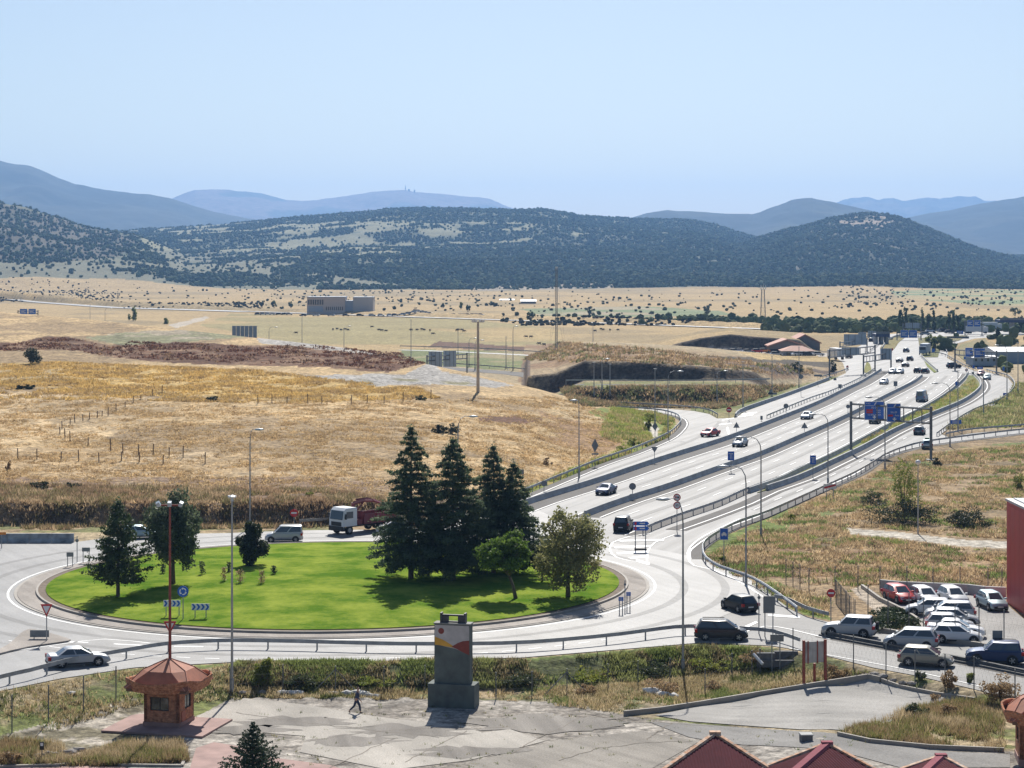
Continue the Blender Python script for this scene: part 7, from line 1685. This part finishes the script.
car(922, 401, 69, 'van', VAN, 'grey-blue panel van driving away on the right carriageway', 'van', 'panel_van', MW, z=.1)
sgn = [o for o in COL.objects if o.get('label','').startswith('pale car with a roof sign')][0]; MB().box(-.35,.15,-.35,.35,1.47,1.72).build('roof_sign', GREEN, sgn)
for i, (px, row, dg, st, pm, lab) in enumerate([(892.5,373.5,250,'hatch',SILV,'silver car, left of two crossing the far bridge joint'),(900,373.5,250,'hatch',SILV,'silver car, right of two crossing the far bridge joint'),(910,360.5,70,'hatch',BLKP,'dark car in the middle of the far carriageway'),(906.3,352,70,'hatch',GRYP,'small dark car highest on the far carriageway'),(905.5,366.5,70,'coupe',BLKP,'low dark car near the bridge joint'),(899.7,362,70,'coupe',GRYP,'small dark car hugging the far left edge line'),(918,372.6,66,'hatch',BLKP,'dark car at the bridge joint, left of a pair'),(925.5,373,68,'hatch',BLKP,'dark car at the bridge joint, right of a pair'),(954,368,20,'suv',BLKP,'dark off-roader at the far gantry leg'),(871.5,341.5,70,'hatch',BLKP,'dark car under the pale sign backs'),(888,339.8,30,'hatch',WHP,'white car near the little blue bridge'),(849,358,70,'hatch',BLKP,'black car beside the parked lorry behind the left gantry')]):
    car(px, row, dg, st, pm, lab, group='distant cars on the motorway', detail=False, z=.1)
# small far vehicles drawn as one mesh each
def tiny(px, row, deg, m, lab, group, kind='car', p=None):
    if p is None: p = W(px, row)
    mb = MB(); 
    if kind == 'car':
        mb.loft([[Vector((x, y*w_, z)) for y, z in ((-1,.25),(-1,zt-.1),(-.9,zt),(.9,zt),(1,zt-.1),(1,.25))] for x, zt, w_ in ((-2.1,.7,.75),(-1.9,.95,.88),(.9,.92,.9),(1.9,.8,.85),(2.1,.55,.7))])
        mb.loft([[Vector((-1.8,-.8,.9)),Vector((1.0,-.8,.9)),Vector((1.0,.8,.9)),Vector((-1.8,.8,.9))],[Vector((-1.4,-.65,1.45)),Vector((.3,-.65,1.45)),Vector((.3,.65,1.45)),Vector((-1.4,.65,1.45))]], 1)
        for ax in (-1.3,1.3):
            for sg in (-1,1): mb.tube([(ax,sg*.7,.3),(ax,sg*.9,.3)], .32, 8, 1)
    else:
        mb.box(-4.5,3.2,-1.2,1.2,.9,3.6); mb.box(3.4,5.2,-1.15,1.15,.6,2.9); mb.box(4.9,5.23,-1.0,1.0,1.7,2.6,1)
        for ax in (-3.5,-2.4,4.2):
            for sg in (-1,1): mb.tube([(ax,sg*.95,.5),(ax,sg*1.22,.5)], .5, 10, 1)
    me = mb.mesh('distant_car' if kind == 'car' else 'lorry', [m, PLAS]); o = link('distant_car' if kind == 'car' else 'lorry', me, None, (p[0], p[1], p[2]+.35)); o.rotation_euler = (0,0,R(deg))
    return tag(o, lab, kind if kind == 'car' else 'lorry', group)
q_ = random.Random(9)
for px in (258,263,268,272,279,285,289): 
    y = 1215; tiny(px, 0, q_.choice((0,10,170)), q_.choice((WHP,SILV,BLKP)), 'tiny parked car left of the long building on the plain', 'cars parked by the long building', p=((px-512)/F*y, y, zat((px-512)/F*y, y)))
for px in (303,316,331,346,360,372,381,390,395,402,407,413):
    y = 1190; tiny(px, 0, q_.choice((0,10,170)), q_.choice((WHP,SILV,BLKP)), 'tiny car parked in front of the long building', 'cars parked before the long building', p=((px-512)/F*y, y, zat((px-512)/F*y, y)))
for px in (416,418.5,423,426,429.5,451,454,461,464,468,473,477,481):
    y = 1195; tiny(px, 0, 0, q_.choice((WHP,WHP,SILV)), 'tiny white vehicle in the line right of the long building', 'white vehicles on the plain', p=((px-512)/F*y, y, zat((px-512)/F*y, y)))
for i, (px, row) in enumerate([(930,333),(936,332.6),(943,332),(951,331),(958,330.6),(966,331),(972,330),(990,329),(1000,329),(1012,328.5),(925,336),(949,334)]):
    tiny(px, row, 8, (WHP,SILV,BLKP)[i % 3], 'tiny vehicle on the far upper road below the poplars', 'vehicles on the far upper road')
for i, (px, row) in enumerate([(670,349.5),(678,349.6),(688,350),(727,350.6),(734,350.2),(741,350.8),(748,350.4),(757,350.7),(764,350.4),(711,349.9),(721,349.9)]):
    y = 705+i % 3*4; tiny(px, row, 20, (WHP,SILV,REDP,ORG,WHP)[i % 5], 'small vehicle or trailer parked in the yard under the second bank', 'vehicles in the excavated yard', p=((px-512)/F*y, y, zat((px-512)/F*y, y)))
for i, px in enumerate((798,803,808,818,776)): y = 686; tiny(px, 0, 15, (WHP,SILV,BLKP)[i % 3], 'small car parked beside the farm sheds', 'cars by the farm sheds', p=((px-512)/F*y, y, zat((px-512)/F*y, y)))
tiny(925, 355.5, 250, mat('lorry_grey', (.28,.34,.42), .6), 'grey-white lorry at the far end of the middle carriageway', None, 'lorry')
tiny(836, 360.5, 100, WHP, 'white lorry parked behind the left gantry frames', None, 'lorry')
tiny(990, 331, 10, WHP, 'white lorry among the trees above the warehouse', None, 'lorry')
tiny(975.5, 334.5, 5, WHP, 'white lorry left of the cypress on the far upper road', None, 'lorry')

# ---------------------------------------------------------------- crane lorry
def lorry():
    x, y = G(361, 531.5, .06); e = empty('crane_lorry', (x, y, .06), 'white cabbed lorry with a folded dark red crane, left of the cedars', 'lorry', R(226))
    mr = mat('dark_red_body', (.17,.02,.03), .5, var=.15); wp = WHP
    def cs(x_, z0, z1, w_=1.22): return [Vector((x_, -w_, z0)), Vector((x_, w_, z0)), Vector((x_, w_, z1-.12)), Vector((x_, w_*.93, z1)), Vector((x_, -w_*.93, z1)), Vector((x_, -w_, z1-.12))]
    b = MB(); b.loft([cs(1.7,.95,3.0), cs(3.2,.95,3.02), cs(3.55,.95,2.75), cs(3.75,.9,1.75), cs(3.75,.62,1.5)]); b.build('cab', wp, e)
    MB().box(3.45,3.86,-1.2,1.2,.42,.95).build('bumper', PLAS, e); MB().box(3.74,3.79,-.85,.85,1.0,1.45).build('grille', PLAS, e)
    g = MB(); g.add([(3.81,-1.05,1.72),(3.81,1.05,1.72),(3.60,1.02,2.68),(3.60,-1.02,2.68),(3.7,-1.05,1.72),(3.7,1.05,1.72),(3.5,1.02,2.68),(3.5,-1.02,2.68)], [(0,1,2,3),(4,7,6,5),(0,4,5,1),(1,5,6,2),(2,6,7,3),(3,7,4,0)]); g.build('windscreen', CGL, e)
    for sg in (-1, 1):
        MB().box(2.3,3.3,sg*1.235-.01,sg*1.235+.01,1.85,2.6).build('side_window', CGL, e)
        MB().box(3.72,3.80,sg*.95-.16,sg*.95+.16,.68,.88).build('headlight', HEAD, e)
        MB().box(3.5,3.62,sg*1.42-.12,sg*1.42+.12,1.8,2.4).build('mirror', PLAS, e)
    MB().box(-4.2,1.7,-.45,.45,.7,.98).build('chassis', PLAS, e)
    MB().box(-4.3,.7,-1.22,1.22,1.0,1.15).build('bed', mr, e)
    k = MB(); k.box(-4.3,.7,-1.24,-1.18,1.15,2.15); k.box(-4.3,.7,1.18,1.24,1.15,2.15); k.box(.64,.7,-1.2,1.2,1.15,2.5); k.box(-4.3,-4.24,-1.2,1.2,1.15,2.15)
    for i in range(6): k.box(-4.2+i*.95,-4.08+i*.95,-1.29,-1.24,1.0,2.2); k.box(-4.2+i*.95,-4.08+i*.95,1.24,1.29,1.0,2.2)
    k.build('side_boards', mr, e)
    c = MB(); c.tube([(1.2,0,1.0),(1.2,0,3.4)], .22, 8); c.tube([(1.2,0,3.35),(-.4,.2,3.55),(-1.6,.25,3.45)], [.22,.2,.18], 4); c.tube([(-1.5,.3,3.5),(-2.8,.1,3.1),(-3.6,0,2.5)], [.17,.15,.12], 4); c.tube([(1.2,.25,2.3),(-.1,.3,3.4)], .09, 6); c.tube([(.6,-.2,3.7),(-1.0,-.1,3.75),(-2.4,0,3.35)], .11, 5); c.build('crane', mr, e)
    k = MB(); k.box(.8,1.55,-1.15,1.15,1.0,1.6); k.build('outrigger_box', mr, e)
    k = MB(); [k.box(-3.8+i*1.1,-3.1+i*1.1,-.9,.8,1.15,1.5+.25*(i % 2)) for i in range(4)]; k.build('load', mat('pale_load', (.42,.36,.3), .8, var=.3), e)
    for ax in (2.75,-2.0,-3.2):
        for sg in (-1, 1): w_ = MB().tube([(0,-.15,0),(0,.15,0)], .5, 18).build('wheel', TYRE, e, loc=(ax, sg*1.02, .5)); MB().tube([(0,-.16,0),(0,.16,0)], .27, 12).build('rim', RIM, w_)
lorry()

# ---------------------------------------------------------------- walking person
def skin_obj(name, chains, m, parent=None, sub=1):
    """chains: list of [(x,y,z,r)...] sharing equal coordinates at joints"""
    vs, rs_, es, idx = [], [], [], {}
    for ch in chains:
        pr = None
        for (x, y, z, r) in ch:
            k = (round(x,4), round(y,4), round(z,4))
            if k not in idx: idx[k] = len(vs); vs.append(k); rs_.append(r)
            if pr is not None and pr != idx[k]: es.append((pr, idx[k]))
            pr = idx[k]
    me = bpy.data.meshes.new(name); me.from_pydata(vs, es, []); o = bpy.data.objects.new(name, me); COL.objects.link(o)
    md = o.modifiers.new('skin', 'SKIN'); md.use_smooth_shade = True
    for v, r in zip(me.skin_vertices[0].data, rs_): v.radius = (r, r) if not isinstance(r, tuple) else r
    me.skin_vertices[0].data[0].use_root = True
    sd = o.modifiers.new('sub', 'SUBSURF'); sd.levels = sub; sd.render_levels = sub
    bpy.context.view_layer.update(); dg = bpy.context.evaluated_depsgraph_get(); m2 = bpy.data.meshes.new_from_object(o.evaluated_get(dg)); m2.name = name
    COL.objects.unlink(o); bpy.data.objects.remove(o); m2.materials.clear(); m2.materials.append(m)
    return link(name, m2, parent)
def person():
    p = W(356.5, 713.5); e = empty('person', (p.x, p.y, p.z), 'person in dark blue shirt and trousers walking to the right across the plaza', 'person', R(-8)); e.scale = (1.08,)*3
    SK = mat('skin', (.42,.24,.17), .6); SH = mat('navy_shirt', (.035,.05,.10), .85); TR = mat('navy_trousers', (.02,.03,.07), .85); HR = mat('dark_hair', (.025,.018,.014), .7); SO = mat('dark_shoes', (.03,.025,.02), .5)
    pel = (0,0,.93,.13); pel2 = (0,0,.93)
    hips = {1:(.0,.09,.90,.095), -1:(.0,-.09,.90,.095)}
    kF = (.20,.1,.50,.062); aF = (.24,.1,.09,.042); tF = (.38,.1,.04,.04)
    kB = (-.14,-.1,.50,.06); aB = (-.48,-.1,.19,.042); tB = (-.42,-.1,.05,.036)
    ch = (.05,0,1.22,.15); sh_ = (.06,0,1.40,.11); nk = (.08,0,1.50,.055); hd = (.10,0,1.60,.085); ht = (.10,0,1.69,.09); hc = (.095,0,1.765,.06)
    chains = [[pel, (.02,0,1.06,.125), ch, sh_, nk, hd, ht, hc], [hd, (.185,0,1.625,.018)],
              [pel, hips[1], kF, aF, tF], [pel, hips[-1], kB, aB, tB]]
    armp = {1: [(.06,.19,1.38,.055), (-.06,.23,1.10,.042), (.04,.22,.86,.030)], -1: [(.06,-.19,1.38,.055), (.16,-.22,1.10,.042), (.30,-.2,.92,.030)]}
    for sg, a in armp.items():
        chains.append([sh_]+a); wx, wy, wz, _ = a[-1]; d = Vector((a[-1][0]-a[-2][0], a[-1][1]-a[-2][1], a[-1][2]-a[-2][2])).normalized()
        palm = (wx+d.x*.07, wy+d.y*.07, wz+d.z*.07, .026); chains.append([a[-1], palm])
        for k, (l, o_) in enumerate(((.075,-.027),(.085,-.009),(.08,.009),(.06,.027))):
            b = (palm[0]+d.x*.03+o_*.9, palm[1], palm[2]+d.z*.03, .009); c = (b[0]+d.x*l*.55, b[1]-sg*.006, b[2]+d.z*l*.55, .0085); f = (c[0]+d.x*l*.3, c[1]-sg*.022, c[2]+d.z*l*.4, .007); chains.append([palm, b, c, f])
        chains.append([palm, (palm[0]+.035, palm[1]-sg*.01, palm[2]+.0, .009), (palm[0]+.05, palm[1]-sg*.02, palm[2]-.035, .008)])
    body = skin_obj('body', chains, SK, e)
    def fat(c, k=1.14, a=.006): return [(x, y, z, r*k+a) for x, y, z, r in c]
    skin_obj('shirt', [fat([pel, (.02,0,1.06,.125), ch, sh_, (.075,0,1.455,.066)])]+[fat([sh_]+[armp[s_][0], armp[s_][1], tuple(np.array(armp[s_][1])*.25+np.array(armp[s_][2])*.75)]) for s_ in (1,-1)], SH, e)
    skin_obj('trousers', [fat([(0,0,.98,.125), pel]), fat([pel, hips[1], kF, (.237,.1,.13,.05)], 1.18), fat([pel, hips[-1], kB, (-.455,-.1,.215,.05)], 1.18)], TR, e)
    skin_obj('hair', [[(.075,0,1.70,.095),(.075,0,1.76,.082),(.05,0,1.66,.07)]], HR, e)
    for a, t in ((aF, tF), (aB, tB)): skin_obj('shoe', [[(a[0]-.03, a[1], max(a[2]-.03,.05), .05), ((a[0]+t[0])/2, a[1], (a[2]+t[2])/2-.01, .05), (t[0]+.03, t[1], t[2]+.005, .04)]], SO, e)
    for sg in (-1, 1):
        MB().tube([(.172, sg*.032, 1.655),(.186, sg*.032, 1.655)], .011, 8).build('eye', BLK, e); MB().tube([(.10, sg*.088, 1.64),(.10, sg*.098, 1.64)], [.03,.02], 8).build('ear', SK, e)
    MB().box(.176,.19,-.025,.025,1.578,1.586).build('mouth', mat('lips', (.3,.12,.1), .6), e)
person()
# ---------------------------------------------------------------- cattle on the plain
def cow(px, row, deg, i):
    p = W(px, row, 640)
    if p.y < 640: return
    mb = MB(); n = 10
    def rg(x, zc, rz_, ry): return [Vector((x, ry*math.cos(t), zc+rz_*math.sin(t))) for t in np.linspace(0, 2*math.pi, n+1)[:-1]]
    mb.loft([rg(-1.05,1.15,.2,.18), rg(-.9,1.1,.36,.3), rg(-.3,1.02,.42,.36), rg(.3,1.03,.42,.34), rg(.7,1.12,.36,.26), rg(.95,1.15,.22,.17), rg(1.25,.95,.17,.13), rg(1.4,.75,.17,.12), rg(1.62,.55,.10,.08)])
    for x in (-.8,.62):
        for sg in (-1,1): mb.tube([(x, sg*.2, .9),(x+(.06 if x < 0 else -.02), sg*.2, .48),(x, sg*.2, 0)], [.14,.07,.06], 6)
    mb.tube([(-1.05,0,1.3),(-1.15,0,.8),(-1.12,0,.45)], [.04,.03,.05], 5)
    for sg in (-1,1): mb.tube([(1.3, sg*.1, .9),(1.32, sg*.28, .98)], [.05,.02], 4)
    o = mb.build('cow', mat('dark_cattle', (.035,.028,.024), .8), None, smooth=True); o.location = tuple(p); o.rotation_euler = (0,0,R(deg)); o.scale = (.72,)*3
    tag(o, 'dark grazing cow in the scattered herd on the plain beyond the field crest', 'cow', 'cattle grazing on the plain')
for i, (px, row) in enumerate([(333,330.5),(337,330),(341,331),(345,330.5),(348,331),(296,334),(372,328),(379,331),(382,331.5),(386,332),(411,331),(417,331),(422,330.5),(424,331),(430,331.5),(433,335),(457,331.5),(462,331),(464,332.5),(458,330.8),(526,338),(531,338),(539,345),(544,346),(601,330),(603,330.8),(595,332),(610,331),(618,331)]):
    cow(px, row, q_.uniform(0, 360), i)
